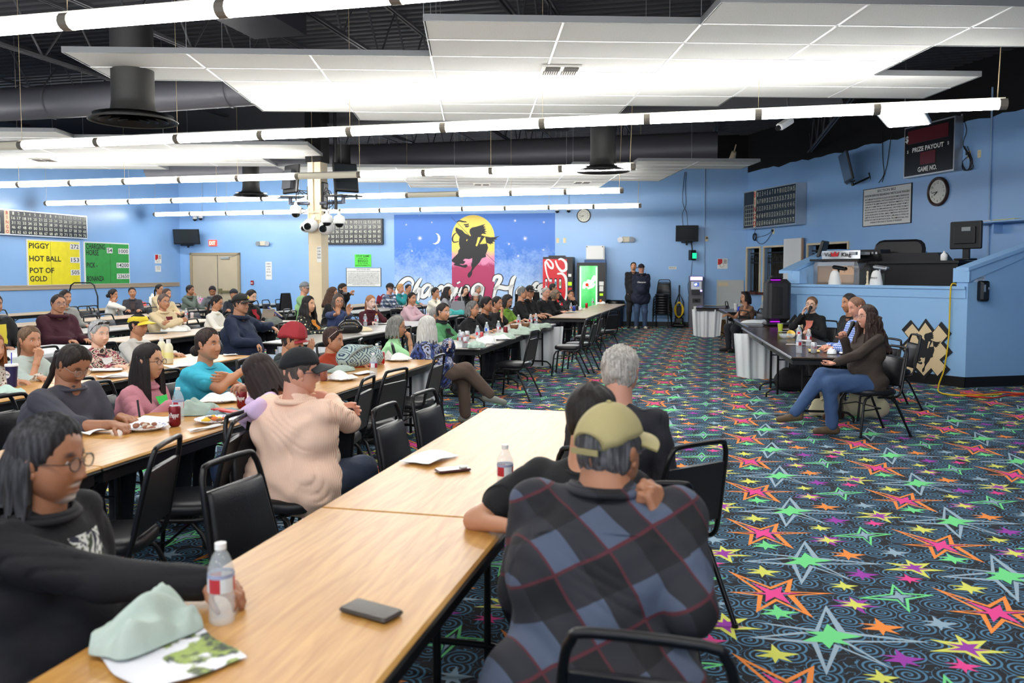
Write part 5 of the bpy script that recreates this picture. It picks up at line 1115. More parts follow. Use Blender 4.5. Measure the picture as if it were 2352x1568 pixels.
def headsphere(nu, nv):
 u = np.linspace(0, 2*PI, nu, endpoint=False); az = u+.55*np.sin(u)*-1
 v = np.linspace(0, 1, nv); el = -PI/2+PI*(v+.05*np.sin(2*PI*v)*-1)
 A, E = np.meshgrid(az, el); X = np.sin(A)*np.cos(E); Y = np.cos(A)*np.cos(E); Z = np.sin(E)
 Q = []
 for j in range(nv-1):
  i = np.arange(nu); k = (i+1) % nu; Q.append(np.stack([j*nu+i, j*nu+k, (j+1)*nu+k, (j+1)*nu+i], 1))
 return X.ravel(), Y.ravel(), Z.ravel(), np.concatenate(Q)[:, ::-1]
def headshape(X, Y, Z, wide=1., jaw=1., nose=1., detail=True, fat=0.):
 ax, ay, az = .0765*wide, .097, .117
 t = np.clip(-Z, 0, 1)
 x = ax*X*(1-(.16-.12*(jaw-1)-fat*.15)*t**2.6)*(1+.05*np.sin(PI*t)); Yf = np.sign(Y)*np.abs(Y)**np.where(Y > 0, .72, 1.)
 y = np.where(Y > 0, .086*Yf, ay*1.02*Y*(1-.5*t)); z = az*Z
 bx = np.where(Z > 0, 1+.12*np.sin(PI*np.clip(Z, 0, 1))*np.clip(Z*1.2, 0, 1), 1); x = x*bx; y = y*bx
 fr = np.clip(Y*2.2, 0, 1)
 x = x*(1+.10*fr*gauss(z+.075, .03))
 if detail:
  s = lambda a, b, c: np.clip((a-b)/(c-b), 0, 1); zz = z+.010
  na = np.where(zz > -.028, .004+.020*s(zz, .03, -.026)**1.2, .024*s(zz, -.042, -.028)); na = na*s(zz, .046, .03)
  y = y+fr*(na*nose*gauss(x, .009+.008*s(zz, .01, -.03)))
  y = y+fr*.007*gauss(zz+.03, .008)*gauss(np.abs(x)-.013, .007)
  y = y+fr*(.0045*gauss(zz-.034, .009)*gauss(np.abs(x)-.028, .022))
  for sx in (-1, 1): y = y-fr*.0085*gauss(x-sx*.031, .016)*gauss(zz-.016, .011); y = y+fr*.005*gauss(x-sx*.042, .02)*gauss(zz+.018, .02)
  y = y+fr*(.0065*gauss(zz+.0555, .0042)+.007*gauss(zz+.067, .005))*gauss(x, .021)-fr*.0035*gauss(zz+.0612, .0026)*gauss(x, .024)
  y = y+fr*(.008*gauss(zz+.094, .018)*gauss(x, .028))-fr*.003*gauss(zz+.08, .006)*gauss(x, .02)
  if fat: y = y+fr*fat*.02*gauss(z+.1, .02); x = x*(1+fat*.12*gauss(z+.06, .035))
 return np.stack([x, y, z], 1)
HAIRL = lambda az, st: np.interp(az, [0, .5, .85, 1.15, 1.45, 1.75, 2.2, PI], {'norm': [.080, .076, .054, .028, -.008, -.03, -.06, -.075], 'high': [.088, .084, .058, .03, -.005, -.03, -.06, -.075], 'bangs': [.038, .036, .03, .01, -.03, -.05, -.07, -.085], 'bald': [.13, .13, .07, .03, -.005, -.03, -.06, -.07], 'buzz': [.066, .062, .048, .035, .005, -.02, -.05, -.065]}[st])
def frame(yaw, pitch, roll): return Euler((R_(pitch), R_(roll), R_(-yaw)), 'YXZ').to_matrix()
def hair_mat(c, c2=None, name=None):
 key = 'hair_%d_%d_%d' % c
 if key in MATS: return MATS[key]
 g = NT(key, .62); g.b.inputs['Specular IOR Level'].default_value = .3; v = g.mapping(g.obj, sc=(60, 60, 8)); n = g.noise(v, 1.6, 3); a = rgb(*c); b = rgb(*(c2 or tuple(min(255, int(q*1.3+6)) for q in c)))
 g.base(g.mix(g.step(n, .4, .72), a, b)); g.bump(n, .35, .005); return g.m
def curtain(L, z0=.05, a0=.9, a1=2*PI-.9, flare=.0, back=.0, nu=64, nv=22, thick=.018, wave=0., taper=.0, seed=1, fr=None):
 # hair falling around the head from z0 to -L over azimuths a0..a1 (0 = face)
 rnd = np.random.RandomState(seed); ph = rnd.rand(6)*6
 us = np.linspace(0, 1, nu); vs = np.linspace(0, 1, nv); U, V = np.meshgrid(us, vs)
 A = a0+(a1-a0)*U; jag = .02*np.sin(A*17+ph[0])+.012*np.sin(A*41+ph[1]); z = z0-(L+z0+jag)*V
 ex, ey = .080, .100
 r = 1+.20*np.sin(np.clip(V*2.2, 0, 1)*PI/2)+flare*V+.03*np.sin(A*23+ph[2]+V*3*wave)+wave*.06*np.sin(V*16+A*3+ph[3])
 r = r*(1-taper*V**2)
 x = ex*np.sin(A)*r; y = ey*np.cos(A)*r-.004-back*V**1.5*np.clip(-np.cos(A)+.3, 0, 1)
 o = np.stack([x, y, z], -1).reshape(-1, 3); k = (1-thick/.09)
 i = np.stack([x*k, y*k, z], -1).reshape(-1, 3); P = np.concatenate([o, i]); n = nu*nv; Q = []
 for j in range(nv-1):
  a = j*nu+np.arange(nu-1); Q.append(np.stack([a, a+nu, a+nu+1, a+1], 1)); Q.append(np.stack([a+n, a+1+n, a+nu+1+n, a+nu+n], 1))
 for j in (0, nv-1): a = j*nu+np.arange(nu-1); Q.append(np.stack([a, a+1, a+1+n, a+n], 1))
 for c in (0, nu-1): a = np.arange(nv-1)*nu+c; Q.append(np.stack([a, a+n, a+nu+n, a+nu], 1))
 return P, np.concatenate(Q)
def tail(pts, r0, r1, n=12, seed=0, knot=0.):
 mb = MB(); P = smooth([tuple(float(c) for c in p) for p in pts], 5); N = len(P)
 rs = [(r0+(r1-r0)*i/(N-1))*(1+knot*.22*math.sin(i*1.35))*(.55 if i == 0 else 1)*(.25 if i == N-1 else 1) for i in range(N)]
 mb.tube(P, r0, n, rs=rs); return np.array(mb.v, float), [f for f in mb.f]
def hand(W, d, n, curl=.35, side=1, spread=.06, thumb=.6):
 d = Vector(d).normalized(); n = Vector(n); n = (n-d*n.dot(d)).normalized(); w = d.cross(n)*side
 W = Vector(W); pr = []
 for q, l in ((-.030, .078), (-.010, .086), (.011, .085), (.029, .075)): pr.append((W+w*q*.55, W+w*q+d*l, .0155, .0115))
 for i, (q, l, ln) in enumerate(((.030, .085, .070), (.0105, .092, .080), (-.010, .088, .075), (-.029, .076, .058))):
  p = W+w*(-q)+d*(l-.008); a = 0.; dd = (d+w*(-q)*spread*12).normalized(); cu = curl*(1+.12*i)
  for s, fl in ((0, .45), (1, .31), (2, .24)):
   a += cu*(.7 if s == 0 else 1.15); v = dd*math.cos(a)+n*math.sin(a); e = p+v*ln*fl; pr.append((p, e, .0088-.0009*s, .0082-.001*s)); p = e
 p = W-w*.022+d*.022; v = (d*.62-w*.75*thumb*1.2+n*.35).normalized()
 for s, l in ((0, .042), (1, .032), (2, .024)): e = p+v*l; pr.append((p, e, .012-.0018*s, .0105-.0016*s)); p = e; v = (v+d*.28+n*.2*curl).normalized()
 return pr
def ik(S, T, l1, l2, pole):
 S = Vector(S); T = Vector(T); D = T-S; L = D.length
 if L > (l1+l2)*.995: T = S+D.normalized()*(l1+l2)*.995; D = T-S; L = D.length
 if L < abs(l1-l2)+.04: T = S+D.normalized()*(abs(l1-l2)+.04); D = T-S; L = D.length
 a = (l1*l1-l2*l2+L*L)/(2*L); h = math.sqrt(max(l1*l1-a*a, 0)); u = D.normalized(); p = Vector(pole); p = (p-u*p.dot(u)).normalized()
 return S+u*a+p*h, T
def shade(c, f): return tuple(min(1, v*f) for v in c)
SKINS = dict(tan=rgb(188, 134, 102), brown=rgb(164, 112, 82), light=rgb(222, 178, 152), ruddy=rgb(208, 150, 126), pale=rgb(230, 196, 180), olive=rgb(198, 148, 114))
PEOPLE = []
def person(label, x, y, face, hz=1.15, look=0, pitch=0, roll=0, lean=8, twist=0, side=0, skin='tan', hair=None, cap=None, glasses=None, shirt=None, sleeve='long', pants=(36, 38, 46), shoes=(30, 28, 28), arms=('table', 'table'), bulk=1., fem=False, nochair=False, robe=False, nk=.166, collar='crew', inner=None, beard=None, legs=None, stand=False, q=1, jaw=1., fat=0., chairlab=None, seat_dy=0., hood=None, neckc=None, ears=True, extra=None, curls=(.35, .35), sock=None, mouth=0, wr=1., boots=False, cface=None):
 """face: heading in degrees (0 = +Y, 90 = +X); look/pitch/roll turn the head relative to the body"""
 dist = math.hypot(x, y); res = .008 if dist < 4.6 else .011 if dist < 9 else .014 if dist < 14 else .018
 root = thing('person', label, 'person', (x, y, 0), -R_(face)); root['category'] = 'person'
 sk = SKINS[skin] if isinstance(skin, str) else skin; B = bulk
 # ---- skeleton
 hipz = .93 if stand else .53
 Pv = Vector((0, 0, hipz)); Rl = Euler((-R_(lean), R_(side), 0)).to_matrix()
 L0 = (hz-nk-hipz)/max(.6, Rl[2][2]); up = Rl @ Vector((0, 0, 1)); fw = Rl @ Vector((0, 1, 0)); rt = Vector((1, 0, 0))
 tw = R_(-twist); fw = Vector((fw.x*math.cos(tw)-fw.y*math.sin(tw), fw.x*math.sin(tw)+fw.y*math.cos(tw), fw.z)); rt = Vector((math.cos(tw), math.sin(tw), 0))
 Nk = Pv+up*L0; HM = frame(look, pitch, roll); Hc = Nk+Vector((0, .0, nk))+fw*.035; Hc.z = hz
 sw = (.150 if fem else .172)*(.75+.25*B); sz = Nk-up*.048
 SR = {1: sz+rt*sw, -1: sz-rt*sw}
 T = [(Pv+Vector((-.08*B, -.01, .0)), Pv+Vector((.08*B, -.01, .0)), .108*B, .108*B), (Pv+up*.06+fw*.02*B, Pv+up*L0*.45+fw*.025*(B-.6), .122*B, .112*B*(.92 if fem else 1), (rt, 1.22)),
         (Pv+up*L0*.6-rt*.06*B, Pv+up*L0*.6+rt*.06*B, .100*B, .100*B), (Pv+up*L0*.79-rt*.075, Pv+up*L0*.79+rt*.075, .080*(.6+.4*B), .080*(.6+.4*B))]
 shd = [(sz-rt*(sw-.03)-up*.012, sz+rt*(sw-.03)-up*.012, .05*(.7+.3*B), .05*(.7+.3*B)), (sz-rt*.09, Nk+up*.016, .040, .042), (sz+rt*.09, Nk+up*.016, .040, .042)]
 if fem: T += [(Pv+up*L0*.62+fw*.062*B-rt*.065, Pv+up*L0*.62+fw*.062*B-rt*.065, .056*B, .056*B), (Pv+up*L0*.62+fw*.062*B+rt*.065, Pv+up*L0*.62+fw*.062*B+rt*.065, .056*B, .056*B)]
 if B > 1.1: T.append((Pv+up*L0*.3+fw*.09*B, Pv+up*L0*.38+fw*.08*B, .1*B, .1*B))
 ul, fl = (.265, .235) if fem else (.285, .25); A = {}
 for s, nm in ((-1, arms[0]), (1, arms[1])):
  S = SR[s]; pole = Vector((s*.5, -.3, -1)); hd = None; hn = Vector((0, 0, -1)); cu = curls[0 if s < 0 else 1]
  tz = .80
  if isinstance(nm, dict): Tg = Vector(nm['w']); pole = Vector(nm.get('pole', pole)); hd = nm.get('d'); hn = Vector(nm.get('n', hn)); cu = nm.get('curl', cu)
  elif nm == 'table': Tg = Vector((s*.12, .43, tz-.025)); hd = (-s*.25, 1, -.08)
  elif nm == 'wide': Tg = Vector((s*.26, .45, tz-.025)); hd = (-s*.5, 1, -.05)
  elif nm == 'lap': Tg = Vector((s*.08, .26, .68)); hd = (-s*.7, .9, -.2)
  elif nm == 'cross': Tg = Pv+up*L0*.42+fw*(.235*B+.03 if s > 0 else .19*B+.03)-rt*s*.06; pole = Vector((s*1, -.2, -.6)); hd = (-s, .12, .08); hn = -fw; cu = .25; Tg.z = max(Tg.z, .875 if not stand else 0)+(.035 if s > 0 else 0)
  elif nm == 'chin': Tg = Hc+HM @ Vector((s*.03, .115, -.165)); pole = Vector((s*.4, .5, -1)); hd = HM @ Vector((-s*.25, .05, 1)); hn = HM @ Vector((0, -1, .2)); cu = .95
  elif nm == 'mouth': Tg = Hc+HM @ Vector((s*.045, .15, -.15)); pole = Vector((s*.4, .5, -1)); hd = HM @ Vector((-s*.35, -.1, 1)); hn = HM @ Vector((0, -1, .0)); cu = 1.0
  elif nm == 'cheek': Tg = Hc+HM @ Vector((s*.10, .05, -.17)); pole = Vector((s*.6, .5, -1)); hd = HM @ Vector((-s*.15, .1, 1)); hn = HM @ Vector((-s, -.2, 0)); cu = .3
  elif nm == 'face': Tg = Hc+HM @ Vector((s*.085, .10, -.155)); pole = Vector((s*.5, .5, -1)); hd = HM @ Vector((-s*.45, -.05, 1)); hn = HM @ Vector((0, -1, 0)); cu = .22
  elif nm == 'hang': Tg = S+Vector((s*.06, .06, -.48)); pole = Vector((s*.2, -1, 0)); hd = (0, .1, -1); hn = (-s, 0, 0)
  elif nm == 'pocket': Tg = Vector((s*.17, .07, .90)); pole = Vector((s*1.2, -.8, 0)); hd = (-s*.35, .3, -1); hn = (-s, 0, 0)
  E, Wp = ik(S, Tg, ul, fl, pole)
  A[s] = (S, E, Wp, Vector(hd if hd is not None else (Wp-E)).normalized(), hn, cu)
 armp = lambda s, g, e=1.: [(A[s][0], A[s][1], (.044 if fem else .049)*(.5+.5*B)+g, .038*(.55+.45*B)+g), (A[s][1], A[s][1].lerp(A[s][2], e), .039*(.6+.4*B)+g, (.039+(.027-.039)*e)*(.6+.4*B)+g)]
 # ---- legs
 LG = {}
 for s in (-1, 1):
  if stand: LG[s] = (Pv+Vector((s*.09, 0, -.02)), Vector((s*.11, .02, .49)), Vector((s*.12, -.02, .09)), (s*.25, 1))
  elif legs and s in legs: k_, a_, f_ = legs[s]; LG[s] = (Pv+Vector((s*.09, .0, 0)), Vector(k_), Vector(a_), f_)
  else: LG[s] = (Pv+Vector((s*.09, 0, -.01)), Vector((s*.13, .43, .51)), Vector((s*.13, .40, .10)), (s*.2, 1))
 lb = .7+.3*B
 legp = lambda g: [p for s in (-1, 1) for p in ((LG[s][0], LG[s][1], .088*lb+g, .062*lb+g), (LG[s][1], LG[s][2], .060*lb+g, .044*lb+g))]
 # ---- skin body, one mesh: trunk, limbs, neck, head, hands
 hb = Hc+HM @ Vector((0, -.02, -.05)); nr = (.050 if fem else .060)*(.75+.25*B)
 D = lambda L_, g: [(p[0], p[1], p[2]-g, p[3]-g)+tuple(p[4:]) for p in L_]
 body = D(T, .016)+D(shd, .012)+[(Nk-up*.03, hb, nr*1.08, nr)]+D(legp(0), .014)
 for s in (-1, 1): body += armp(s, -.005, 1.)
 Vb, Qb = sdf(body, max(res, .011), .035)
 nu, nv = (76, 66) if dist < 9.5 or q > 1 else (56, 46)
 X, Y, Z, Qh = headsphere(nu, nv); H0 = headshape(X, Y, Z, jaw=jaw, fat=fat, wide=.97 if fem else 1.02)
 C = np.tile(sk, (len(H0), 1)).astype(float); x_, y_, z_ = H0.T; fr = (Y > .25)
 lipc = np.array(shade(sk, .78))*np.array([1.08, .72, .72]); m = (gauss((z_+.010)+.0608, .0085)*gauss(x_, .022))*fr; m = np.clip(m*1.6-.35, 0, 1)[:, None]; C = C*(1-m)+lipc*m
 m = (gauss((z_+.010)+.0608, .0016)*gauss(x_, .022)*fr)[:, None]*.75; C = C*(1-m)+np.array(shade(sk, .25))*m
 if mouth: m = (gauss((z_+.010)+.061, .005)*gauss(x_, .019)*fr)[:, None]; m = np.clip(m*1.8-.4, 0, 1); C = C*(1-m)+np.array([.75, .7, .64])*m
 hc = hair['c'] if hair else (30, 26, 24); bc = np.array(rgb(*hc))*.9
 m = (gauss(np.abs(x_)-.032, .017)*gauss((z_+.010)-.0385, .0062)*fr)[:, None]; m = np.clip(m*1.7-.2, 0, .85); C = C*(1-m)+bc*m
 m = (gauss(np.abs(x_)-.031, .018)*gauss((z_+.010)-.016, .013)*fr)[:, None]*.22; C = C*(1-m)+np.array(shade(sk, .5))*m
 m = (gauss(np.abs(x_)-.042, .02)*gauss((z_+.010)+.02, .02)*fr)[:, None]*.25; C = C*(1-m)+np.array(sk)*np.array([1.12, .85, .82])*m
 if beard:
  bt, bcol = beard; bcol = np.array(rgb(*bcol))
  if bt in ('mous', 'goatee', 'full'): m = gauss(z_+.058, .0055)*gauss(x_, .025)*fr; C = C*(1-np.clip(m*1.7-.2, 0, .9)[:, None])+bcol*np.clip(m*1.7-.2, 0, .9)[:, None]
  if bt in ('goatee', 'full'):
   m = gauss(z_+.100, .021)*gauss(x_, .028 if bt == 'goatee' else .07)*(Y > -.1); H0[:, 1] += .008*m; C = C*(1-np.clip(m*1.6-.2, 0, .9)[:, None])+bcol*np.clip(m*1.6-.2, 0, .9)[:, None]
 M3 = np.array(HM); hw = lambda V: V @ M3.T+np.array(Hc)
 parts = [(Vb, Qb, 0, np.tile(sk, (len(Vb), 1))), (hw(H0), Qh, 0, C)]
 if ears:
  e = MB()
  for s in (-1, 1): e.ell((s*.075, -.006, .002), (.011, .019, .031), 12, 8, rot=(0, s*.25, -s*.35)); e.ell((s*.079, .004, -.02), (.008, .009, .012), 8, 6)
  Ve = np.array(e.v, float); parts.append((hw(Ve), e.f, 0, np.tile(shade(sk, .96), (len(Ve), 1))))
 for s in (-1, 1):
  S, E, Wp, hd, hn, cu = A[s]
  Vh, Qq = sdf([(E.lerp(Wp, .8), Wp, .030, .025)]+hand(Wp, hd, hn, cu, side=s), .0045 if dist < 6 or q > 1 else .0058, .008, 1); parts.append((Vh, Qq, 0, np.tile(shade(sk, .97), (len(Vh), 1))))
 obj('body', npmesh('body', parts, M_SKIN, col=np.array(sk)), [], root).data.materials
 # ---- eyes
 kx = np.argmin((H0[:, 0]-.0305)**2+(H0[:, 2]-.0055)**2+(H0[:, 1] < 0)*9); EYY = H0[kx, 1]
 if q:
  for s in (-1, 1):
   e = MB(); e.ell((0, 0, 0), (.0122, .0122, .0122), 14, 9); e.ell((0, .0058, 0), (.0072, .0068, .0072), 12, 8, mi=1)
   o = obj('eye', e, [mat('eye_white', (214, 204, 196), .35), mat('eye_dark', (34, 22, 16), .15)], root)
   o.matrix_local = Matrix.Translation(Hc) @ HM.to_4x4() @ Matrix.Translation((s*.0305, EYY-.0088, .0055)) @ Euler((-.06, 0, 0)).to_matrix().to_4x4()
   # lids: a thin skin-toned cap over the upper eye, same body colour
   l = MB(); 
   def lid(u, v, r=.0134, e0=17, e1=86):
    a_ = PI*(.0+1.0*u); el = R_(e0+(e1-e0)*v); return (r*math.cos(a_)*math.cos(el)*1.12, r*math.sin(a_)*math.cos(el), r*math.sin(el))
   l.grid(lid, 14, 6); l.grid(lambda u, v: lid(u, v, .0132, -24, -84), 14, 5)
   lo_ = obj('eyelid', l, mat('eyelid_%s' % (skin if isinstance(skin, str) else 'custom'), shade(sk, .55), .5), root); lo_.matrix_local = o.matrix_local
 # ---- clothes
 SH = shirt or mat('plain_cloth', (60, 60, 66), .85)
 g = .012*(1.25 if hood or collar == 'jacket' else 1.)
 cl = [(p[0], p[1], p[2]+g, p[3]+g)+tuple(p[4:]) for p in T+shd]
 if stand: cl.append((Pv+Vector((-.08, 0, -.06)), Pv+Vector((.08, 0, -.06)), .125*B+g, .125*B+g))
 if robe: cl += [(Pv+Vector((-.1, -.06, -.02)), Pv+Vector((.1, -.06, -.02)), .16*B, .16*B), (Pv+Vector((0, -.12, -.02)), Pv+Vector((.0, -.14, -.3)), .16*B, .17*B, ((1, 0, 0), 1.3)), (Pv+Vector((0, .1, .0)), Pv+Vector((0, .2, -.02)), .14, .13, ((1, 0, 0), 1.4))]
 for s in (-1, 1):
  a = armp(s, g+(.03 if robe else 0), 1.)
  if sleeve == 'long': cl += [a[0], (A[s][1], A[s][1].lerp(A[s][2], .97), a[1][2], a[1][3]+.004)]
  elif sleeve == 'short': p = A[s][0].lerp(A[s][1], .62); cl.append((A[s][0], p, a[0][2]+.001, a[0][2]+.004))
  elif sleeve == 'half': p = A[s][1].lerp(A[s][2], .15); cl += [a[0], (A[s][1], p, a[1][2]+.004, a[1][2]+.004)]
  elif sleeve == 'none': cl.append((A[s][0], A[s][0].lerp(A[s][1], .1), a[0][2], a[0][2]))
 Vs, Qs = sdf(cl, res, .022)
 w = (.0045 if dist < 5 else .0055)*wr; dz = Vs@np.array(up)
 Vs = Vs+((w*np.sin(dz*34+5*np.sin(Vs[:, 0]*11+1.3)+4*np.sin(Vs[:, 1]*9))+w*.8*np.sin(Vs[:, 0]*27+dz*19+3*np.sin(dz*13)))[:, None]*np.stack([np.sign(Vs[:, 0]-Pv.x)*.5, np.where(Vs[:, 1] > Pv.y+.02, .8, -.8), 0*dz], 1))
 a_ = np.sin(dz*(46 if not stand else 20)+7*np.sin(Vs[:, 0]*8+Vs[:, 1]*6+.7)+2.5*np.sin(dz*17+Vs[:, 1]*11)); ct = Vs-np.array(Pv); ct[:, 2] *= .1; ct /= np.linalg.norm(ct, axis=1)[:, None]+1e-6
 if dist < 14: Vs = Vs-ct*(.008*wr*(1-np.abs(a_))**2.5*np.clip(np.sin(Vs[:, 0]*13+dz*11+2*np.sin(Vs[:, 1]*9))+.15, 0, 1))[:, None]
 obj('shirt', npmesh('shirt', [(Vs, Qs)], SH), [], root)
 nn = (hb-(Nk-up*.03)).normalized()
 if collar in ('crew', 'turtle', 'collar', 'jacket', 'hood') and collar != 'none':
  m = MB(); r = nr*(1.28 if collar == 'crew' else 1.35); c0 = Nk+up*(.004 if collar == 'crew' else .01)
  uu = Vector((1, 0, 0)); vv = nn.cross(uu).normalized()*-1
  ringp = lambda rr, h, dy=0: [c0+uu*rr*1.08*math.cos(a)+vv*rr*math.sin(a)*1.05+nn*(h-(.028 if collar != 'turtle' else .0)*max(0, math.sin(a)))+Vector((0, dy, 0)) for a in [2*PI*i/24 for i in range(24)]]
  if collar == 'crew': m.tube(ringp(r, .0), .009, 8, closed=True)
  elif collar == 'turtle': m.tube(ringp(r*.95, .02), .016, 8, closed=True); m.tube(ringp(r*.9, .045), .013, 8, closed=True)
  elif collar == 'hood': m.tube(ringp(r*1.2, .012), .026, 10, closed=True); m.ell(c0+Vector((0, -.075, -.02)), (.11, .055, .07), 16, 10)
  else: m.tube(ringp(r*.98, .008), .010, 8, closed=True); m.tube(ringp(r*1.1, -.002), .011, 8, closed=True)
  obj('hood' if collar == 'hood' else 'collar', m, (neckc or SH), root)
 if inner:                                        # open front showing an inner shirt, and zip / placket
  m = MB()
  def fpt(u, v):
   zz = Pv+up*(L0*(.18+.74*v)); wd = .012+.05*v**1.3; yy = .0
   rr = .135*B+(.02*B if v < .6 else .0)+(.06 if fem and .5 < v < .75 else .0)-.045*max(0, v-.7)/.3+.022
   return zz+rt*(u-.5)*2*wd+fw*(rr-.25*((u-.5)*2*wd)**2/.1)
  m.grid(fpt, 7, 12); obj('inner_shirt', m, inner, root)
 PT = mat('trousers_%d_%d_%d' % tuple(pants), pants, .85, bump=.25, bscale=90)
 pl = [(p[0], p[1], p[2]+.014, p[3]+.014) for p in legp(0)]+[(Pv+Vector((-.07*B, .01, -.02)), Pv+Vector((.07*B, .01, -.02)), .103*B, .103*B)]
 Vp, Qp = sdf(pl, max(res, .012), .04); dz = Vp[:, 2]; Vp = Vp+(.004*np.sin(dz*40+Vp[:, 1]*35+3*np.sin(Vp[:, 0]*20)))[:, None]*np.array([[.6, .6, .2]]); obj('trousers', npmesh('trousers', [(Vp, Qp)], PT), [], root)
 for s in (-1, 1):
  a = LG[s][2]; f = Vector((LG[s][3][0], LG[s][3][1], LG[s][3][2] if len(LG[s][3]) > 2 else 0)).normalized(); sd_ = Vector((f.y, -f.x, 0)).normalized(); dn = Vector((0, 0, -1)) if abs(f.z) < .3 else f.cross(sd_).normalized()
  if dn.z > 0: dn = -dn
  b = a+dn*.045
  Vf, Qf = sdf([(a+(LG[s][1]-a).normalized()*(.03 if not boots else .08), b-f*.03, .044, .036), (b-f*.045, b+f*.08, .036, .034), (b+f*.06, b+f*.165, .036, .028, (Vector((0, 0, 1)), .8)), (b-f*.05+dn*.018, b+f*.17+dn*.018, .026, .026)], .009, .02, 1)
  Vf[:, 2] = np.maximum(Vf[:, 2], .004); obj('shoe', npmesh('shoe', [(Vf, Qf)], mat('shoe_%d_%d_%d' % tuple(shoes), shoes, .6)), [], root)
  if sock: m = MB(); m.cyl(a+Vector((0, 0, .0)), a.lerp(LG[s][1], .3), .046, .05, 14); obj('sock', m, mat('sock_%d' % sock[1], sock, .9), root)
 # ---- hair, hats, glasses (head frame)
 hm = Matrix.Translation(Hc) @ HM.to_4x4()
 def head_obj(nm, me, mats=None):
  o = obj(nm, me, mats, root) if isinstance(me, MB) else obj(nm, me, [], root)
  o.matrix_local = hm; return o
 if hair:
  st = hair.get('s', 'short'); line = hair.get('line', 'norm'); th = hair.get('t', .016)*(.35 if cap else 1); hcm = hair_mat(tuple(hair['c']), hair.get('c2'))
  X2, Y2, Z2, Q2 = headsphere(64, 48); Hh = headshape(X2, Y2, Z2, detail=False, wide=.97 if fem else 1.02)
  azm = np.abs(np.arctan2(X2, Y2)); zl = HAIRL(azm, line)+.004*np.sin(azm*29)+.003*np.sin(azm*53+1)
  if hair.get('part'): zl = zl+.0
  up_ = np.clip((Hh[:, 2]-zl)/.02, -1, 1); nrm = Hh/np.linalg.norm(Hh, axis=1)[:, None]
  hh_ = np.clip((Hh[:, 2]-zl)/.055, 0, 1); fade = np.clip(hh_*5, 0, 1)
  off = np.where(up_ > 0, .0012+th*(1-(1-hh_)**2.2)*(.38+.62*np.clip((Hh[:, 2]-.01)/.08, 0, 1)), -.012*np.clip(-up_*3, 0, 1))
  pt = hair.get('pt', .25); off = off-np.where((Y2 > -.2) & (Hh[:, 2] > .06), .006*gauss(X2-pt, .06), 0)*(line != 'buzz')
  if line == 'bald': off = np.where((Hh[:, 2] > .085) & (Y2 > -.3), off*np.clip((.3-Y2), -.6, 1)*.6, off)
  rs = np.random.RandomState(abs(hash(label)) % 9999); rip = .0022*np.sin(azm*38+Z2*6+rs.rand()*6)+.002*np.sin(azm*71+2)
  off = off+np.where(up_ > 0, rip*(1.6 if hair.get('messy') else 1), 0)*fade
  if hair.get('messy'): off += np.where(up_ > 0, .006*np.sin(X2*31+Y2*17)*np.sin(Z2*23+Y2*29), 0)
  hp = [(Hh+nrm*off[:, None], Q2)]
  L = hair.get('L', .12)
  if st == 'bob': hp.append(curtain(L, a0=hair.get('a0', .95), a1=2*PI-hair.get('a0', .95), flare=hair.get('flare', .06), thick=.022, seed=rs.randint(999), wave=hair.get('wave', 0)))
  if st == 'long': hp.append(curtain(L, a0=hair.get('a0', .85), a1=2*PI-hair.get('a0', .85), flare=hair.get('flare', .25), back=hair.get('back', .05), thick=.03, seed=rs.randint(999), wave=hair.get('wave', .3)))
  if st in ('pony', 'braid'):
   hp.append(tail([(0, -.095, .0), (0, -.125, -.02), (0, -.13, -.10), (hair.get('dx', 0)*.5, -.13, -.2), (hair.get('dx', 0), -.12-hair.get('dy', 0), -.2-L)], hair.get('r', .024), hair.get('r1', .012), knot=1. if st == 'braid' else .2))
  if st == 'bun': b = MB(); b.ell((0, -.118, hair.get('bz', -.01)), (.045, .038, .042), 18, 12); hp.append((np.array(b.v, float), b.f))
  if st == 'curly': 
   hp.append(curtain(L, a0=1.0, a1=2*PI-1.0, flare=.45, back=.10, thick=.03, seed=5, wave=1.4))
   for kk in range(30):
    a_ = 1.2+(2*PI-2.4)*rs.rand(); z0 = .02-rs.rand()*.1; r_ = .105+.02*rs.rand(); pts = []
    for i_ in range(7): pts.append((r_*math.sin(a_)*(1+.03*i_)+.012*math.sin(i_*2+kk), r_*math.cos(a_)*(1+.03*i_)-.012*i_+.012*math.cos(i_*2+kk), z0-L*.9*i_/6))
    hp.append(tail(pts, .012, .006, 6))
  if st == 'wave': b = MB(); b.ell((0, -.01, .10), (.07, .08, .035), 18, 10); hp.append((np.array(b.v, float), b.f))
  head_obj('hair', npmesh('hair', hp, hcm))
 if cap:
  ck = cap.get('k', 'cap'); cm_ = mat('cap_%d_%d_%d' % tuple(cap['c']), cap['c'], .8, bump=.25, bscale=220); tl = cap.get('tilt', 0)
  X2, Y2, Z2, Q2 = headsphere(56, 40); Hh = headshape(X2, Y2, Z2, detail=False, wide=1.02); nrm = Hh/np.linalg.norm(Hh, axis=1)[:, None]
  zc = {'cap': .052, 'visor': .05, 'knit': .035, 'news': .03, 'band': .05}[ck]-.028*np.clip(-Y2, 0, 1)
  u_ = (Hh[:, 2]-zc)/.012; th = {'cap': .020, 'visor': .02, 'knit': .026, 'news': .034, 'band': .02}[ck]
  off = np.where(u_ > 0, th+(.010 if ck == 'cap' else .016 if ck == 'news' else 0)*np.clip((Hh[:, 2]-.06)/.05, 0, 1), -.03*np.clip(-u_*2, 0, 1))
  if ck == 'visor': off = np.where(Hh[:, 2] > zc+.042, -.02, off)
  if ck == 'news': off = off+np.where(u_ > 0, .004*np.sin(np.arctan2(X2, Y2)*8), 0)
  if ck == 'cap': off = off-np.where(u_ > 0, .0012*(np.abs(np.sin(np.arctan2(X2, Y2)*3)) < .05), 0)
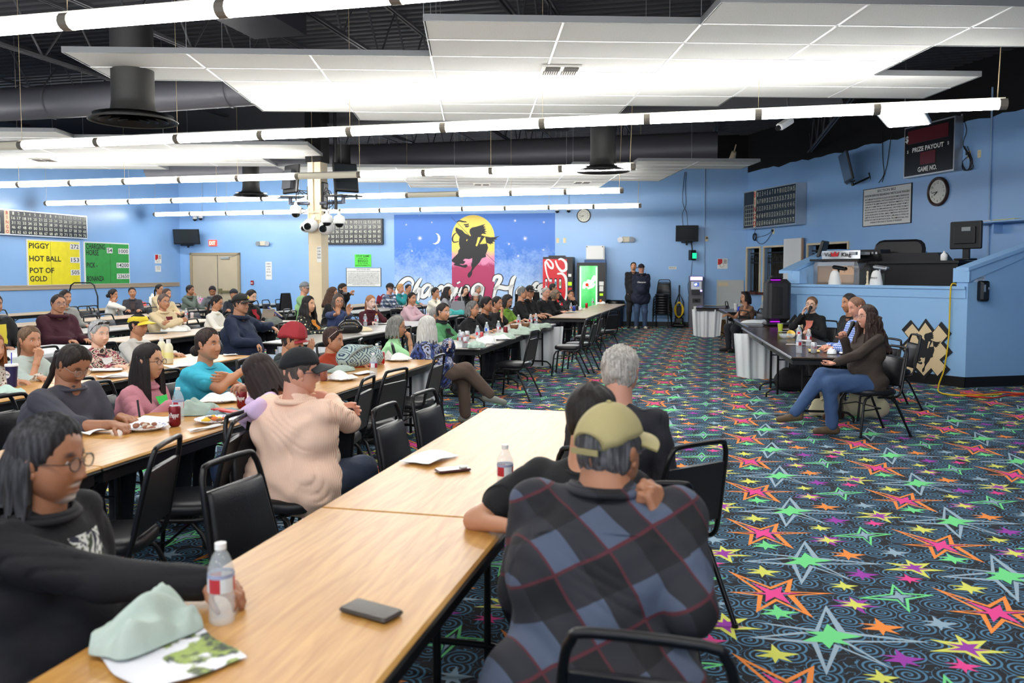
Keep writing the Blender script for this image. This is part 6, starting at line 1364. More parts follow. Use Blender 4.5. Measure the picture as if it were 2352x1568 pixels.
  co = head_obj('knit_hat' if ck in ('knit', 'news') else 'cap', npmesh('cap', [(Hh+nrm*off[:, None], Q2)], cm_))
  if ck in ('cap', 'visor', 'news'):
   b = MB(); ln = cap.get('brim', .075)*(1 if ck != 'news' else .6)
   def bf(u, v, zo):
    a_ = (u-.5)*2*R_(62); r_ = .103+ln*v*math.cos(a_*.95)**.6; return (r_*math.sin(a_)*.86, r_*math.cos(a_)*1.0, .056-.020*(abs(u-.5)*2)**2*1.3-.016*v+zo-(.02 if ck == 'news' else 0))
   b.grid(lambda u, v: bf(u, v, .0), 18, 7); b.grid(lambda u, v: bf(1-u, v, -.005), 18, 7)
   b.tube([bf(i/17, 1, -.0025) for i in range(18)], .0028, 5)
   head_obj('brim', b, mat('brim_%d_%d_%d' % tuple(cap.get('bc', cap['c'])), cap.get('bc', cap['c']), .7))
  if ck == 'cap':
   b = MB(); b.ell((0, 0, .149), (.008, .008, .005), 10, 6)
   if cap.get('snap'):
    b2 = MB(); b2.grid(lambda u, v: (.043*math.cos(PI*u)*(1-v*.98), -.1205+.010*(math.cos(PI*u)*(1-v))**2, .036+.040*math.sin(PI*u)*(1-v)), 16, 4); head_obj('cap_opening', b2, hair_mat(tuple(hair['c']), hair.get('c2')))
    b3 = MB(); b3.tube([(.046*math.cos(a_), -.125+.02*math.cos(a_)**2, .038+.043*math.sin(a_)) for a_ in [PI*i/14 for i in range(15)]], .0035, 6); b3.box((0, -.127, .028), (.085, .004, .016)); head_obj('cap_strap', b3, mat('cap_tape', shade(rgb(*cap['c']), .75), .8))
   head_obj('cap_button', b, cm_)
   if cap.get('logo'):
    for lc, lx, lz, lw, lh in cap['logo']: b = MB(); b.rbox((0, 0, 0), (lw, lh, .006), .006); o = head_obj('cap_patch', b, mat('patch_%d_%d_%d' % tuple(lc), lc, .6)); an = lx; o.matrix_local = hm @ Matrix.Translation((.108*math.sin(an), .113*math.cos(an), lz)) @ Euler((PI/2-.35, 0, -an+0)).to_matrix().to_4x4()
 if glasses:
  gc = glasses if isinstance(glasses, tuple) and not isinstance(glasses[0], tuple) else (30, 30, 32); b = MB(); r = .0225; up_g = .0; yy = .098
  for s in (-1, 1):
   b.tube([(s*.0325+(r+.002)*math.cos(a_), yy-.003*abs(math.cos(a_))-.006*(1 if False else 0), (.003)+r*.8*math.sin(a_)) for a_ in [2*PI*i/20 for i in range(20)]], .0018, 6, closed=True)
   b.tube([(s*.055, yy-.004, .008), (s*.074, yy-.02, .010), (s*.080, .01, .012), (s*.080, -.02, .004)], .0017, 5)
  b.tube([(-.0115, yy, .005), (0, yy+.004, .008), (.0115, yy, .005)], .0016, 5)
  head_obj('glasses', b, mat('frame_%d_%d_%d' % gc, gc, .3))
  b = MB()
  for s in (-1, 1): b.cyl((s*.0325, yy-.0035, .003), (s*.0325, yy-.0025, .003), r*.86, n=18, smooth=False)
  head_obj('lens', b, mat('clear_lens', (235, 240, 242), .02, alpha=.05))
 if extra: extra(root, dict(hm=hm, Hc=Hc, A=A, N=Nk, P=Pv, up=up, fw=fw, rt=rt, L0=L0, B=B, head=head_obj, chest=lambda v, o=.0: Pv+up*(L0*v)+fw*(.14*B+.03+o)))
 if not stand and not nochair: chair(x-math.sin(R_(face))*(.02+seat_dy), y-math.cos(R_(face))*(.02+seat_dy), cface if cface is not None else face, chairlab or ('black banquet chair under the '+label))
 PEOPLE.append((label, dist)); return root
# ---- cloth materials
def plaid(name, sc, a, b, c, line=None, rot=.0, th=.5):
 g = NT(name, .85); v = g.mapping(g.obj, rot=(0, rot, .1), sc=(sc, sc, sc)); s = g.sep(v)
 u = g.math('ADD', s[0], g.math('MULTIPLY', s[1], .9)); fu = g.math('FRACT', u); fv = g.math('FRACT', s[2])
 A = g.math('GREATER_THAN', fu, th); B = g.math('GREATER_THAN', fv, th); col = g.mix(g.math('MULTIPLY', A, B), g.mix(g.math('MAXIMUM', A, B), rgb(*a), rgb(*b)), rgb(*c))
 if line:
  l = g.math('MINIMUM', g.math('ABSOLUTE', g.math('SUBTRACT', fu, .5)), g.math('ABSOLUTE', g.math('SUBTRACT', fv, .5))); col = g.mix(g.math('LESS_THAN', l, .022), col, rgb(*line))
 g.base(col); g.bump(g.noise(g.obj, 220, 2), .2, .003); return g.m
def stripes(name, sc, a, b, w=.5, axis=0, rough=.8):
 g = NT(name, rough); s = g.sep(g.obj); f = g.math('FRACT', g.math('MULTIPLY', g.math('ADD', s[axis], g.math('MULTIPLY', s[1], .6 if axis == 0 else 0)), sc)); g.base(g.mix(g.math('GREATER_THAN', f, w), rgb(*a), rgb(*b))); return g.m
def blotch(name, sc, cols, dist=2.):
 g = NT(name, .8); n = g.noise(g.obj, sc, 4, dist); c = rgb(*cols[0]); k = len(cols)
 for i, q in enumerate(cols[1:]): c = g.mix(g.step(n, .36+.28*i/(k-1), .36+.28*(i+.35)/(k-1)), c, rgb(*q))
 g.base(c); return g.m
def dots(name, sc, base, cols, r=.34):
 g = NT(name, .8); v = g.n('TexVoronoi'); g._in(v.inputs['Vector'], g.obj); v.inputs['Scale'].default_value = sc; cs = g.sep(v.outputs['Color'])
 c = g.mix(g.math('GREATER_THAN', cs[0], .5), rgb(*cols[0]), rgb(*cols[1])); c = g.mix(g.math('GREATER_THAN', cs[1], .66), c, rgb(*cols[2 % len(cols)])); g.base(g.mix(g.math('LESS_THAN', v.outputs['Distance'], r), rgb(*base), c)); return g.m
def cloth(name, c, bump=.15, sc=160, var=.04): return mat(name, c, .85, bump=bump, bscale=sc, var=var, vscale=7)
S_PLAID = plaid('charcoal_block_plaid', 5.4, (20, 20, 24), (36, 37, 44), (74, 84, 104), (78, 30, 40), rot=.45)
S_FLAN = plaid('blue_white_flannel', 11, (40, 52, 78), (92, 104, 128), (190, 194, 200), rot=.2)
S_GING = plaid('blue_gingham', 40, (214, 222, 240), (120, 150, 214), (58, 92, 178))
S_PEACH = stripes('peach_seersucker', 120, (250, 222, 200), (232, 184, 156)); S_DYE = blotch('blue_tie_dye', 5.5, [(8, 10, 26), (26, 34, 84), (64, 84, 150), (20, 22, 44), (168, 178, 206), (70, 52, 40)])
S_FLOR = dots('black_floral', 26, (16, 18, 20), [(214, 206, 170), (60, 84, 70), (150, 140, 110)]); S_AZTEC = blotch('pink_black_print', 9, [(30, 22, 24), (150, 60, 80), (214, 200, 180), (40, 30, 30)], 3)
S_CAMO = blotch('white_green_camo', 10, [(28, 30, 44), (60, 70, 50), (220, 220, 214), (36, 38, 54)], 3); S_FLOWR = dots('rust_dress_print', 34, (196, 120, 44), [(206, 130, 50), (176, 100, 34), (220, 150, 70)])
S_BLK = cloth('black_knit', (22, 22, 25)); S_BLKC = cloth('black_coat_cloth', (26, 25, 29), .3, 40); S_GREY = cloth('heather_charcoal', (66, 66, 76)); S_PINK = cloth('dusty_pink_cord', (196, 130, 142), .3, 220)
S_TURQ = cloth('turquoise_cotton', (62, 178, 202)); S_MINT = cloth('mint_green_cotton', (170, 226, 168)); S_LILAC = cloth('lilac_fleece', (216, 188, 224)); S_PALE = cloth('pale_sage_cotton', (184, 198, 192)); S_OFFW = cloth('off_white_cotton', (208, 206, 200))
S_NAVY = cloth('navy_fleece', (28, 38, 62), .3, 60); S_MAROON = cloth('maroon_jacket', (60, 20, 34), .3, 40); S_BEIGE = cloth('beige_fleece', (212, 192, 154), .5, 90); S_RUST = cloth('rust_knit', (156, 52, 26), .3, 120); S_DKGRN = cloth('dark_green_camo', (46, 52, 52))
S_BURG = cloth('burgundy_knit', (70, 20, 32), .3, 140); S_BLUP = cloth('slate_blue_polo', (56, 70, 110)); S_TEAL = cloth('teal_cotton', (38, 140, 146)); S_LPINK = cloth('pale_pink_cardigan', (218, 182, 192), .3, 120); S_POLO = cloth('sage_polo', (134, 176, 122)); S_CREAMK = cloth('cream_knit', (226, 222, 206), .3, 120)
S_OLIVE = cloth('grey_olive_hoodie', (92, 104, 96)); S_GRH = cloth('grey_hoodie', (110, 114, 118)); S_BRV = cloth('brown_vest', (64, 50, 50)); S_LACE = cloth('lime_lace', (120, 162, 60), .8, 60); S_BROWN = cloth('dark_brown_wool', (62, 52, 46), .4, 140); S_GRN = cloth('green_sleeve', (74, 132, 88)); S_NVH = cloth('navy_hoodie', (24, 30, 50), .3, 60); S_RED = cloth('red_top', (150, 24, 40)); S_WHT = cloth('white_shirt', (222, 222, 222))
M_LIMEP = cloth('lime_scarf', (60, 200, 90))
K = (26, 22, 22); DB = (38, 30, 26); GR = (118, 116, 114); LG = (176, 172, 164); BR = (74, 52, 38)
def loc(x, y, face, p):
 f = R_(face); dx, dy = p[0]-x, p[1]-y; return Vector((dx*math.cos(f)-dy*math.sin(f), dx*math.sin(f)+dy*math.cos(f), p[2]))
def atd(px, py, d): r = Vector(ray(px, py)); h = -r.x*_s+r.y*_c; return Vector((0, 0, CAM_H))+r*(d/h)
def P(sn, label, px, py, X, face, dz=0., d=None, **k):
 r = ray(px, py)
 if d: q = atd(px, py, d); X, Y, Z = q
 else: t = X/r[0]; Y = r[1]*t; Z = CAM_H+r[2]*t
 Z += dz; lean = k.get('lean', 8); hip = .93 if k.get('stand') else .53
 off = math.tan(R_(lean))*(Z-k.get('nk', .166)-hip)+.035; x = X-math.sin(R_(face))*off; y = Y-math.cos(R_(face))*off
 if k.get('side'): so = math.tan(R_(k['side']))*(Z-k.get('nk', .166)-hip); x -= math.cos(R_(face))*so; y += math.sin(R_(face))*so
 ar = []
 for a in k.pop('arms', ('table', 'table')):
  if isinstance(a, dict):
   a = dict(a)
   if 'pd' in a: a['w'] = loc(x, y, face, atd(*a['pd']))
   if 'pz' in a: a['w'] = loc(x, y, face, atz(*a['pz']))
  ar.append(a)
 return person(label, x, y, face, hz=Z, arms=ar, chairlab='black banquet chair under '+sn, **k)
def head_glasses_up(root, a, c):
 b = MB()
 for s in (-1, 1): b.rbox((s*.034, .068, .108), (.05, .008, .034), .012, rot=(-.7, 0, 0), mi=1); b.tube([(s*.062, .06, .105), (s*.085, .03, .075), (s*.088, -.015, .03)], .0028, 6)
 b.tube([(-.06, .07, .108), (0, .076, .11), (.06, .07, .108)], .0028, 6); a['head']('raised_glasses', b, [mat('raised_frame_%d' % c[0], c, .3), M_GLOSSBLK])
# ---- foreground
P('the man in the black jacket at near left', 'man in open black jacket with chin-length dark hair, glasses and grey goatee, near left', 112, 1062, -1.78, 84, look=-4, lean=4, skin='brown', hair=dict(c=(30, 29, 31), c2=(70, 70, 74), s='bob', L=.115, a0=1.5, flare=.12, t=.02), glasses=(24, 20, 20), beard=('goatee', (190, 186, 180)), shirt=S_BLKC, nk=.145, inner=S_CAMO, collar='jacket', bulk=1.22, arms=('lap', dict(pz=(515, 1345, .79), d=(.15, 1, -.05), n=(0, 0, -1), curl=.55)), pants=(24, 24, 28))
P('the man in the charcoal plaid shirt', 'man in charcoal plaid shirt and khaki cap seen from behind, hand raised to face', 1398, 1042, 0, 0, d=2.36, look=24, lean=22, skin='brown', hair=dict(c=(60, 60, 62), c2=(120, 120, 124)), cap=dict(c=(172, 160, 112), snap=True, brim=.07), shirt=S_PLAID, nk=.098, nochair=True, collar='collar', bulk=1.62, arms=('table', dict(pd=(1528, 1192, 2.22), d=(-.35, .15, 1), n=(-.6, .3, 0), curl=1.0, pole=(.85, -.25, -1))), glasses=(40, 36, 36), q=2)
P('the young man in the black tee', 'man with short dark hair and black tee leaning on the table behind the khaki cap', 1358, 962, 0, 15, d=2.98, lean=22, skin='tan', hair=dict(c=(28, 24, 22), t=.014), shirt=S_BLK, nochair=True, sleeve='short', bulk=1.12, arms=(dict(pd=(1200, 1215, 2.75), d=(.3, 1, 0), pole=(-1.2, .1, -.3)), 'table'))
P('the white-haired man in black', 'white-haired man in dark shirt seen from behind, far end of foreground table', 1424, 856, 0, 8, d=3.95, lean=6, skin='ruddy', hair=dict(c=(150, 144, 136), c2=(206, 202, 194), t=.014, messy=True), shirt=cloth('faded_black_cotton', (40, 40, 46)), collar='crew', bulk=1.15, arms=('lap', 'lap'))
P('the man in the peach shirt', 'heavy man in peach striped shirt and black cap seen from behind, head turned right', 690, 858, -2.17, 14, cface=104, look=44, pitch=0, lean=5, skin='ruddy', hair=dict(c=(70, 62, 58), line='buzz', t=.005), cap=dict(c=(24, 26, 30), brim=.08), glasses=(50, 60, 90), shirt=S_PEACH, nk=.14, collar='collar', bulk=1.5, arms=('cross', 'cross'), pants=(60, 70, 90), wr=1.3, fat=.5, q=2)
P('the girl in the lilac hoodie', 'girl with dark hair in a lilac hoodie resting her bowed head on her folded arms', 600, 862, 0, -70, d=4.85, look=0, pitch=-38, lean=32, skin='tan', hair=dict(c=(36, 26, 24), s='bob', L=.16, a0=.75, t=.02), shirt=S_LILAC, collar='hood', fem=True, arms=(dict(pd=(622, 915, 4.7), d=(.8, .4, .5), pole=(-1, .2, -.6), curl=.6), dict(pd=(584, 900, 4.95), d=(-.8, .4, .5), pole=(1, .2, -.6), curl=.6)), pants=(62, 80, 112), ears=False)
# ---- second column (row behind the peach shirt)
P('the man writing in grey tee', 'large man in charcoal tee with long dark ponytail and wire glasses, head bowed, writing', 168, 838, -3.72, 92, look=8, pitch=-30, lean=22, skin='brown', hair=dict(c=(30, 25, 23), c2=(60, 48, 42), s='pony', L=.34, r=.03, r1=.012, t=.015, dy=.08), glasses=(150, 140, 130), beard=('goatee', (40, 34, 32)), shirt=S_GREY, sleeve='half', collar='crew', bulk=1.5, nk=.145, arms=('table', dict(pz=(262, 975, .79), d=(.05, 1, -.1), curl=.9)), fat=.5, q=2)
P('the woman in the pink shirt', 'woman in a dusty pink shirt with long straight black hair and dark glasses', 342, 832, -3.72, 88, look=-4, pitch=2, lean=12, skin='olive', hair=dict(c=(28, 22, 22), s='long', L=.30, a0=1.05, flare=.12, back=.03, wave=.15), glasses=(30, 20, 16), shirt=S_PINK, inner=M_LIMEP, collar='collar', fem=True, bulk=1.2, arms=('lap', dict(w=(.18, .38, .78), d=(-.3, 1, -.2))), q=2)
def tshirt_print(root, a):
 b = MB(); b.grid(lambda u, v: tuple(a['P']+a['up']*(a['L0']*(.34+.34*v))+a['rt']*((u-.5)*.22)+a['fw']*(.155*a['B']+.052-.9*((u-.5)*.22)**2-.06*v)), 8, 6); obj('shirt_print', b, dots('tee_print', 60, (226, 236, 236), [(190, 40, 60), (226, 236, 236), (70, 140, 120)], .25), root)
P('the woman in the turquoise tee', 'woman in a turquoise printed tee with dark hair in a low bun, arms folded', 478, 792, -3.72, 96, look=0, pitch=2, lean=10, skin='tan', hair=dict(c=(34, 26, 24), c2=(70, 54, 46), s='bun', bz=-.045, t=.013), shirt=S_TURQ, sleeve='short', fem=True, bulk=1.36, fat=.6, arms=('cross', 'cross'), extra=tshirt_print, q=2)
P('the person in the red knit cap', 'person in red knitted newsboy cap and dark jacket covering the face with one hand', 672, 782, -3.55, 84, look=0, pitch=-10, lean=14, skin='tan', hair=dict(c=(40, 34, 32), t=.01), cap=dict(c=(152, 42, 50), k='news', brim=.06), shirt=S_DKGRN, collar='hood', arms=('lap', dict(pd=(706, 812, 7.35), d=(-.6, .3, 1), n=(-.3, -1, 0), curl=.2, pole=(.6, .3, -1))), hood=1, q=2)
P('the woman in the rust sweater', 'older woman in rust-orange sweater with glasses pushed up on short brown hair', 766, 782, -3.6, 88, pitch=-4, lean=12, skin='tan', hair=dict(c=(44, 30, 26), c2=(84, 60, 52), t=.022), shirt=S_RUST, collar='crew', fem=True, bulk=1.15, arms=('table', 'table'), extra=lambda r_, a: head_glasses_up(r_, a, (206, 190, 186)), q=2)
def mint_print(root, a):
 b = MB(); b.grid(lambda u, v: tuple(a['P']+a['up']*(a['L0']*(.42+.24*v))+a['rt']*((u-.5)*.16)+a['fw']*(.15*a['B']+.055-.9*((u-.5)*.16)**2-.05*v)), 8, 6); obj('shirt_print', b, dots('flower_print', 42, (170, 226, 168), [(150, 40, 60), (70, 90, 160), (170, 226, 168)], .3), root)
P('the woman in the mint tee', 'woman in a mint green tee with a grey bob and glasses, finger on her lips', 912, 752, -3.5, 72, look=4, lean=10, skin='tan', hair=dict(c=(104, 104, 98), c2=(150, 150, 142), s='bob', L=.10, a0=1.25, flare=.1, t=.022), glasses=(60, 54, 50), shirt=S_MINT, sleeve='short', fem=True, bulk=1.05, arms=('lap', 'mouth'), extra=mint_print, q=2)
P('the woman in the blue tie-dye robe', 'woman with straight white hair in a blue tie-dye robe, legs crossed in the aisle', 982, 754, -2.98, 66, look=-40, robe=True, lean=4, skin='pale', hair=dict(c=(190, 188, 180), c2=(222, 220, 214), s='bob', L=.14, a0=1.0, flare=.08, t=.02), shirt=S_DYE, collar='none', fem=True, bulk=1.25, arms=('cross', 'lap'), pants=(92, 76, 66), shoes=(128, 130, 122), sock=(50, 44, 46), seat_dy=.0, legs={1: ((.06, .46, .60), (.03, .72, .33), (.1, 1, -.25)), -1: ((-.08, .45, .53), (-.06, .47, .10), (.1, 1))}, q=2)
# ---- third row of people near the aisle
P('the woman with hand over her cheek', 'grey-haired woman with one hand over her face, half hidden behind the white-haired woman', 1003, 726, -3.75, 86, lean=12, skin='tan', hair=dict(c=(110, 106, 104), c2=(150, 148, 146), t=.014), shirt=cloth('blue_denim', (48, 66, 96)), fem=True, arms=('table', 'face'))
P('the woman in white-framed glasses', 'woman in white-framed glasses and green top with black mask under her chin', 1018, 717, -3.6, 104, look=6, lean=10, skin='tan', hair=dict(c=(30, 24, 24), t=.012), glasses=(220, 210, 220), shirt=S_GRN, inner=S_BLK, fem=True, bulk=1.1, arms=('table', 'table'), collar='turtle', neckc=S_BLK, q=2)
P('the woman in the black blazer', 'older woman in a black blazer with grey-streaked hair and glasses, leaning forward', 1086, 710, -3.55, 98, lean=18, skin='tan', hair=dict(c=(72, 70, 70), c2=(140, 138, 136), s='bob', L=.09, a0=1.5, t=.013), glasses=(40, 34, 34), shirt=S_BLK, fem=True, bulk=1.2, arms=('table', 'table'), q=2)
P('the person with clasped hands', 'person with short black hair in black, hands clasped in front of the mouth', 1118, 700, -3.6, 96, lean=16, skin='brown', hair=dict(c=(24, 20, 20), t=.02), shirt=S_BLK, bulk=1.1, arms=('mouth', 'mouth'), q=2, fat=.4)
P('the woman in glasses propping her chin', 'woman in glasses and dark top propping her chin on her bare forearm', 1142, 697, -3.75, 108, lean=14, skin='tan', hair=dict(c=(26, 22, 22), t=.012), glasses=(30, 30, 34), shirt=S_BLK, sleeve='short', fem=True, bulk=1.1, arms=('table', 'chin'), q=2)
P('the woman in the lime lace top', 'woman in a lime green lace top with black shoulder-length hair looking down', 1165, 692, -3.7, 110, pitch=-16, lean=12, skin='tan', hair=dict(c=(24, 20, 22), s='bob', L=.11, a0=1.05, flare=.1), glasses=(150, 150, 150), shirt=S_LACE, sleeve='half', fem=True, bulk=1.05, arms=('table', 'table'))
P('the grey-haired man in a black tee', 'man with swept-back grey hair in a black printed tee near the mural', 1200, 674, -3.75, 92, look=-6, lean=6, skin='tan', hair=dict(c=(88, 88, 86), c2=(130, 130, 128), line='high', t=.016), shirt=S_BLK, sleeve='half', bulk=1.3, arms=('table', 'table'), fat=.3, q=2)
P('the man in the black cap with white badge', 'man in black cap with white badge and black tee beside the grey-haired man', 1217, 671, -3.7, 104, look=20, lean=8, skin='tan', hair=dict(c=(30, 26, 26), t=.01), cap=dict(c=(26, 26, 30), logo=[((230, 230, 226), .0, .085, .03, .03)]), shirt=S_BLK, sleeve='half', bulk=1.3, arms=('table', 'lap'), fat=.5)
P('the smiling man with short grey hair', 'smiling older man with short grey hair in a black jacket', 1254, 673, -3.65, 116, look=20, lean=8, skin='ruddy', hair=dict(c=(134, 132, 128), c2=(180, 178, 172), t=.010), shirt=S_BLK, bulk=1.25, arms=('table', 'lap'), mouth=1, fat=.3)
P('the person with brown-grey bobbed hair', 'person with brown-grey bobbed hair leaning over the far table', 1276, 678, -3.5, 110, pitch=-20, lean=16, skin='tan', hair=dict(c=(96, 82, 68), c2=(140, 126, 108), s='bob', L=.06, a0=.9), shirt=S_BLK, fem=True, arms=('table', 'table'))
P('the dark-haired person behind the grey jacket', 'dark-haired person in black sipping in front of the red vending machine', 1270, 662, -4.3, 120, look=-40, lean=6, skin='tan', hair=dict(c=(26, 24, 24), t=.014), shirt=S_BLK, arms=('mouth', 'lap'))
P('the woman in the black turtleneck', 'woman in a black turtleneck with hands together at her mouth beside the green machine', 1311, 677, -3.55, 150, lean=10, skin='tan', hair=dict(c=(34, 28, 26), t=.012), shirt=S_BLK, collar='turtle', fem=True, arms=('mouth', 'mouth'))
P('the person in light grey beyond the lace top', 'dark-haired woman with headband and glasses between the mural and the seated row', 1092, 684, -5.9, 150, lean=8, skin='tan', hair=dict(c=(30, 26, 26), s='bob', L=.08, a0=1.), glasses=(150, 150, 150), shirt=S_BLK, fem=True, cap=dict(c=(190, 186, 180), k='band'), arms=('table', 'table'))
P('the grey-haired person behind the headband', 'grey-haired person mostly hidden behind the woman with the pale headband', 1098, 665, -6.9, 110, lean=4, skin='tan', hair=dict(c=(120, 118, 116), t=.014), shirt=S_GRH, arms=('table', 'table'))
P('the woman resting chin in her palm', 'woman in black with long dark hair resting her chin in her palm below the arch', 1068, 668, -6.6, 128, look=10, lean=10, skin='light', hair=dict(c=(26, 20, 20), s='long', L=.22, a0=1.0), shirt=S_BLK, fem=True, arms=('table', 'cheek'))
P('the person in the light grey sweater', 'person with long black hair in a light grey sweater leaning forward below the moon', 1028, 670, -6.5, 84, lean=14, skin='tan', hair=dict(c=(26, 22, 22), s='long', L=.2, a0=1.15), shirt=cloth('light_grey_knit', (150, 152, 158)), arms=('table', 'table'))
P('the woman in the cream knit sleeves', 'woman in a dark vest with cream knit sleeves, hand near her chin', 1000, 673, -6.1, 96, look=14, lean=8, skin='tan', hair=dict(c=(28, 24, 24), t=.014), shirt=S_CREAMK, inner=S_BLK, fem=True, bulk=1.1, arms=('table', 'chin'))
P('the woman in the pale pink cardigan', 'woman in a pale pink cardigan with black hair tied back', 946, 686, -5.95, 102, look=16, lean=8, skin='tan', hair=dict(c=(26, 22, 22), s='pony', L=.15, t=.016), shirt=S_LPINK, fem=True, bulk=1.35, inner=S_LPINK, arms=('table', 'table'), fat=.5, q=2)
P('the man behind the fair-haired woman', 'dark-haired person behind the fair-haired woman in teal', 938, 663, -8.3, 120, lean=6, skin='tan', hair=dict(c=(26, 22, 22), t=.012), shirt=S_TEAL, arms=('table', 'table'))
P('the fair-haired woman in teal', 'fair-haired woman in a teal cardigan, hand at her face', 920, 663, -8.0, 96, lean=8, skin='ruddy', hair=dict(c=(176, 128, 78), c2=(206, 160, 104), t=.014), shirt=S_TEAL, inner=S_WHT, fem=True, arms=('table', 'mouth'))
P('the man in the blue plaid flannel', 'man in a blue and white plaid flannel and black cap, hand at his mouth', 896, 663, -7.9, 98, lean=10, skin='ruddy', hair=dict(c=(60, 44, 34), t=.01), cap=dict(c=(26, 24, 26)), shirt=S_FLAN, bulk=1.35, collar='collar', arms=('table', 'mouth'))
P('the young woman in burgundy', 'young woman with strawberry-blond hair tied back in a burgundy sweater, cheek on hand', 851, 694, -5.9, 128, look=-8, pitch=-6, lean=14, skin='pale', hair=dict(c=(150, 100, 66), c2=(180, 128, 90), s='pony', L=.1, t=.010), shirt=S_BURG, fem=True, arms=('cheek', 'table'), q=2)
P('the woman in the slate blue polo', 'woman in a slate blue polo with grey-brown bob and black glasses, hands raised together', 777, 693, -5.9, 140, look=-4, lean=8, skin='tan', hair=dict(c=(70, 62, 58), c2=(120, 112, 106), s='bob', L=.10, a0=1.0, flare=.12, t=.02), glasses=(24, 24, 26), shirt=S_BLUP, sleeve='half', fem=True, arms=(dict(pd=(806, 714, 12.6), d=(.1, .1, 1), n=(-.3, 1, 0), curl=.25, pole=(-.6, .3, -1)), dict(pd=(797, 716, 12.7), d=(0, .1, 1), n=(.3, 1, 0), curl=.3, pole=(.6, .3, -1))), q=2)
P('the photographer', 'man in dark clothes raising a black camera to his eye beside the column', 787, 665, -7.2, 96, look=0, lean=10, skin='tan', hair=dict(c=(34, 28, 26), line='buzz', t=.008), shirt=cloth('charcoal_shirt', (52, 52, 58)), arms=(dict(pd=(800, 672, 16.3), d=(-.3, 1, .3), curl=.9, pole=(-.5, .3, -1)), dict(pd=(810, 672, 16.1), d=(-.3, .5, .8), curl=.9, pole=(1, .3, -1))))
P('the long-haired woman by the photographer', 'woman with long brown hair in dark clothes left of the photographer', 764, 676, -6.5, 84, look=0, lean=8, skin='tan', hair=dict(c=(66, 44, 32), s='long', L=.2, a0=1.0), shirt=S_BLK, fem=True, arms=('table', 'table'))
P('the woman in the black floral jacket', 'woman with long wavy black hair in a black floral jacket over a mustard top', 709, 700, -5.85, 94, look=4, pitch=4, lean=8, skin='olive', hair=dict(c=(22, 18, 18), s='long', L=.30, a0=1.05, flare=.35, back=.08, wave=.8, t=.02), shirt=S_FLOR, inner=cloth('mustard_top', (196, 122, 34)), fem=True, bulk=1.1, arms=('table', 'table'), q=2)
P('the man in the sage green polo', 'older man in a sage green polo, glasses and a grey and black cap', 700, 663, -8.1, 86, look=-4, lean=4, skin='ruddy', hair=dict(c=(120, 112, 104), t=.008, line='buzz'), cap=dict(c=(120, 124, 132), brim=.07), glasses=(60, 60, 60), shirt=S_POLO, collar='collar', sleeve='half', bulk=1.2, arms=('table', 'table'))
P('the woman in black with red top', 'woman in glasses, black cardigan and red top with tied-back hair behind the laptop', 577, 681, -8.0, 100, pitch=-12, lean=10, skin='light', hair=dict(c=(32, 26, 26), t=.012, s='bun'), glasses=(120, 110, 110), shirt=S_BLK, inner=S_RED, fem=True, arms=('table', 'table'))
P('the hooded person near the double door', 'person in a raised dark grey hood in front of the double door', 537, 676, -11.0, 150, lean=10, skin='brown', hair=dict(c=(24, 26, 30), t=.02, line='bangs'), cap=dict(c=(34, 38, 46), k='knit'), shirt=cloth('dark_slate_hoodie', (38, 42, 52)), collar='hood', arms=('table', 'table'))
P('the man in the navy hoodie', 'large man in navy hoodie and black cap with yellow badge, arm over a chair', 553, 700, -5.75, 88, look=2, pitch=4, lean=0, skin='tan', hair=dict(c=(40, 34, 34), line='buzz', t=.006), cap=dict(c=(28, 28, 26), brim=.085, logo=[((226, 156, 40), -1.2, .075, .035, .03), ((226, 206, 60), 0, .085, .04, .03)]), shirt=S_NAVY, collar='hood', bulk=1.6, fat=.6, arms=(dict(w=(-.3, .28, .96), d=(-.2, 1, -.7), curl=.35, pole=(-1, -.5, -.3)), dict(w=(.12, .30, .78), d=(-.3, .7, -.9), curl=.5, pole=(1, -.4, -.4))), hood=1, q=2, pants=(150, 170, 190))
P('the woman in the white jacket', 'woman in a white jacket with long dark ponytail and glasses looking down', 498, 696, -7.8, 84, pitch=-10, lean=10, skin='tan', hair=dict(c=(30, 24, 24), s='pony', L=.2, t=.014), glasses=(40, 34, 34), shirt=cloth('white_jacket', (228, 226, 216)), fem=True, collar='collar', arms=('table', 'table'))
P('the woman in the beige fleece', 'older woman in a beige fleece jacket and glasses with folded arms', 376, 693, -8.2, 104, look=6, lean=6, skin='tan', hair=dict(c=(84, 70, 66), c2=(120, 104, 98), t=.012), glasses=(70, 60, 60), shirt=S_BEIGE, fem=True, bulk=1.35, collar='jacket', inner=cloth('wine_top', (90, 24, 34)), arms=('cross', 'cross'), fat=.4, q=2)
P('the young man in the yellow visor', 'young man in a yellow visor and light grey long-sleeved shirt', 318, 748, -5.95, 88, pitch=-2, lean=8, skin='tan', hair=dict(c=(22, 20, 20), t=.022), cap=dict(c=(232, 208, 60), k='visor', brim=.085), shirt=S_OFFW, bulk=.95, arms=('table', 'table'), q=2)
P('the woman with sunglasses on silver hair', 'woman with short silver hair, sunglasses on her head and pink-black patterned wrap', 228, 768, -5.75, 100, look=4, lean=10, skin='light', hair=dict(c=(150, 150, 150), c2=(200, 200, 200), t=.024, messy=True), shirt=S_AZTEC, inner=S_WHT, fem=True, bulk=1.2, arms=('table', 'table'), extra=lambda r_, a: head_glasses_up(r_, a, (40, 30, 30)), q=2)
P('the woman in the pale sage tee', 'woman in pale sage tee with brown low ponytail, hand at her chin', 68, 783, -5.75, 94, look=6, lean=12, skin='tan', hair=dict(c=(92, 72, 54), c2=(128, 104, 82), s='pony', L=.12, t=.014), shirt=S_PALE, sleeve='half', fem=True, bulk=1.1, arms=('table', 'mouth'), q=2)
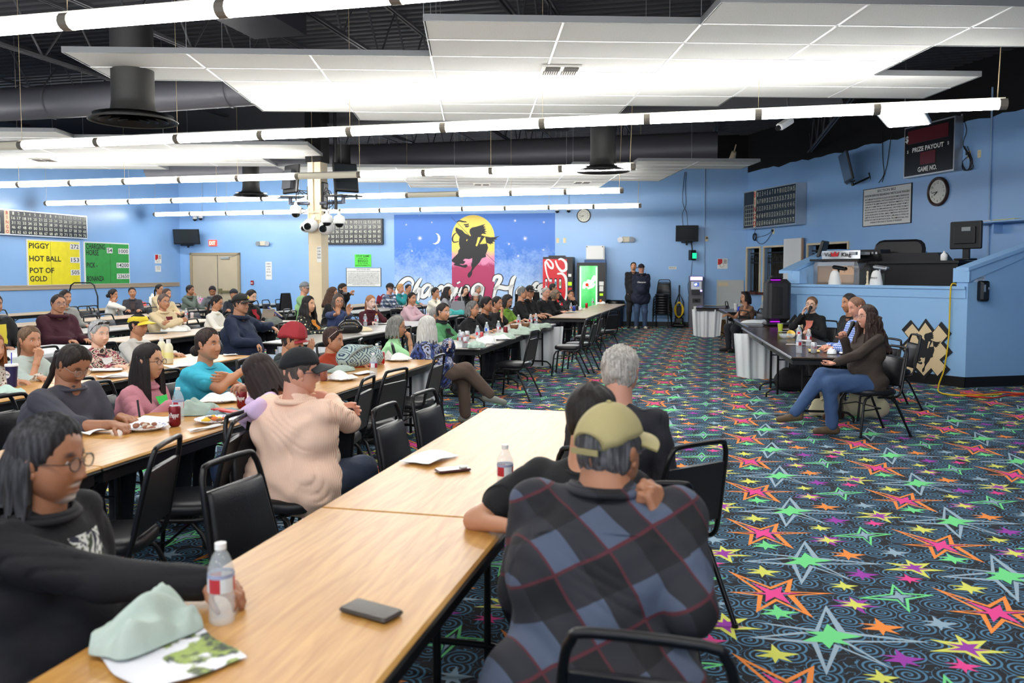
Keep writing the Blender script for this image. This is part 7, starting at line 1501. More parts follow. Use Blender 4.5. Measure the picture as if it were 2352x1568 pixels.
P('the man in the maroon jacket', 'large man in a maroon hooded jacket and glasses with hair tied back', 134, 698, -8.3, 100, look=12, lean=8, skin='tan', hair=dict(c=(46, 38, 38), s='pony', L=.08, t=.010, line='high'), glasses=(110, 100, 110), shirt=S_MAROON, collar='hood', bulk=1.65, fat=.5, arms=('table', 'table'), hood=1, q=2)
P('the person behind the maroon jacket', 'person in a light grey sweatshirt partly hidden behind the man in the maroon jacket', 150, 684, -10.3, 100, look=0, lean=8, skin='tan', hair=dict(c=(40, 34, 34), t=.012), shirt=cloth('pale_grey_sweat', (150, 150, 146)), arms=('table', 'table'))
P('the child in light grey', 'dark-haired child in a light grey shirt turned away at the far left tables', 260, 678, -12.4, 60, look=20, lean=8, skin='brown', hair=dict(c=(26, 22, 22), s='bun', t=.02), shirt=S_OFFW, fem=True, bulk=.9, arms=('cross', 'cheek'))
P('the woman in the brown vest', 'woman with black hair in a dark brown padded vest at the far left tables', 304, 672, -13.2, 140, roll=8, lean=6, skin='tan', hair=dict(c=(28, 24, 24), t=.014), shirt=cloth('charcoal_sleeve', (58, 56, 62)), inner=S_BRV, collar='collar', fem=True, bulk=1.15, arms=('table', 'table'))
P('the woman in cream by the left wall', 'woman in cream with glasses and tied-back dark hair, behind the beige fleece', 366, 665, -13.0, 90, lean=6, skin='tan', hair=dict(c=(26, 22, 22), s='pony', L=.12, t=.012), glasses=(40, 36, 36), shirt=S_BEIGE, fem=True, arms=('table', 'table'))
P('the partly hidden person behind the beige fleece', 'person mostly hidden behind the woman in the beige fleece', 383, 676, -11.4, 100, lean=6, skin='tan', hair=dict(c=(60, 48, 44), t=.012), shirt=S_BEIGE, arms=('table', 'table'))
P('the man in the olive hoodie', 'man in grey-olive hoodie, hand near his mouth, left of the double door', 437, 667, -12.2, 92, look=-4, lean=8, skin='brown', hair=dict(c=(26, 22, 22), t=.016), shirt=S_OLIVE, collar='hood', bulk=1.1, arms=('table', 'mouth'))
P('the person bowing in a grey hoodie', 'person in a grey hoodie with head bowed in front of the double door', 488, 668, -12.0, 150, pitch=-30, lean=18, skin='brown', hair=dict(c=(28, 24, 30), s='bun', bz=.03, t=.016), shirt=S_GRH, collar='hood', arms=('table', 'wide'))
P('the person in the black jersey', 'person in a black jersey with yellow emblem cut off at the left edge', -14, 700, -8.3, 100, lean=6, skin='brown', hair=dict(c=(26, 24, 24), t=.014), shirt=S_BLK, inner=cloth('yellow_emblem', (210, 190, 60)), bulk=1.4, arms=('table', 'table'))
P('the person with auburn hair', 'person with auburn hair in a spotted top cut off at the left edge', -18, 800, -5.8, 92, lean=8, skin='tan', hair=dict(c=(120, 74, 40), s='bob', L=.14), shirt=dots('spotted_top', 50, (200, 190, 176), [(90, 60, 50), (120, 90, 70), (90, 60, 50)]), fem=True, arms=('table', 'table'))
# ---- standing men at the back wall
def hoodie_text(root, a):
 g = glyphs('Champion', .01); k = .24/g[2]; b = MB(); b.add([(-.12+p[0]*k+.02*p[1], .185-.8*((-.12+p[0]*k)**2), 1.33+p[1]*.06) for p in [(q[0], q[1]) for q in g[0]]], g[1])
 b.v = [(-v[0], v[1], v[2]) for v in b.v]; obj('shirt_lettering', b, M_WHITE, root)
P('', 'tall man in a black jacket and lanyard standing left of the stacked chairs', 1455, 612, 0, 168, d=24.5, stand=True, lean=2, pitch=8, skin='tan', hair=dict(c=(26, 22, 22), t=.012), beard=('goatee', (30, 26, 26)), shirt=S_BLK, bulk=1.15, arms=('pocket', 'pocket'), pants=(26, 26, 30), shoes=(60, 58, 54))
P('', 'man in navy hoodie with white script, black cap and jeans standing at the back', 1473, 617, 0, 172, d=24.25, stand=True, look=30, lean=2, skin='ruddy', hair=dict(c=(50, 44, 42), line='buzz', t=.006), cap=dict(c=(24, 24, 30)), shirt=S_NVH, collar='hood', bulk=1.4, arms=('pocket', 'pocket'), pants=(58, 76, 106), shoes=(200, 192, 176), hood=1, extra=hoodie_text)
# ---- speakers at the dark table
P('the speaking woman', 'smiling woman in dark brown blazer and flared jeans speaking into a microphone', 1992, 728, 1.5, 248, look=2, pitch=2, lean=0, skin='ruddy', hair=dict(c=(48, 36, 32), c2=(84, 66, 58), s='curly', L=.34, t=.012, line='high'), glasses=(120, 96, 84), shirt=S_BROWN, collar='none', fem=True, bulk=1.12, mouth=1, arms=(dict(w=(-.14, .44, .75), d=(.0, 1, -.25), n=(0, -.2, 1), curl=.3, pole=(-.4, -1, -.4)), dict(w=(.02, .27, .97), d=(-.35, .5, .8), n=(-.7, .3, 0), curl=1.1, pole=(.3, -.3, -1))), pants=(58, 84, 124), shoes=(92, 74, 54), sock=(58, 84, 58), legs={-1: ((-.08, .47, .52), (-.05, .42, .10), (.1, 1)), 1: ((.02, .50, .60), (-.02, .80, .24), (.1, 1, -.1))}, boots=True, q=2)
P('the man in the blue gingham shirt', 'balding man in a blue gingham shirt looking down, between the speakers', 1968, 706, 1.55, 250, pitch=-14, lean=10, skin='ruddy', hair=dict(c=(104, 76, 60), line='high', t=.003), shirt=S_GING, collar='collar', bulk=1.1, arms=(dict(w=(-.07, .42, .80), d=(.7, 1, 0), curl=.8), dict(w=(.07, .42, .81), d=(-.7, 1, 0), curl=.8)), pants=(120, 108, 86), shoes=(80, 50, 34), q=2)
P('the man in the black printed tee', 'man with tied-back black hair in a black printed tee facing left at the dark table', 1951, 697, 1.62, 250, lean=2, skin='brown', hair=dict(c=(26, 24, 26), s='pony', L=.1, t=.010), shirt=S_BLK, sleeve='half', bulk=1.15, arms=('lap', 'lap'), pants=(44, 40, 40), q=2)
P('the woman in the black cardigan', 'woman in a black cardigan and glasses with long light-brown ponytail, chin on her fist', 1864, 700, 1.42, 215, look=-10, pitch=2, roll=-6, lean=18, skin='light', hair=dict(c=(96, 70, 52), c2=(140, 106, 80), s='pony', L=.18, t=.012), glasses=(40, 30, 30), shirt=S_BLK, collar='none', inner=cloth('coral_print', (206, 122, 104)), fem=True, arms=('table', 'cheek'), pants=(40, 40, 46), q=2)
P('the person behind the loudspeaker', 'person almost hidden behind the tall black loudspeaker', 1712, 684, 0, 240, d=17.2, lean=10, skin='tan', hair=dict(c=(26, 22, 24), s='bob', L=.1), shirt=cloth('sleeveless_tan', (120, 90, 70)), sleeve='none', fem=True, arms=('cheek', 'table'))
# ================================================================ EMPTY CHAIRS
def cx(px, X):
 if isinstance(px, tuple): return px[1]
 r = ray(px, 700); return r[1]/r[0]*X                 # Y where the sight line at px meets X
for px, X, f, l in (
 (('y', 3.86), -2.7, -105, 'black banquet chair with its seat towards the writing table, left of the lilac hoodie'),
 (('y', 3.22), -2.68, -106, 'black banquet chair beside the man in the black jacket, tucked at the light oak row'),
 (('y', 5.6), -2.72, -97, 'black banquet chair right behind the man in the peach shirt at the light oak row'),
 (('y', 6.2), -2.7, -80, 'black banquet chair in the middle of the three empty ones along the light oak row'),
 (('y', 7.3), -2.74, -92, 'black banquet chair at the far end of the light oak row, by the white cloth'),
 (('y', 3.02), -1.64, 96, 'dark padded chair facing the foreground table below the man in the peach shirt'),
 (('y', 4.45), -1.53, 92, 'navy-black padded chair facing the foreground table, nearer of the two at its far end'),
 (('y', 5), -1.5, 96, 'navy-black padded chair facing the foreground table, farthest of its row'),
 (('y', 10.65), -2.55, -84, 'lone empty black chair in the aisle side of the cluttered row'),
 (1306, -2.28, -92, 'empty black chair at the far aisle row, nearest of three'), (1330, -2.2, -88, 'empty black chair at the far aisle row, middle of three'), (1348, -2.3, -90, 'empty black chair at the far aisle row, farthest of three'),
 (1385, -2.2, -60, 'empty black chair turned out by the green vending machine')):
 chair(X, cx(px, X), f, l)
q = atz(1650, 1210, .2); chair(-.27, 4.0, -46, 'empty black chair standing right of the white-haired man at the foreground table')
q = atd(1520, 1000, 2.0); chair(q.x, q.y, 2, 'black banquet chair under the man in the charcoal plaid shirt')
chair(-.33, 3.3, -20, 'black banquet chair under the young man in the black tee')
q = sp(1.9, 1.42, 0); chair(q.x+.02, q.y-.35, 262, 'empty black padded chair right behind the speaking woman')
for px, X, f, l in (
 (160, -6.3, 88, 'black chair beside the woman in the pale sage tee'), (262, -8.35, 84, 'black chair between the silver-haired woman and the yellow visor'), (240, -10.3, 88, 'black padded chair with open handle in the left middle rows'), (150, -10.2, 92, 'black chair left of the maroon jacket row'),
 (275, -10.3, 90, 'black padded chair left of the beige fleece row'), (190, -13.3, 92, 'empty black chair under the green price board, left one'), (218, -13.3, 90, 'empty black chair under the green price board, second'), (238, -13.3, 88, 'empty black chair next to the child in light grey'),
 (400, -8.4, 90, 'black chair right of the woman in the beige fleece'), (455, -8.3, -88, 'black chair in front of the white jacket'), (470, -10.4, 92, 'black chair behind the white jacket row'), (612, -6.1, 90, 'black chair whose back the navy hoodie man rests his arm on'),
 (640, -8.3, -92, 'black chair near the white cloth table left of the column'), (607, -11.5, 90, 'empty black chair at the far row left of the sage polo'), (632, -11.5, 92, 'second empty black chair at the far row left of the sage polo'), (662, -11.4, 90, 'empty black chair with jacket draped over it beside the sage polo'),
 (60, -4.0, 90, 'black chair behind the man writing in the grey tee'), (250, -4.1, 92, 'black chair between the writing man and the pink shirt'), (25, -13.6, 90, 'black chair at the short table near the left wall'), (893, -6.3, 92, 'empty black chair between the burgundy sweater and the mint tee'),
 (1080, -6.0, -90, 'black chair at the row with the teal sweater'), (740, -3.75, 94, 'black chair beside the woman in the rust sweater'), (800, -3.8, 92, 'black chair by the patterned backpack'), 
 (395, -12.9, 88, 'black chair against the left wall corner row'), (1175, -5.9, 90, 'black chair below the arch of the mural')):
 chair(X, cx(px, X), f, l)
for px, py, f, l in ((1700, 815, 60, 'black chair in shadow under the loudspeaker table'), (1666, 772, 100, 'black chair at the dark table behind the cardboard box')):
 p = atz(px, py); chair(p.x+.3, p.y, f, l)
p = atz(1521, 752)+Vector((0, -.1, 0))
for k in range(8): chair(p.x, p.y-.004*k, 180+8, 'black chair, %s of the tall stack at the back wall' % ['lowest', 'second from the floor', 'third from the floor', 'fourth from the floor', 'fifth from the floor', 'sixth from the floor', 'second from the top', 'topmost'][k], group='stacked chairs at the back wall', z=.075*k)
# hand truck behind the far left chairs
a = atd(191, 700, 22); t = thing('hand_truck', 'black tubular trolley handle rising behind the empty chairs under the price boards', 'trolley', (a.x, a.y, 0), rz=.4)
mb = MB(); mb.tube([(-.36, 0, .02), (-.36, 0, 1.0), (-.28, 0, 1.3), (-.2, 0, 1.36), (.2, 0, 1.36), (.28, 0, 1.3), (.36, 0, 1.0), (.36, 0, .02)], .018, 8); obj('handle', mb, M_BLKM, t); mb = MB(); mb.box((0, .3, .06), (.74, .6, .03)); obj('deck', mb, M_BLKM, t)
for s in (-1, 1): mb = MB(); mb.cyl((s*.38, .1, .05), (s*.42, .1, .05), .05, n=14); obj('wheel', mb, M_BLK, t)
for px, X, l in ((655, -11.35, 'dark padded jacket draped over an empty chair left of the sage polo'), (1190, -5.0, 'dark mesh chair back standing behind the grey-haired man'), (1230, -5.0, 'dark mesh chair back behind the black cap with the white badge')):
 mb = MB(); mb.grid(lambda u, v: ((u-.5)*(.34+.16*math.sin(PI*v)), .05*math.cos((u-.5)*3), .01+1.06*v), 12, 10); mb.grid(lambda u, v: ((.5-u)*(.34+.16*math.sin(PI*v)), -.05+.05*math.cos((u-.5)*3), .01+1.06*v), 12, 10)
 solo('draped_jacket' if 'jacket' in l else 'mesh_chair_back', mb, S_BLKC, l, 'jacket' if 'jacket' in l else 'chair back', (X, cx(px, X), 0), 1.4)
# ================================================================ TABLE THINGS
_atz = atz
def tsnap(px, py, z=0.):
 p = _atz(px, py, z)
 if z < .7: return p
 best = None
 for (x, y, rz, w, L) in TABS:
  c, s = math.cos(rz), math.sin(rz); dx, dy = p.x-x, p.y-y; u, v = dx*c+dy*s, -dx*s+dy*c
  a, b = max(-w/2+.07, min(w/2-.07, u)), max(-L/2+.07, min(L/2-.07, v)); d = math.hypot(u-a, v-b)
  if best is None or d < best[0]: best = (d, x+a*c-b*s, y+a*s+b*c)
 return Vector((best[1], best[2], z)) if best[0] > 1e-4 else p
TZ = .7475
M_CLEAR = mat('clear_plastic', (228, 238, 242), .06, alpha=.28); M_WATER = mat('water_tint', (206, 222, 228), .05, alpha=.22)
def lathe_prism(o, mb): return mb
BOT = {}
def bottle(px, py, label, cap='white', band=(180, 40, 52), s=1., z=TZ, p=None, full=True):
 p = p or tsnap(px, py, z); k = (cap, band)
 if k in BOT: r = dup(BOT[k], p, random.random()*6, label); r.scale = (s, s, s); return r
 t = thing('water_bottle', label, 'bottle', p); t.scale = (s, s, s); BOT[k] = t
 mb = MB(); mb.lathe([(.026, 0), (.032, .004), (.033, .02), (.031, .03), (.033, .04), (.031, .05), (.033, .06), (.031, .07), (.033, .085), (.033, .135), (.031, .15), (.020, .178), (.0125, .19), (.0125, .197)], n=22); obj('shell', mb, M_CLEAR, t)
 mb = MB(); mb.lathe([(.0335, .085), (.0337, .087), (.0337, .13), (.0335, .132)], n=22, cap=False)
 g = NT('bottle_label_%d' % len(BOT), .4); sx = g.sep(g.obj); an = g.math('ARCTAN2', sx[1], sx[0]); f = g.math('GREATER_THAN', g.math('SINE', g.math('MULTIPLY', an, 3.)), .1); e = g.math('GREATER_THAN', sx[2], .122)
 g.base(g.mix(e, g.mix(f, rgb(214, 220, 224), rgb(*band)), rgb(150, 160, 190))); obj('label_band', mb, g.m, t)
 mb = MB(); mb.cyl((0, 0, .192), (0, 0, .208), .0145, n=16); obj('cap', mb, M_WHITE if cap == 'white' else mat('orange_cap', (236, 150, 30), .4), t)
 return t
CAN = {}
def can(px, py, label, col, txt=None, tc=(235, 235, 235), z=TZ, p=None):
 p = p or tsnap(px, py, z); k = (col, txt)
 if k in CAN: return dup(CAN[k], p, 0, label)
 t = thing('drink_can', label, 'can', p, rz=YAW); CAN[k] = t
 mb = MB(); mb.lathe([(.024, 0), (.027, .004), (.033, .012), (.033, .108), (.027, .119)], n=24); obj('shell', mb, mat('can_%d_%d_%d' % col, col, .3, metal=.35), t)
 mb = MB(); mb.lathe([(.027, .119), (.0265, .123), (.024, .121), (.0, .118)], n=24, cap=False); mb.box((0, -.008, .1195), (.012, .02, .001)); obj('lid', mb, M_SILV, t)
 if txt:
  g = glyphs(txt, .02); kk = .075/g[2]; mb = MB(); mb.add([(.0338*math.sin((-.0375+v[0]*kk)/.0338), -.0338*math.cos((-.0375+v[0]*kk)/.0338), .055+v[1]*.04) for v in g[0]], g[1]); obj('lettering', mb, mat('ink_%d_%d_%d' % tc, tc, .4), t)
 return t
def fold_cloth(px, py, label, col, sx=.3, sy=.2, h=.06, rz=0., name='folded_shirt', seed=1, z=TZ, cat='clothing', m=None):
 p = tsnap(px, py, z); rnd = random.Random(seed); a, b, c = [rnd.random()*6 for _ in range(3)]
 mb = MB(); n, m_ = 26, 20
 def f(u, v, top):
  x, y = (u-.5)*2, (v-.5)*2; r = 1-max(abs(x), abs(y))**4; k = (1-.2*min(abs(x), abs(y))**2)*(1-.05*math.sin(4*x+a)-.05*math.sin(5*y+b))
  zz = h*(max(r, 0)**.35)*(.72+.22*math.sin(3.1*x+a+1.5*math.sin(2*y+b))+.16*math.sin(6*y+2*x+c))+.012*math.sin(14*x*y+a)*max(r, 0)
  return (x*sx/2*k, y*sy/2*k, max(zz, 0)+.003 if top else .001)
 mb.grid(lambda u, v: f(u, v, 1), n, m_); mb.grid(lambda u, v: f(1-u, v, 0), n, m_)
 return solo(name, mb, m or mat('cloth_%d_%d_%d' % col, col, .85, bump=.25, bscale=60), label, cat, p, rz)
def paper(px, py, label, sx=.22, sy=.28, rz=0., name='paper_sheet', col=(236, 236, 234), seed=2, wav=.006, z=TZ, m=None, cat='paper'):
 p = tsnap(px, py, z); a = seed*1.7; mb = MB()
 g = lambda u, v, o: ((u-.5)*sx+.006*math.sin(9*v+a), (v-.5)*sy+.006*math.sin(8*u+a), .004+wav*(1+math.sin(5*u+a)*math.cos(4*v+a))+o)
 mb.grid(lambda u, v: g(u, v, .001), 12, 12); mb.grid(lambda u, v: g(1-u, v, -.001), 12, 12); return solo(name, mb, m or mat('paper_%d_%d_%d' % col, col, .8), label, cat, p, rz)
def plate(px, py, label, food=None, r=.125, z=TZ, cover=False):
 p = tsnap(px, py, z); t = thing('paper_plate', label, 'plate', p, rz=random.random()*6)
 if 'plate_rim' not in MATS:
  g = NT('plate_rim', .5); v = g.n('TexVoronoi'); g._in(v.inputs['Vector'], g.obj); v.inputs['Scale'].default_value = 46; s = g.sep(g.obj); rr_ = g.vm('LENGTH', g.obj)
  m_ = g.math('MULTIPLY', g.math('LESS_THAN', v.outputs['Distance'], .3), g.math('GREATER_THAN', rr_, .088)); g.base(g.mix(m_, rgb(236, 238, 240), rgb(70, 84, 168)))
 mb = MB(); mb.lathe([(.0, .004), (r*.66, .004), (r*.78, .014), (r, .022), (r+.002, .021), (r*.76, .008), (r*.64, .0), (0, .0)], n=36, cap=False); obj('dish', mb, MATS['plate_rim'], t)
 if food:
  for i, (c, k) in enumerate(food):
   mb = MB(); rnd = random.Random(i+px)
   for q in range(k): mb.ell((rnd.uniform(-.06, .06), rnd.uniform(-.06, .06), .014+rnd.random()*.01), (rnd.uniform(.014, .034), rnd.uniform(.012, .022), .011), 10, 6, rot=(0, 0, rnd.random()*3))
   obj('food', mb, mat('food_%d_%d_%d' % c, c, .7, bump=.6, bscale=60), t)
 if cover:
  mb = MB(); a = px; mb.grid(lambda u, v: ((u-.5)*.24*(1-.2*math.sin(3*v+a)), (v-.5)*.22*(1-.2*math.sin(3*u+a)), .018+.07*max(0, math.sin(PI*u)*math.sin(PI*v))**.6*(.7+.3*math.sin(7*u+4*v+a))), 16, 16); obj('napkin', mb, M_PAPER, t)
 return t
def phone(px, py, label, col, rz, sx=.078, sy=.158, case=None):
 p = tsnap(px, py, TZ); t = thing('mobile_phone', label, 'phone', p, rz=rz); mb = MB(); mb.rbox((0, 0, .006), (sx, sy, .011), .012); obj('case', mb, case or mat('phone_case_%d' % col[0], col, .4), t)
 mb = MB(); mb.rbox((0, 0, .0122), (sx-.008, sy-.01, .0014), .009); obj('screen', mb, mat('phone_glass_%d' % col[0], tuple(min(255, c+10) for c in col), .15), t); return t
# foreground table
bottle(510, 1428, 'half-full water bottle nearest the camera, beside the folded grey cloth')
bottle(1160, 1138, 'water bottle near the elbow of the man in the black tee')
phone(852, 1407, 'dark phone lying face up in the foreground', (54, 46, 40), R_(72)-.0, .082, .165)
p_ = phone(1040, 1081, 'red-edged phone with a round grip, on the foreground table', (72, 34, 34), R_(-52)); mb = MB(); mb.cyl((0, .05, .013), (0, .05, .018), .02, n=20); obj('round_grip', mb, M_PAPER, p_)
paper(985, 1055, 'crumpled white paper towel on the foreground table', .26, .17, R_(76), 'paper_towel', wav=.008, cat='napkin')
g = NT('brochure_print', .5); n_ = g.noise(g.obj, 14, 4); s_ = g.sep(g.obj); m_ = g.math('MULTIPLY', g.step(n_, .47, .53), g.math('GREATER_THAN', s_[0], -.02)); g.base(g.mix(m_, rgb(232, 232, 238), g.mix(g.step(g.noise(g.obj, 40, 2), .4, .6), rgb(60, 70, 60), rgb(150, 170, 80))))
paper(385, 1508, 'white printed brochure lying under the folded grey cloth', .24, .30, R_(60), 'brochure', seed=4, wav=.003, m=g.m)
fold_cloth(338, 1462, 'pale grey-green folded cloth lying on the brochure in the foreground', (182, 198, 188), .25, .16, .09, R_(70), 'folded_cloth', 3, z=TZ+.012)
# light oak row B
bottle(410, 968, 'water bottle in front of the woman in the pink shirt')
can(402, 978, 'dark red soda can nearest, in front of the water bottle by the pink shirt', (124, 28, 36), 'Dr Pepper'); can(553, 922, 'dark red soda can at the turquoise tee woman\'s arm', (124, 28, 36), 'Dr Pepper'); can(556, 936, 'dark red soda can in front of its twin beside the lilac hoodie', (124, 28, 36), 'Dr Pepper')
plate(334, 985, 'blue-patterned paper plate with meat scraps in front of the writing man', [((150, 96, 72), 7), ((206, 196, 176), 3)]); plate(497, 968, 'blue-patterned paper plate with yellow and orange food', [((232, 190, 60), 4), ((210, 110, 50), 4), ((120, 84, 60), 2)]); plate(508, 922, 'blue-patterned paper plate with a crumpled napkin', cover=True)
fold_cloth(458, 950, 'rolled pale green shirt next to the water bottle by the pink shirt', (160, 178, 166), .26, .17, .085, R_(30), seed=5)
fold_cloth(515, 952, 'folded teal and grey shirt beside the lilac hoodie', (134, 156, 160), .24, .16, .03, R_(60), seed=6)
mb = MB(); mb.box((0, 0, .006), (.05, .26, .01)); solo('red_lanyard', mb, M_REDP, 'red strap with white lettering lying by the patterned plate', 'strap', tsnap(520, 945, TZ+.03), rz=R_(70))
paper(350, 968, 'white bingo papers under the writing man\'s hand', .2, .28, R_(20), seed=3); paper(218, 995, 'white napkin lying on a black phone at the near oak table', .15, .1, R_(80), 'napkin', seed=7, wav=.012, cat='napkin'); paper(478, 985, 'white napkin beside the yellow-food plate', .22, .05, R_(75), 'napkin', seed=8, cat='napkin')
a = tsnap(321, 958, TZ+.05); mb = MB(); mb.cyl(a, a+Vector((-.02, .01, .10)), .006, n=8); solo('black_pen', mb, M_BLK, 'black pen held by the writing man', 'pen')
can(743, 874, 'gold and purple soda can beside the peach-shirted man\'s glasses', (150, 96, 84)); bottle(858, 866, 'water bottle on the light oak row, nearer of the pair by the red can'); bottle(866, 838, 'water bottle on the light oak row, farther of the pair by the red can'); can(876, 836, 'bright red cola can right of the paired water bottles', (190, 24, 34), 'Coke')
plate(786, 872, 'paper plate with napkins beside the empty chairs', cover=True); fold_cloth(780, 852, 'flat folded grey-green shirt beside the patterned backpack', (160, 176, 166), .3, .2, .035, R_(70), seed=8); plate(918, 828, 'white napkin heaped on a plate at the far end of the oak row', cover=True)
paper(835, 858, 'white sheet with a yellow strip on the light oak row', .2, .16, R_(60), seed=9); fold_cloth(900, 822, 'rolled printed white shirt at the elbow of the mint tee woman', (206, 206, 198), .3, .1, .07, R_(-62), seed=9)
# patterned backpack
g = NT('aztec_print', .8); s = g.sep(g.obj)
def tri(a, k): return g.math('ABSOLUTE', g.math('SUBTRACT', g.math('FRACT', g.math('MULTIPLY', a, k)), .5))
dsum = g.math('ADD', tri(g.math('ADD', s[0], s[1]), 7.5), tri(s[2], 7.5)); f = g.math('LESS_THAN', g.math('ABSOLUTE', g.math('SUBTRACT', g.math('FRACT', g.math('MULTIPLY', dsum, 4.)), .5)), .16)
g.base(g.mix(f, rgb(172, 192, 188), rgb(54, 70, 96)))
p = tsnap(828, 842, TZ); t = thing('patterned_backpack', 'pale green backpack with dark geometric print lying on the light oak row', 'backpack', p, rz=R_(40))
mb = MB(); V_, Q_ = sdf([((-.14, 0, .09), (.14, 0, .09), .095, .085), ((-.1, 0, .15), (.1, 0, .14), .07, .06)], .012, .05); obj('bag', npmesh('bag', [(V_, Q_)], g.m), [], t)
mb = MB(); mb.tube(smooth([(-.16, -.06, .05), (-.1, -.1, .14), (0, -.09, .19), (.1, -.06, .2)], 5), .012, 8); obj('strap', mb, mat('grey_strap', (140, 150, 148), .8), t)
# left rows
p = tsnap(28, 888, TZ); t = thing('soda_cup', 'dark blue soda cup with white lid and blue straw at the left edge', 'cup', p, rz=YAW-.45)
mb = MB(); mb.lathe([(.032, 0), (.045, .165), (.045, .168)], n=28); obj('cup_body', mb, mat('navy_cup', (30, 28, 74), .4), t)
mb = MB(); mb.lathe([(.048, .163), (.049, .175), (.044, .182), (.0, .182)], n=28); obj('lid', mb, M_WHITE, t); mb = MB(); mb.cyl((.0, 0, .17), (.006, 0, .27), .0035, n=8); obj('straw', mb, mat('blue_straw', (40, 50, 190), .4), t)
def disc(y0, y1, col, r=.03):
 m = MB(); pts = []
 for k in range(25):
  q = -1+2*k/24; yy = max(y0, min(y1, q)); w = math.sqrt(max(0, 1-yy*yy)); pts.append((w, yy))
 P_ = pts+[(-a_, b_) for a_, b_ in reversed(pts)]
 R_cup = .0405; m.add([(R_cup*math.sin(a_*r/R_cup), -R_cup*math.cos(a_*r/R_cup)-.0012-b_*.0023, .1+b_*r) for a_, b_ in P_], [tuple(range(len(P_)))]); return m
obj('emblem', disc(-1, 1, None), M_WHITE, t); m_ = disc(.3, .92, None, .0288); m_.v = [(a_, b_-.0006, c_) for a_, b_, c_ in m_.v]; obj('emblem_red', m_, M_REDP, t); m_ = disc(-.92, -.3, None, .0288); m_.v = [(a_, b_-.0006, c_) for a_, b_, c_ in m_.v]; obj('emblem_blue', m_, mat('print_blue', (30, 60, 190), .4), t)
gl = glyphs('PEPSI', .03); kk = .046/gl[2]; m_ = MB(); m_.add([(.0405*math.sin((-.023+v[0]*kk)/.0405), -.0405*math.cos((-.023+v[0]*kk)/.0405)-.0026, .0955+v[1]*.012) for v in gl[0]], gl[1]); obj('lettering', m_, M_INK, t)
fold_cloth(12, 905, 'pale green folded shirt at the left edge beside the soda cup', (176, 200, 188), .3, .2, .05, 0., seed=11)
for px, py, l in ((388, 834, 'cream plastic bottle with yellow label behind the pink shirt woman'), (372, 828, 'clear ribbed bottle behind the cream bottle')):
 p = tsnap(px, py, TZ); t = thing('juice_bottle', l, 'bottle', p); c = (226, 222, 190) if 'cream' in l else (206, 212, 214); mb = MB(); mb.lathe([(.036, 0), (.042, .01), (.042, .16), (.03, .19), (.019, .2)], n=20); obj('shell', mb, mat('bottle_%d' % c[0], c, .35), t); mb = MB(); mb.cyl((0, 0, .198), (0, 0, .235), .021, n=16); obj('cap', mb, M_WHITE, t)
 mb = MB(); mb.lathe([(.0425, .05), (.0425, .11)], n=20, cap=False); obj('label_band', mb, mat('lemon_label', (230, 226, 150), .5), t)
for i, (px, py, l) in enumerate(((245, 852, 'crumpled white wrapper beside the silver-haired woman'), (262, 866, 'white papers lying before the writing man\'s head'), (418, 842, 'white papers between the bottle and the turquoise tee'))): paper(px, py, l, .26, .2, R_(40+20*i), seed=10+i, wav=.012)
paper(552, 812, 'white napkin at the end of the second oak row', .14, .1, R_(50), 'napkin', seed=14, cat='napkin')
can(86, 752, 'blue can in the hand of the man in the maroon jacket', (40, 50, 150)); fold_cloth(58, 764, 'pale green shirt heaped left of the blue can', (166, 186, 172), .32, .2, .07, 0, seed=15)
fold_cloth(392, 760, 'white plastic bag with red print on the table behind the pink shirt', (226, 226, 222), .42, .26, .09, R_(20), 'plastic_bag', 16, cat='bag'); paper(352, 765, 'dark folder lying beside the white plastic bag', .3, .22, R_(30), 'dark_folder', (48, 50, 58), 3, .001, cat='folder')
bottle(424, 733, 'water bottle beside the woman in the beige fleece'); paper(398, 736, 'pale green paper stack before the beige fleece', .34, .22, R_(20), col=(196, 206, 186), seed=17); can(463, 727, 'white and red can beside the white jacket', (206, 196, 196)); paper(372, 740, 'white envelope left of the pale green papers', .2, .1, R_(20), 'envelope', seed=18)
fold_cloth(345, 700, 'white carrier bag with yellow print beside the brown vest', (230, 230, 226), .3, .2, .3, 0, 'carrier_bag', 19, cat='bag'); fold_cloth(325, 702, 'coral red bundle on the far left table', (214, 96, 92), .26, .2, .12, 0, 'red_bundle', 20, cat='bundle')
for i, (px, py, l) in enumerate(((430, 695, 'clear bottle at the far table left of the double door'), (455, 696, 'clear bottle at the far table, right of its twin'), (470, 697, 'third clear bottle on the table before the double door'))): bottle(px, py, l)
fold_cloth(478, 694, 'bright pink bag on the table before the double door', (214, 110, 170), .3, .18, .14, 0, 'pink_bag', 21, cat='bag')
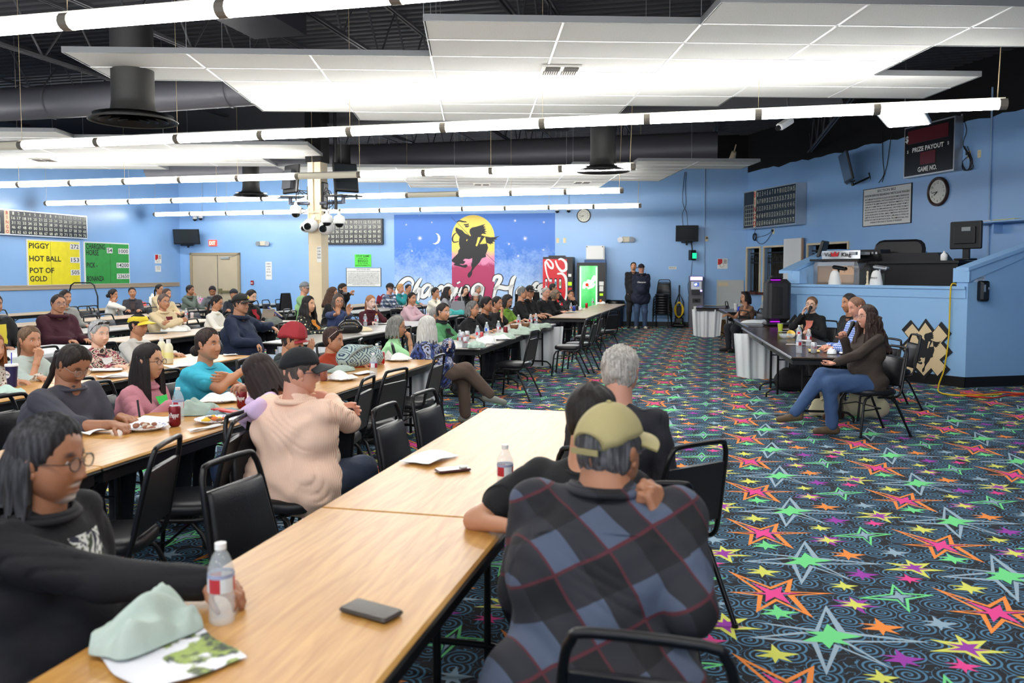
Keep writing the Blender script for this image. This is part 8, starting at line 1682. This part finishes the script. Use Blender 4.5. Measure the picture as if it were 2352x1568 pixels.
# laptop, binder, tissue box, trays
a = tsnap(576, 738, TZ); t = thing('laptop', 'silver laptop open in front of the woman in black with red top', 'laptop', a, rz=R_(-100))
mb = MB(); mb.rbox((0, 0, .008), (.33, .23, .014), .01); obj('base', mb, M_SILV, t); mb = MB(); mb.rbox((0, .13, .12), (.33, .01, .23), .006, rot=(-.25, 0, 0)); obj('screen_lid', mb, M_SILV, t)
a = tsnap(622, 735, TZ); t = thing('blue_binder', 'blue binder propped open beside the silver laptop', 'binder', a, rz=R_(-70)); mb = MB(); mb.box((0, 0, .15), (.34, .012, .3), (.9, 0, .2)); obj('cover', mb, mat('royal_blue', (30, 50, 160), .4), t); mb = MB(); mb.box((0, .02, .16), (.32, .02, .28), (.9, 0, .2)); obj('pages', mb, mat('tan_pages', (190, 176, 150), .7), t)
fold_cloth(630, 745, 'dark patterned bag behind the red knit cap', (110, 116, 110), .32, .2, .12, R_(30), 'patterned_bag', 22, cat='bag'); p = tsnap(645, 706, TZ); t = thing('tissue_box', 'white tissue box left of the column', 'tissue box', p); mb = MB(); mb.rbox((0, 0, .04), (.22, .12, .08), .008); obj('box', mb, M_WHITE, t); mb = MB(); mb.lathe([(.03, .08), (.015, .12), (.025, .15), (.0, .17)], n=8); obj('tissue', mb, M_PAPER, t)
fold_cloth(567, 800, 'stack of white cups under clear wrap beside the red knit cap', (224, 226, 228), .2, .14, .12, 0, 'cup_stack', 23, cat='cups')
can(668, 727, 'pale can by the woman in the floral jacket, left', (196, 170, 150)); bottle(677, 729, 'water bottle by the woman in the floral jacket'); fold_cloth(707, 762, 'grey-green printed cloth between the red cap and the rust sweater', (176, 190, 180), .26, .2, .06, 0, seed=24)
# purse, cream cloth, bottles on the purse row
a = tsnap(805, 765, TZ); t = thing('leather_purse', 'black leather purse with gold studs between the rust sweater and the cream cloth', 'purse', a, rz=.4); V_, Q_ = sdf([((-.1, 0, .08), (.1, 0, .08), .085, .08), ((-.06, 0, .14), (.06, 0, .14), .06, .06)], .012, .05); obj('bag', npmesh('purse', [(V_, Q_)], mat('black_patent', (20, 18, 18), .25)), [], t)
mb = MB(); mb.tube([(-.1, 0, .16), (-.07, 0, .24), (0, 0, .27), (.07, 0, .24), (.1, 0, .16)], .01, 8); obj('handle', mb, MATS['black_patent'], t); mb = MB(); [mb.ell((.1*math.cos(q), -.075, .1+.06*math.sin(q)), (.006, .006, .006), 8, 5) for q in [PI*k/6 for k in range(7)]]; obj('stud', mb, mat('gold_stud', (190, 150, 60), .3, metal=.8), t)
can(779, 758, 'red can beside the black leather purse', (176, 30, 44)); fold_cloth(822, 760, 'cream cloth heaped at the near end of the purse row', (232, 216, 180), .44, .26, .07, R_(40), 'cream_cloth', 25, cat='cloth'); bottle(839, 750, 'water bottle in front of the burgundy sweater'); bottle(865, 749, 'water bottle with orange cap in front of the burgundy sweater', cap='orange')
paper(880, 744, 'white papers on the far end of the purse row', .3, .24, R_(30), seed=26); fold_cloth(893, 741, 'pale green cloth on the far end of the purse row', (186, 200, 186), .2, .16, .04, 0, seed=27)
# photographer's camera
a = atd(783, 676, 16.0); t = thing('photo_camera', 'black camera raised by the man beside the column', 'camera', a, rz=R_(-100)); mb = MB(); mb.rbox((0, 0, 0), (.16, .08, .11), .015); mb.rbox((0, 0, .07), (.07, .06, .04), .01); obj('body', mb, M_BLK, t); mb = MB(); mb.cyl((0, .03, 0), (0, .17, 0), .042, .045, 18); obj('lens', mb, M_GLOSSBLK, t)
# cluttered row
bottle(1048, 800, 'water bottle at the near end of the cluttered row, beside the diet cola cans'); can(1061, 800, 'silver diet cola can, nearest on the cluttered row', (196, 198, 202), 'Coke', (176, 30, 40)); can(1061, 783, 'silver diet cola can behind the nearest one', (196, 198, 202), 'Coke', (176, 30, 40)); can(1073, 781, 'silver diet cola can right of the others on the cluttered row', (196, 198, 202), 'Coke', (176, 30, 40))
bottle(1097, 784, 'water bottle with red label on the middle of the cluttered row', band=(220, 70, 80)); can(1105, 783, 'pale red can beside the red-labelled bottle', (206, 90, 90)); bottle(1118, 774, 'water bottle with blue label on the cluttered row', band=(40, 90, 190)); bottle(1145, 770, 'water bottle in front of the woman propping her chin'); can(1161, 769, 'dark red can on the cluttered row beside the white box', (120, 30, 38))
fold_cloth(1090, 795, 'foil and white wrappers heaped at the near end of the cluttered row', (206, 206, 204), .34, .2, .04, R_(70), 'wrapper_heap', 30, cat='wrappers'); fold_cloth(1116, 788, 'crumpled white napkins on the cluttered row', (230, 230, 228), .26, .2, .09, 0, 'crumpled_napkin', 31, cat='napkins'); fold_cloth(1118, 802, 'pale green cloth spilling over the aisle edge of the cluttered row', (166, 186, 174), .22, .16, .07, R_(30), seed=32)
plate(1150, 780, 'stack of white plates on the cluttered row', cover=True); paper(1180, 768, 'white open box lid with small print on the cluttered row', .34, .16, R_(60), 'open_box', seed=33, cat='box'); 
for i, (px, py, w_) in enumerate(((1188, 778, .3), (1206, 768, .34), (1232, 760, .36), (1255, 752, .36))): fold_cloth(px, py, ['folded pale green shirt on the cluttered row, nearest', 'folded pale green shirt on the cluttered row, second', 'folded pale green shirt on the cluttered row, third', 'folded pale green shirt at the far end of the cluttered row'][i], (164, 180, 166), w_, .24, .07, R_(20), seed=40+i)
for px, py, l in ((1191, 752, 'water bottle left of the brown bowl on the cluttered row'), (1219, 750, 'water bottle, left of the pair at the far end of the cluttered row'), (1231, 748, 'water bottle, right of the pair at the far end of the cluttered row'), (1122, 0, '')):
 if py: bottle(px, py, l)
for px, py, l in ((1181, 756, 'small brown glass bowl before the lime lace top'), (1207, 752, 'amber glass bowl with dark contents on the cluttered row')):
 mb = MB(); mb.lathe([(.03, 0), (.06, .02), (.07, .06), (.065, .08), (.05, .075), (.0, .07)], n=20); solo('glass_bowl', mb, mat('amber_glass', (120, 84, 60), .15), l, 'bowl', tsnap(px, py, TZ))
fold_cloth(1045, 722, 'bright teal sweater heaped behind the black blazer', (64, 170, 166), .44, .26, .12, R_(40), 'teal_sweater', 50); a = tsnap(1052, 718, TZ); t = thing('grey_tote', 'grey handbag with tall pale handles behind the teal sweater', 'handbag', a, rz=.3)
mb = MB(); mb.box((0, 0, .13), (.34, .14, .26), taper=.8); obj('bag', mb, mat('grey_leather', (130, 132, 140), .5), t)
for s in (-.05, .05): mb = MB(); mb.tube(smooth([(-.09, s, .24), (-.07, s, .38), (0, s, .44), (.07, s, .38), (.09, s, .24)], 5), .009, 8); obj('handle', mb, mat('pale_handle', (186, 184, 186), .5), t)
fold_cloth(975, 690, 'shiny dark red bag behind the pale pink cardigan', (120, 24, 44), .4, .2, .24, 0, 'red_bag', 51, cat='bag')
for i, (px, py, l) in enumerate(((1062, 712, 'clear bottle right of the grey handbag'), (1000, 705, 'clear cup-like bottle before the cream knit sleeves'))): bottle(px, py, l)
# far aisle row
paper(1243, 717, 'pale papers stacked before the black printed tee', .4, .24, R_(60), seed=52, col=(206, 212, 204)); fold_cloth(1258, 711, 'white crumpled napkin on the far aisle row', (232, 232, 230), .2, .14, .09, 0, 'crumpled_napkin', 53, cat='napkins'); bottle(1272, 716, 'water bottle on the far aisle row before the smiling man'); can(1287, 714, 'blue can on the far aisle row', (34, 60, 160)); can(1300, 706, 'bright red can on the far aisle row', (190, 30, 36)); bottle(1307, 702, 'water bottle beside the woman in the black turtleneck')
fold_cloth(1320, 697, 'white napkin heap at the far end of the far aisle row', (232, 232, 230), .3, .2, .06, 0, 'crumpled_napkin', 54, cat='napkins'); can(1279, 712, 'black cup with straw beside the blue can', (40, 40, 44)); can(1338, 695, 'orange can near the green vending machine', (200, 90, 30)); paper(1352, 697, 'silver tray near the green vending machine', .4, .24, 0, 'foil_tray', (150, 156, 156), 55, cat='tray')
# ---------------------------------------------------------- speakers' table
def S(px, py, z=TZ): return tsnap(px, py, z)
bottle(1857, 795, 'water bottle on the dark table, farthest of the three'); bottle(1835, 810, 'water bottle on the dark table, nearest and leftmost of the three'); bottle(1835, 783, 'water bottle with label on the dark table behind the nearest one'); can(1869, 811, 'silver diet cola can at the near edge of the dark table', (190, 192, 196), 'Coke', (170, 28, 40))
p = S(1792, 760); t = thing('green_cup', 'clear cup with yellow-green drink at the far part of the dark table', 'cup', p); mb = MB(); mb.lathe([(.03, 0), (.042, .11)], n=20); obj('cup_body', mb, mat('lime_drink', (176, 190, 60), .2), t); mb = MB(); mb.lathe([(.0425, .11), (.043, .12), (.04, .12)], n=20); obj('lid', mb, M_CLEAR, t)
p = S(1808, 777); t = thing('plastic_bowl', 'clear plastic bowl of leftovers beside the yellow dish', 'bowl', p); mb = MB(); mb.lathe([(.06, 0), (.1, .03), (.115, .06), (.112, .062), (.09, .02)], n=24, cap=False); obj('bowl_body', mb, M_CLEAR, t); mb = MB(); [mb.ell((random.uniform(-.04, .04), random.uniform(-.04, .04), .02), (.02, .015, .01)) for k in range(5)]; obj('food', mb, mat('bread_food', (196, 150, 90), .7), t)
mb = MB(); mb.lathe([(.03, 0), (.055, .045), (.058, .046), (.05, .02)], n=16, cap=False); solo('yellow_dish', mb, mat('yellow_dish', (230, 196, 90), .5), 'small yellow paper dish tipped on the dark table', 'dish', S(1815, 775)+Vector((0, 0, .03)), rot=(.9, .3, 0))
for i, (px, py, l, sx, sy, c) in enumerate(((1800, 762, 'white pen-shaped roll on the dark table', .04, .16, (230, 230, 230)), (1835, 792, 'spiral notebook edge on the dark table', .05, .3, (210, 212, 214)), (1885, 795, 'white card lying before the clasped hands', .12, .1, (230, 230, 228)), (1905, 801, 'white papers lying before the gingham shirt', .26, .12, (230, 230, 228)), (1850, 783, 'white napkin with red print on the dark table', .26, .14, (226, 218, 216)), (1825, 757, 'white tablet lying near the cardigan woman\'s elbow', .14, .24, (206, 196, 196)))): paper(px, py, l, sx, sy, R_(86), 'paper_sheet' if i not in (1, 5) else ('notebook' if i == 1 else 'tablet'), c, seed=60+i, wav=.002)
paper(1870, 806, 'yellow envelope behind the diet cola can', .3, .12, R_(86), 'yellow_envelope', (226, 200, 120), 70, .003); fold_cloth(1910, 812, 'white folded face mask at the near edge of the dark table', (226, 230, 232), .16, .1, .05, R_(80), 'face_mask', 71, cat='mask'); paper(1940, 812, 'white flat envelope at the right near corner of the dark table', .2, .1, R_(86), 'envelope', seed=72)
a = atd(1936, 790, 8.82); b = atd(1962, 737, 8.85); mb = MB(); d_ = (b-a).normalized(); mb.cyl(a, b-d_*.05, .014, .019, 14); mb.ell(tuple(b-d_*.03), (.028, .028, .028)); mb.cyl(b-d_*.06, b-d_*.03, .022, .028, 14); solo('microphone', mb, M_BLK, 'black microphone held by the speaking woman', 'microphone')
a = atd(1856, 722, 12.6); b = atd(1862, 706, 12.7); mb = MB(); d_ = (b-a).normalized(); mb.cyl(a, b, .016, .02, 12); mb.ell(tuple(b), (.028, .028, .03)); solo('microphone', mb, M_BLK, 'black microphone held upright by the woman in the black cardigan', 'microphone')
def tote(px, py, label, col, w=.36, h=.34, rz=0., txt=None, lie=0.):
 p = tsnap(px, py, 0); t = thing('tote_bag', label, 'bag', p, rz=rz); m_ = mat('canvas_%d' % col[0], col, .9, bump=.3, bscale=90)
 V_, Q_ = sdf([((-w*.34, 0, h*.28), (w*.34, 0, h*.28), h*.26, h*.26, ((0, 1, 0), .62)), ((-w*.3, 0, h*.7), (w*.28, .02, h*.72), h*.17, h*.15, ((0, 1, 0), .6))], .012, .06); V_[:, 2] = np.maximum(V_[:, 2]+.006*np.sin(V_[:, 0]*40), .003); obj('bag', npmesh('tote', [(V_, Q_)], m_), [], t)
 for s in (-.04, .05): mb = MB(); mb.tube(smooth([(-w*.2, s, h*.82), (-w*.1, s, h*1.0), (w*.05, s*1.5, h*.96), (w*.2, s, h*.8)], 5), .009, 8); obj('handle', mb, m_, t)
 if txt: g_ = glyphs(txt, .02); k_ = .09/g_[2]; mb = MB(); mb.add([(v[0]*k_-.04, -h*.175, h*.3+v[1]*.035) for v in g_[0]], g_[1]); obj('lettering', mb, M_INK, t)
tote(1990, 960, 'upright cream canvas tote bag under the speaking woman\'s chair', (196, 188, 156), .4, .42); tote(1905, 958, 'slumped cream canvas tote with black letters by the boots', (196, 190, 168), .5, .24, txt='ER')
p = tsnap(1828, 898); t = thing('black_bag', 'black soft bag on the carpet under the dark table', 'bag', p); V_, Q_ = sdf([((-.16, 0, .14), (.16, 0, .14), .14, .13), ((-.12, 0, .24), (.12, 0, .22), .09, .08)], .014, .06); V_[:, 2] = np.maximum(V_[:, 2], .003); obj('bag', npmesh('blackbag', [(V_, Q_)], S_BLKC), [], t)
# loudspeaker
a = sp(5.35, .62, 0); t = thing('party_loudspeaker', 'tall black loudspeaker with purple-lit ends on the dark table', 'loudspeaker', (a.x, a.y, TZ), rz=.2)
mb = MB(); mb.rbox((0, 0, .42), (.40, .34, .72), .07); mb.rbox((0, 0, .03), (.42, .34, .06), .05); mb.rbox((-.02, 0, .81), (.2, .22, .06), .04); obj('cabinet', mb, mat('speaker_black', (28, 28, 32), .45), t)
mb = MB(); mb.rbox((-.03, -.06, .42), (.26, .25, .64), .1); obj('grille', mb, mat('speaker_grille', (20, 20, 23), .7, bump=.5, bscale=300), t)
for z_ in (.075, .765): mb = MB(); mb.rbox((-.06, -.12, z_), (.16, .1, .018), .02); obj('light_ring', mb, mat('purple_glow', (150, 30, 190), .4, emit=(190, 30, 220), es=.8), t)
# things around the cashier side
p = tsnap(1648, 768); t = thing('cardboard_box', 'open brown cardboard box on the carpet by the cashier tables', 'box', p, rz=.1); mb = MB()
for c_, d_ in (((0, -.17, .17), (.36, .01, .34)), ((0, .17, .17), (.36, .01, .34)), ((-.18, 0, .17), (.01, .34, .34)), ((.18, 0, .17), (.01, .34, .34)), ((0, 0, .01), (.36, .34, .01))): mb.box(c_, d_)
obj('carton', mb, mat('cardboard', (168, 128, 84), .8), t); mb = MB(); mb.box((0, -.25, .36), (.36, .17, .008), (.5, 0, 0)); mb.box((-.24, 0, .36), (.14, .34, .008), (0, -.5, 0)); obj('flap', mb, MATS['cardboard'], t); mb = MB(); mb.box((-.08, -.177, .12), (.05, .004, .09)); obj('print', mb, M_INK, t)
p = tsnap(1690, 712, TZ); t = thing('foam_cup', 'white foam cup on the cashier-side table', 'cup', p); mb = MB(); mb.lathe([(.035, 0), (.05, .14), (.052, .142)], n=20); obj('cup_body', mb, M_WHITE, t); mb = MB(); mb.lathe([(.054, .14), (.05, .155), (0, .155)], n=20); mb.cyl((0, 0, .15), (.01, 0, .24), .004, n=6); obj('lid', mb, M_WHITE, t)
can(1697, 716, 'blue can beside the white foam cup', (36, 64, 190)); paper(1640, 702, 'yellow-edged papers on the white-clothed table by the cash machine', .5, .3, 0, col=(206, 212, 190), seed=80); fold_cloth(1765, 742, 'white plastic sheeting rolled across the loudspeaker table', (224, 228, 232), .9, .16, .05, R_(0), 'plastic_roll', 81, cat='plastic')
p = atd(1768, 705, 17.5); t = thing('grey_backpack', 'light grey backpack leaning by the cashier wall', 'backpack', (p.x, p.y, TZ)); V_, Q_ = sdf([((0, 0, .16), (0, 0, .34), .2, .12)], .02, .05); V_[:, 2] = np.maximum(V_[:, 2], .002); obj('bag', npmesh('gbag', [(V_, Q_)], mat('light_grey_nylon', (150, 154, 160), .7)), [], t); mb = MB(); mb.tube(smooth([(.1, -.12, .42), (.2, -.1, .3), (.2, -.12, .08)], 5), .015, 6); obj('strap', mb, M_BLK, t)
p = atd(1793, 716, 16.8); mb = MB(); mb.rbox((0, 0, .12), (.05, .12, .24), .02, rot=(0, .25, 0)); t = thing('blue_flask', 'dark blue flat object leaning by the cashier wall, right of the grey backpack', 'flask', (p.x, p.y, TZ)); obj('body', mb, mat('deep_blue', (40, 56, 120), .4), t)
p = RIGHT.hit(1829, 600); q_ = center(RIGHT, 1809, 549, 1848, 668); t = wthing(RIGHT, 'white_board', 'blank white board leaning at the cashier windows', 'board', q_[0], q_[1], .08); mb = MB(); mb.box((0, 0, .02), (q_[2], q_[3], .03)); obj('panel', mb, M_WHITE, t); mb = MB(); mb.box((q_[2]/2+.02, 0, .02), (.05, q_[3], .05)); obj('edge', mb, mat('cork_edge', (170, 140, 120), .6), t)
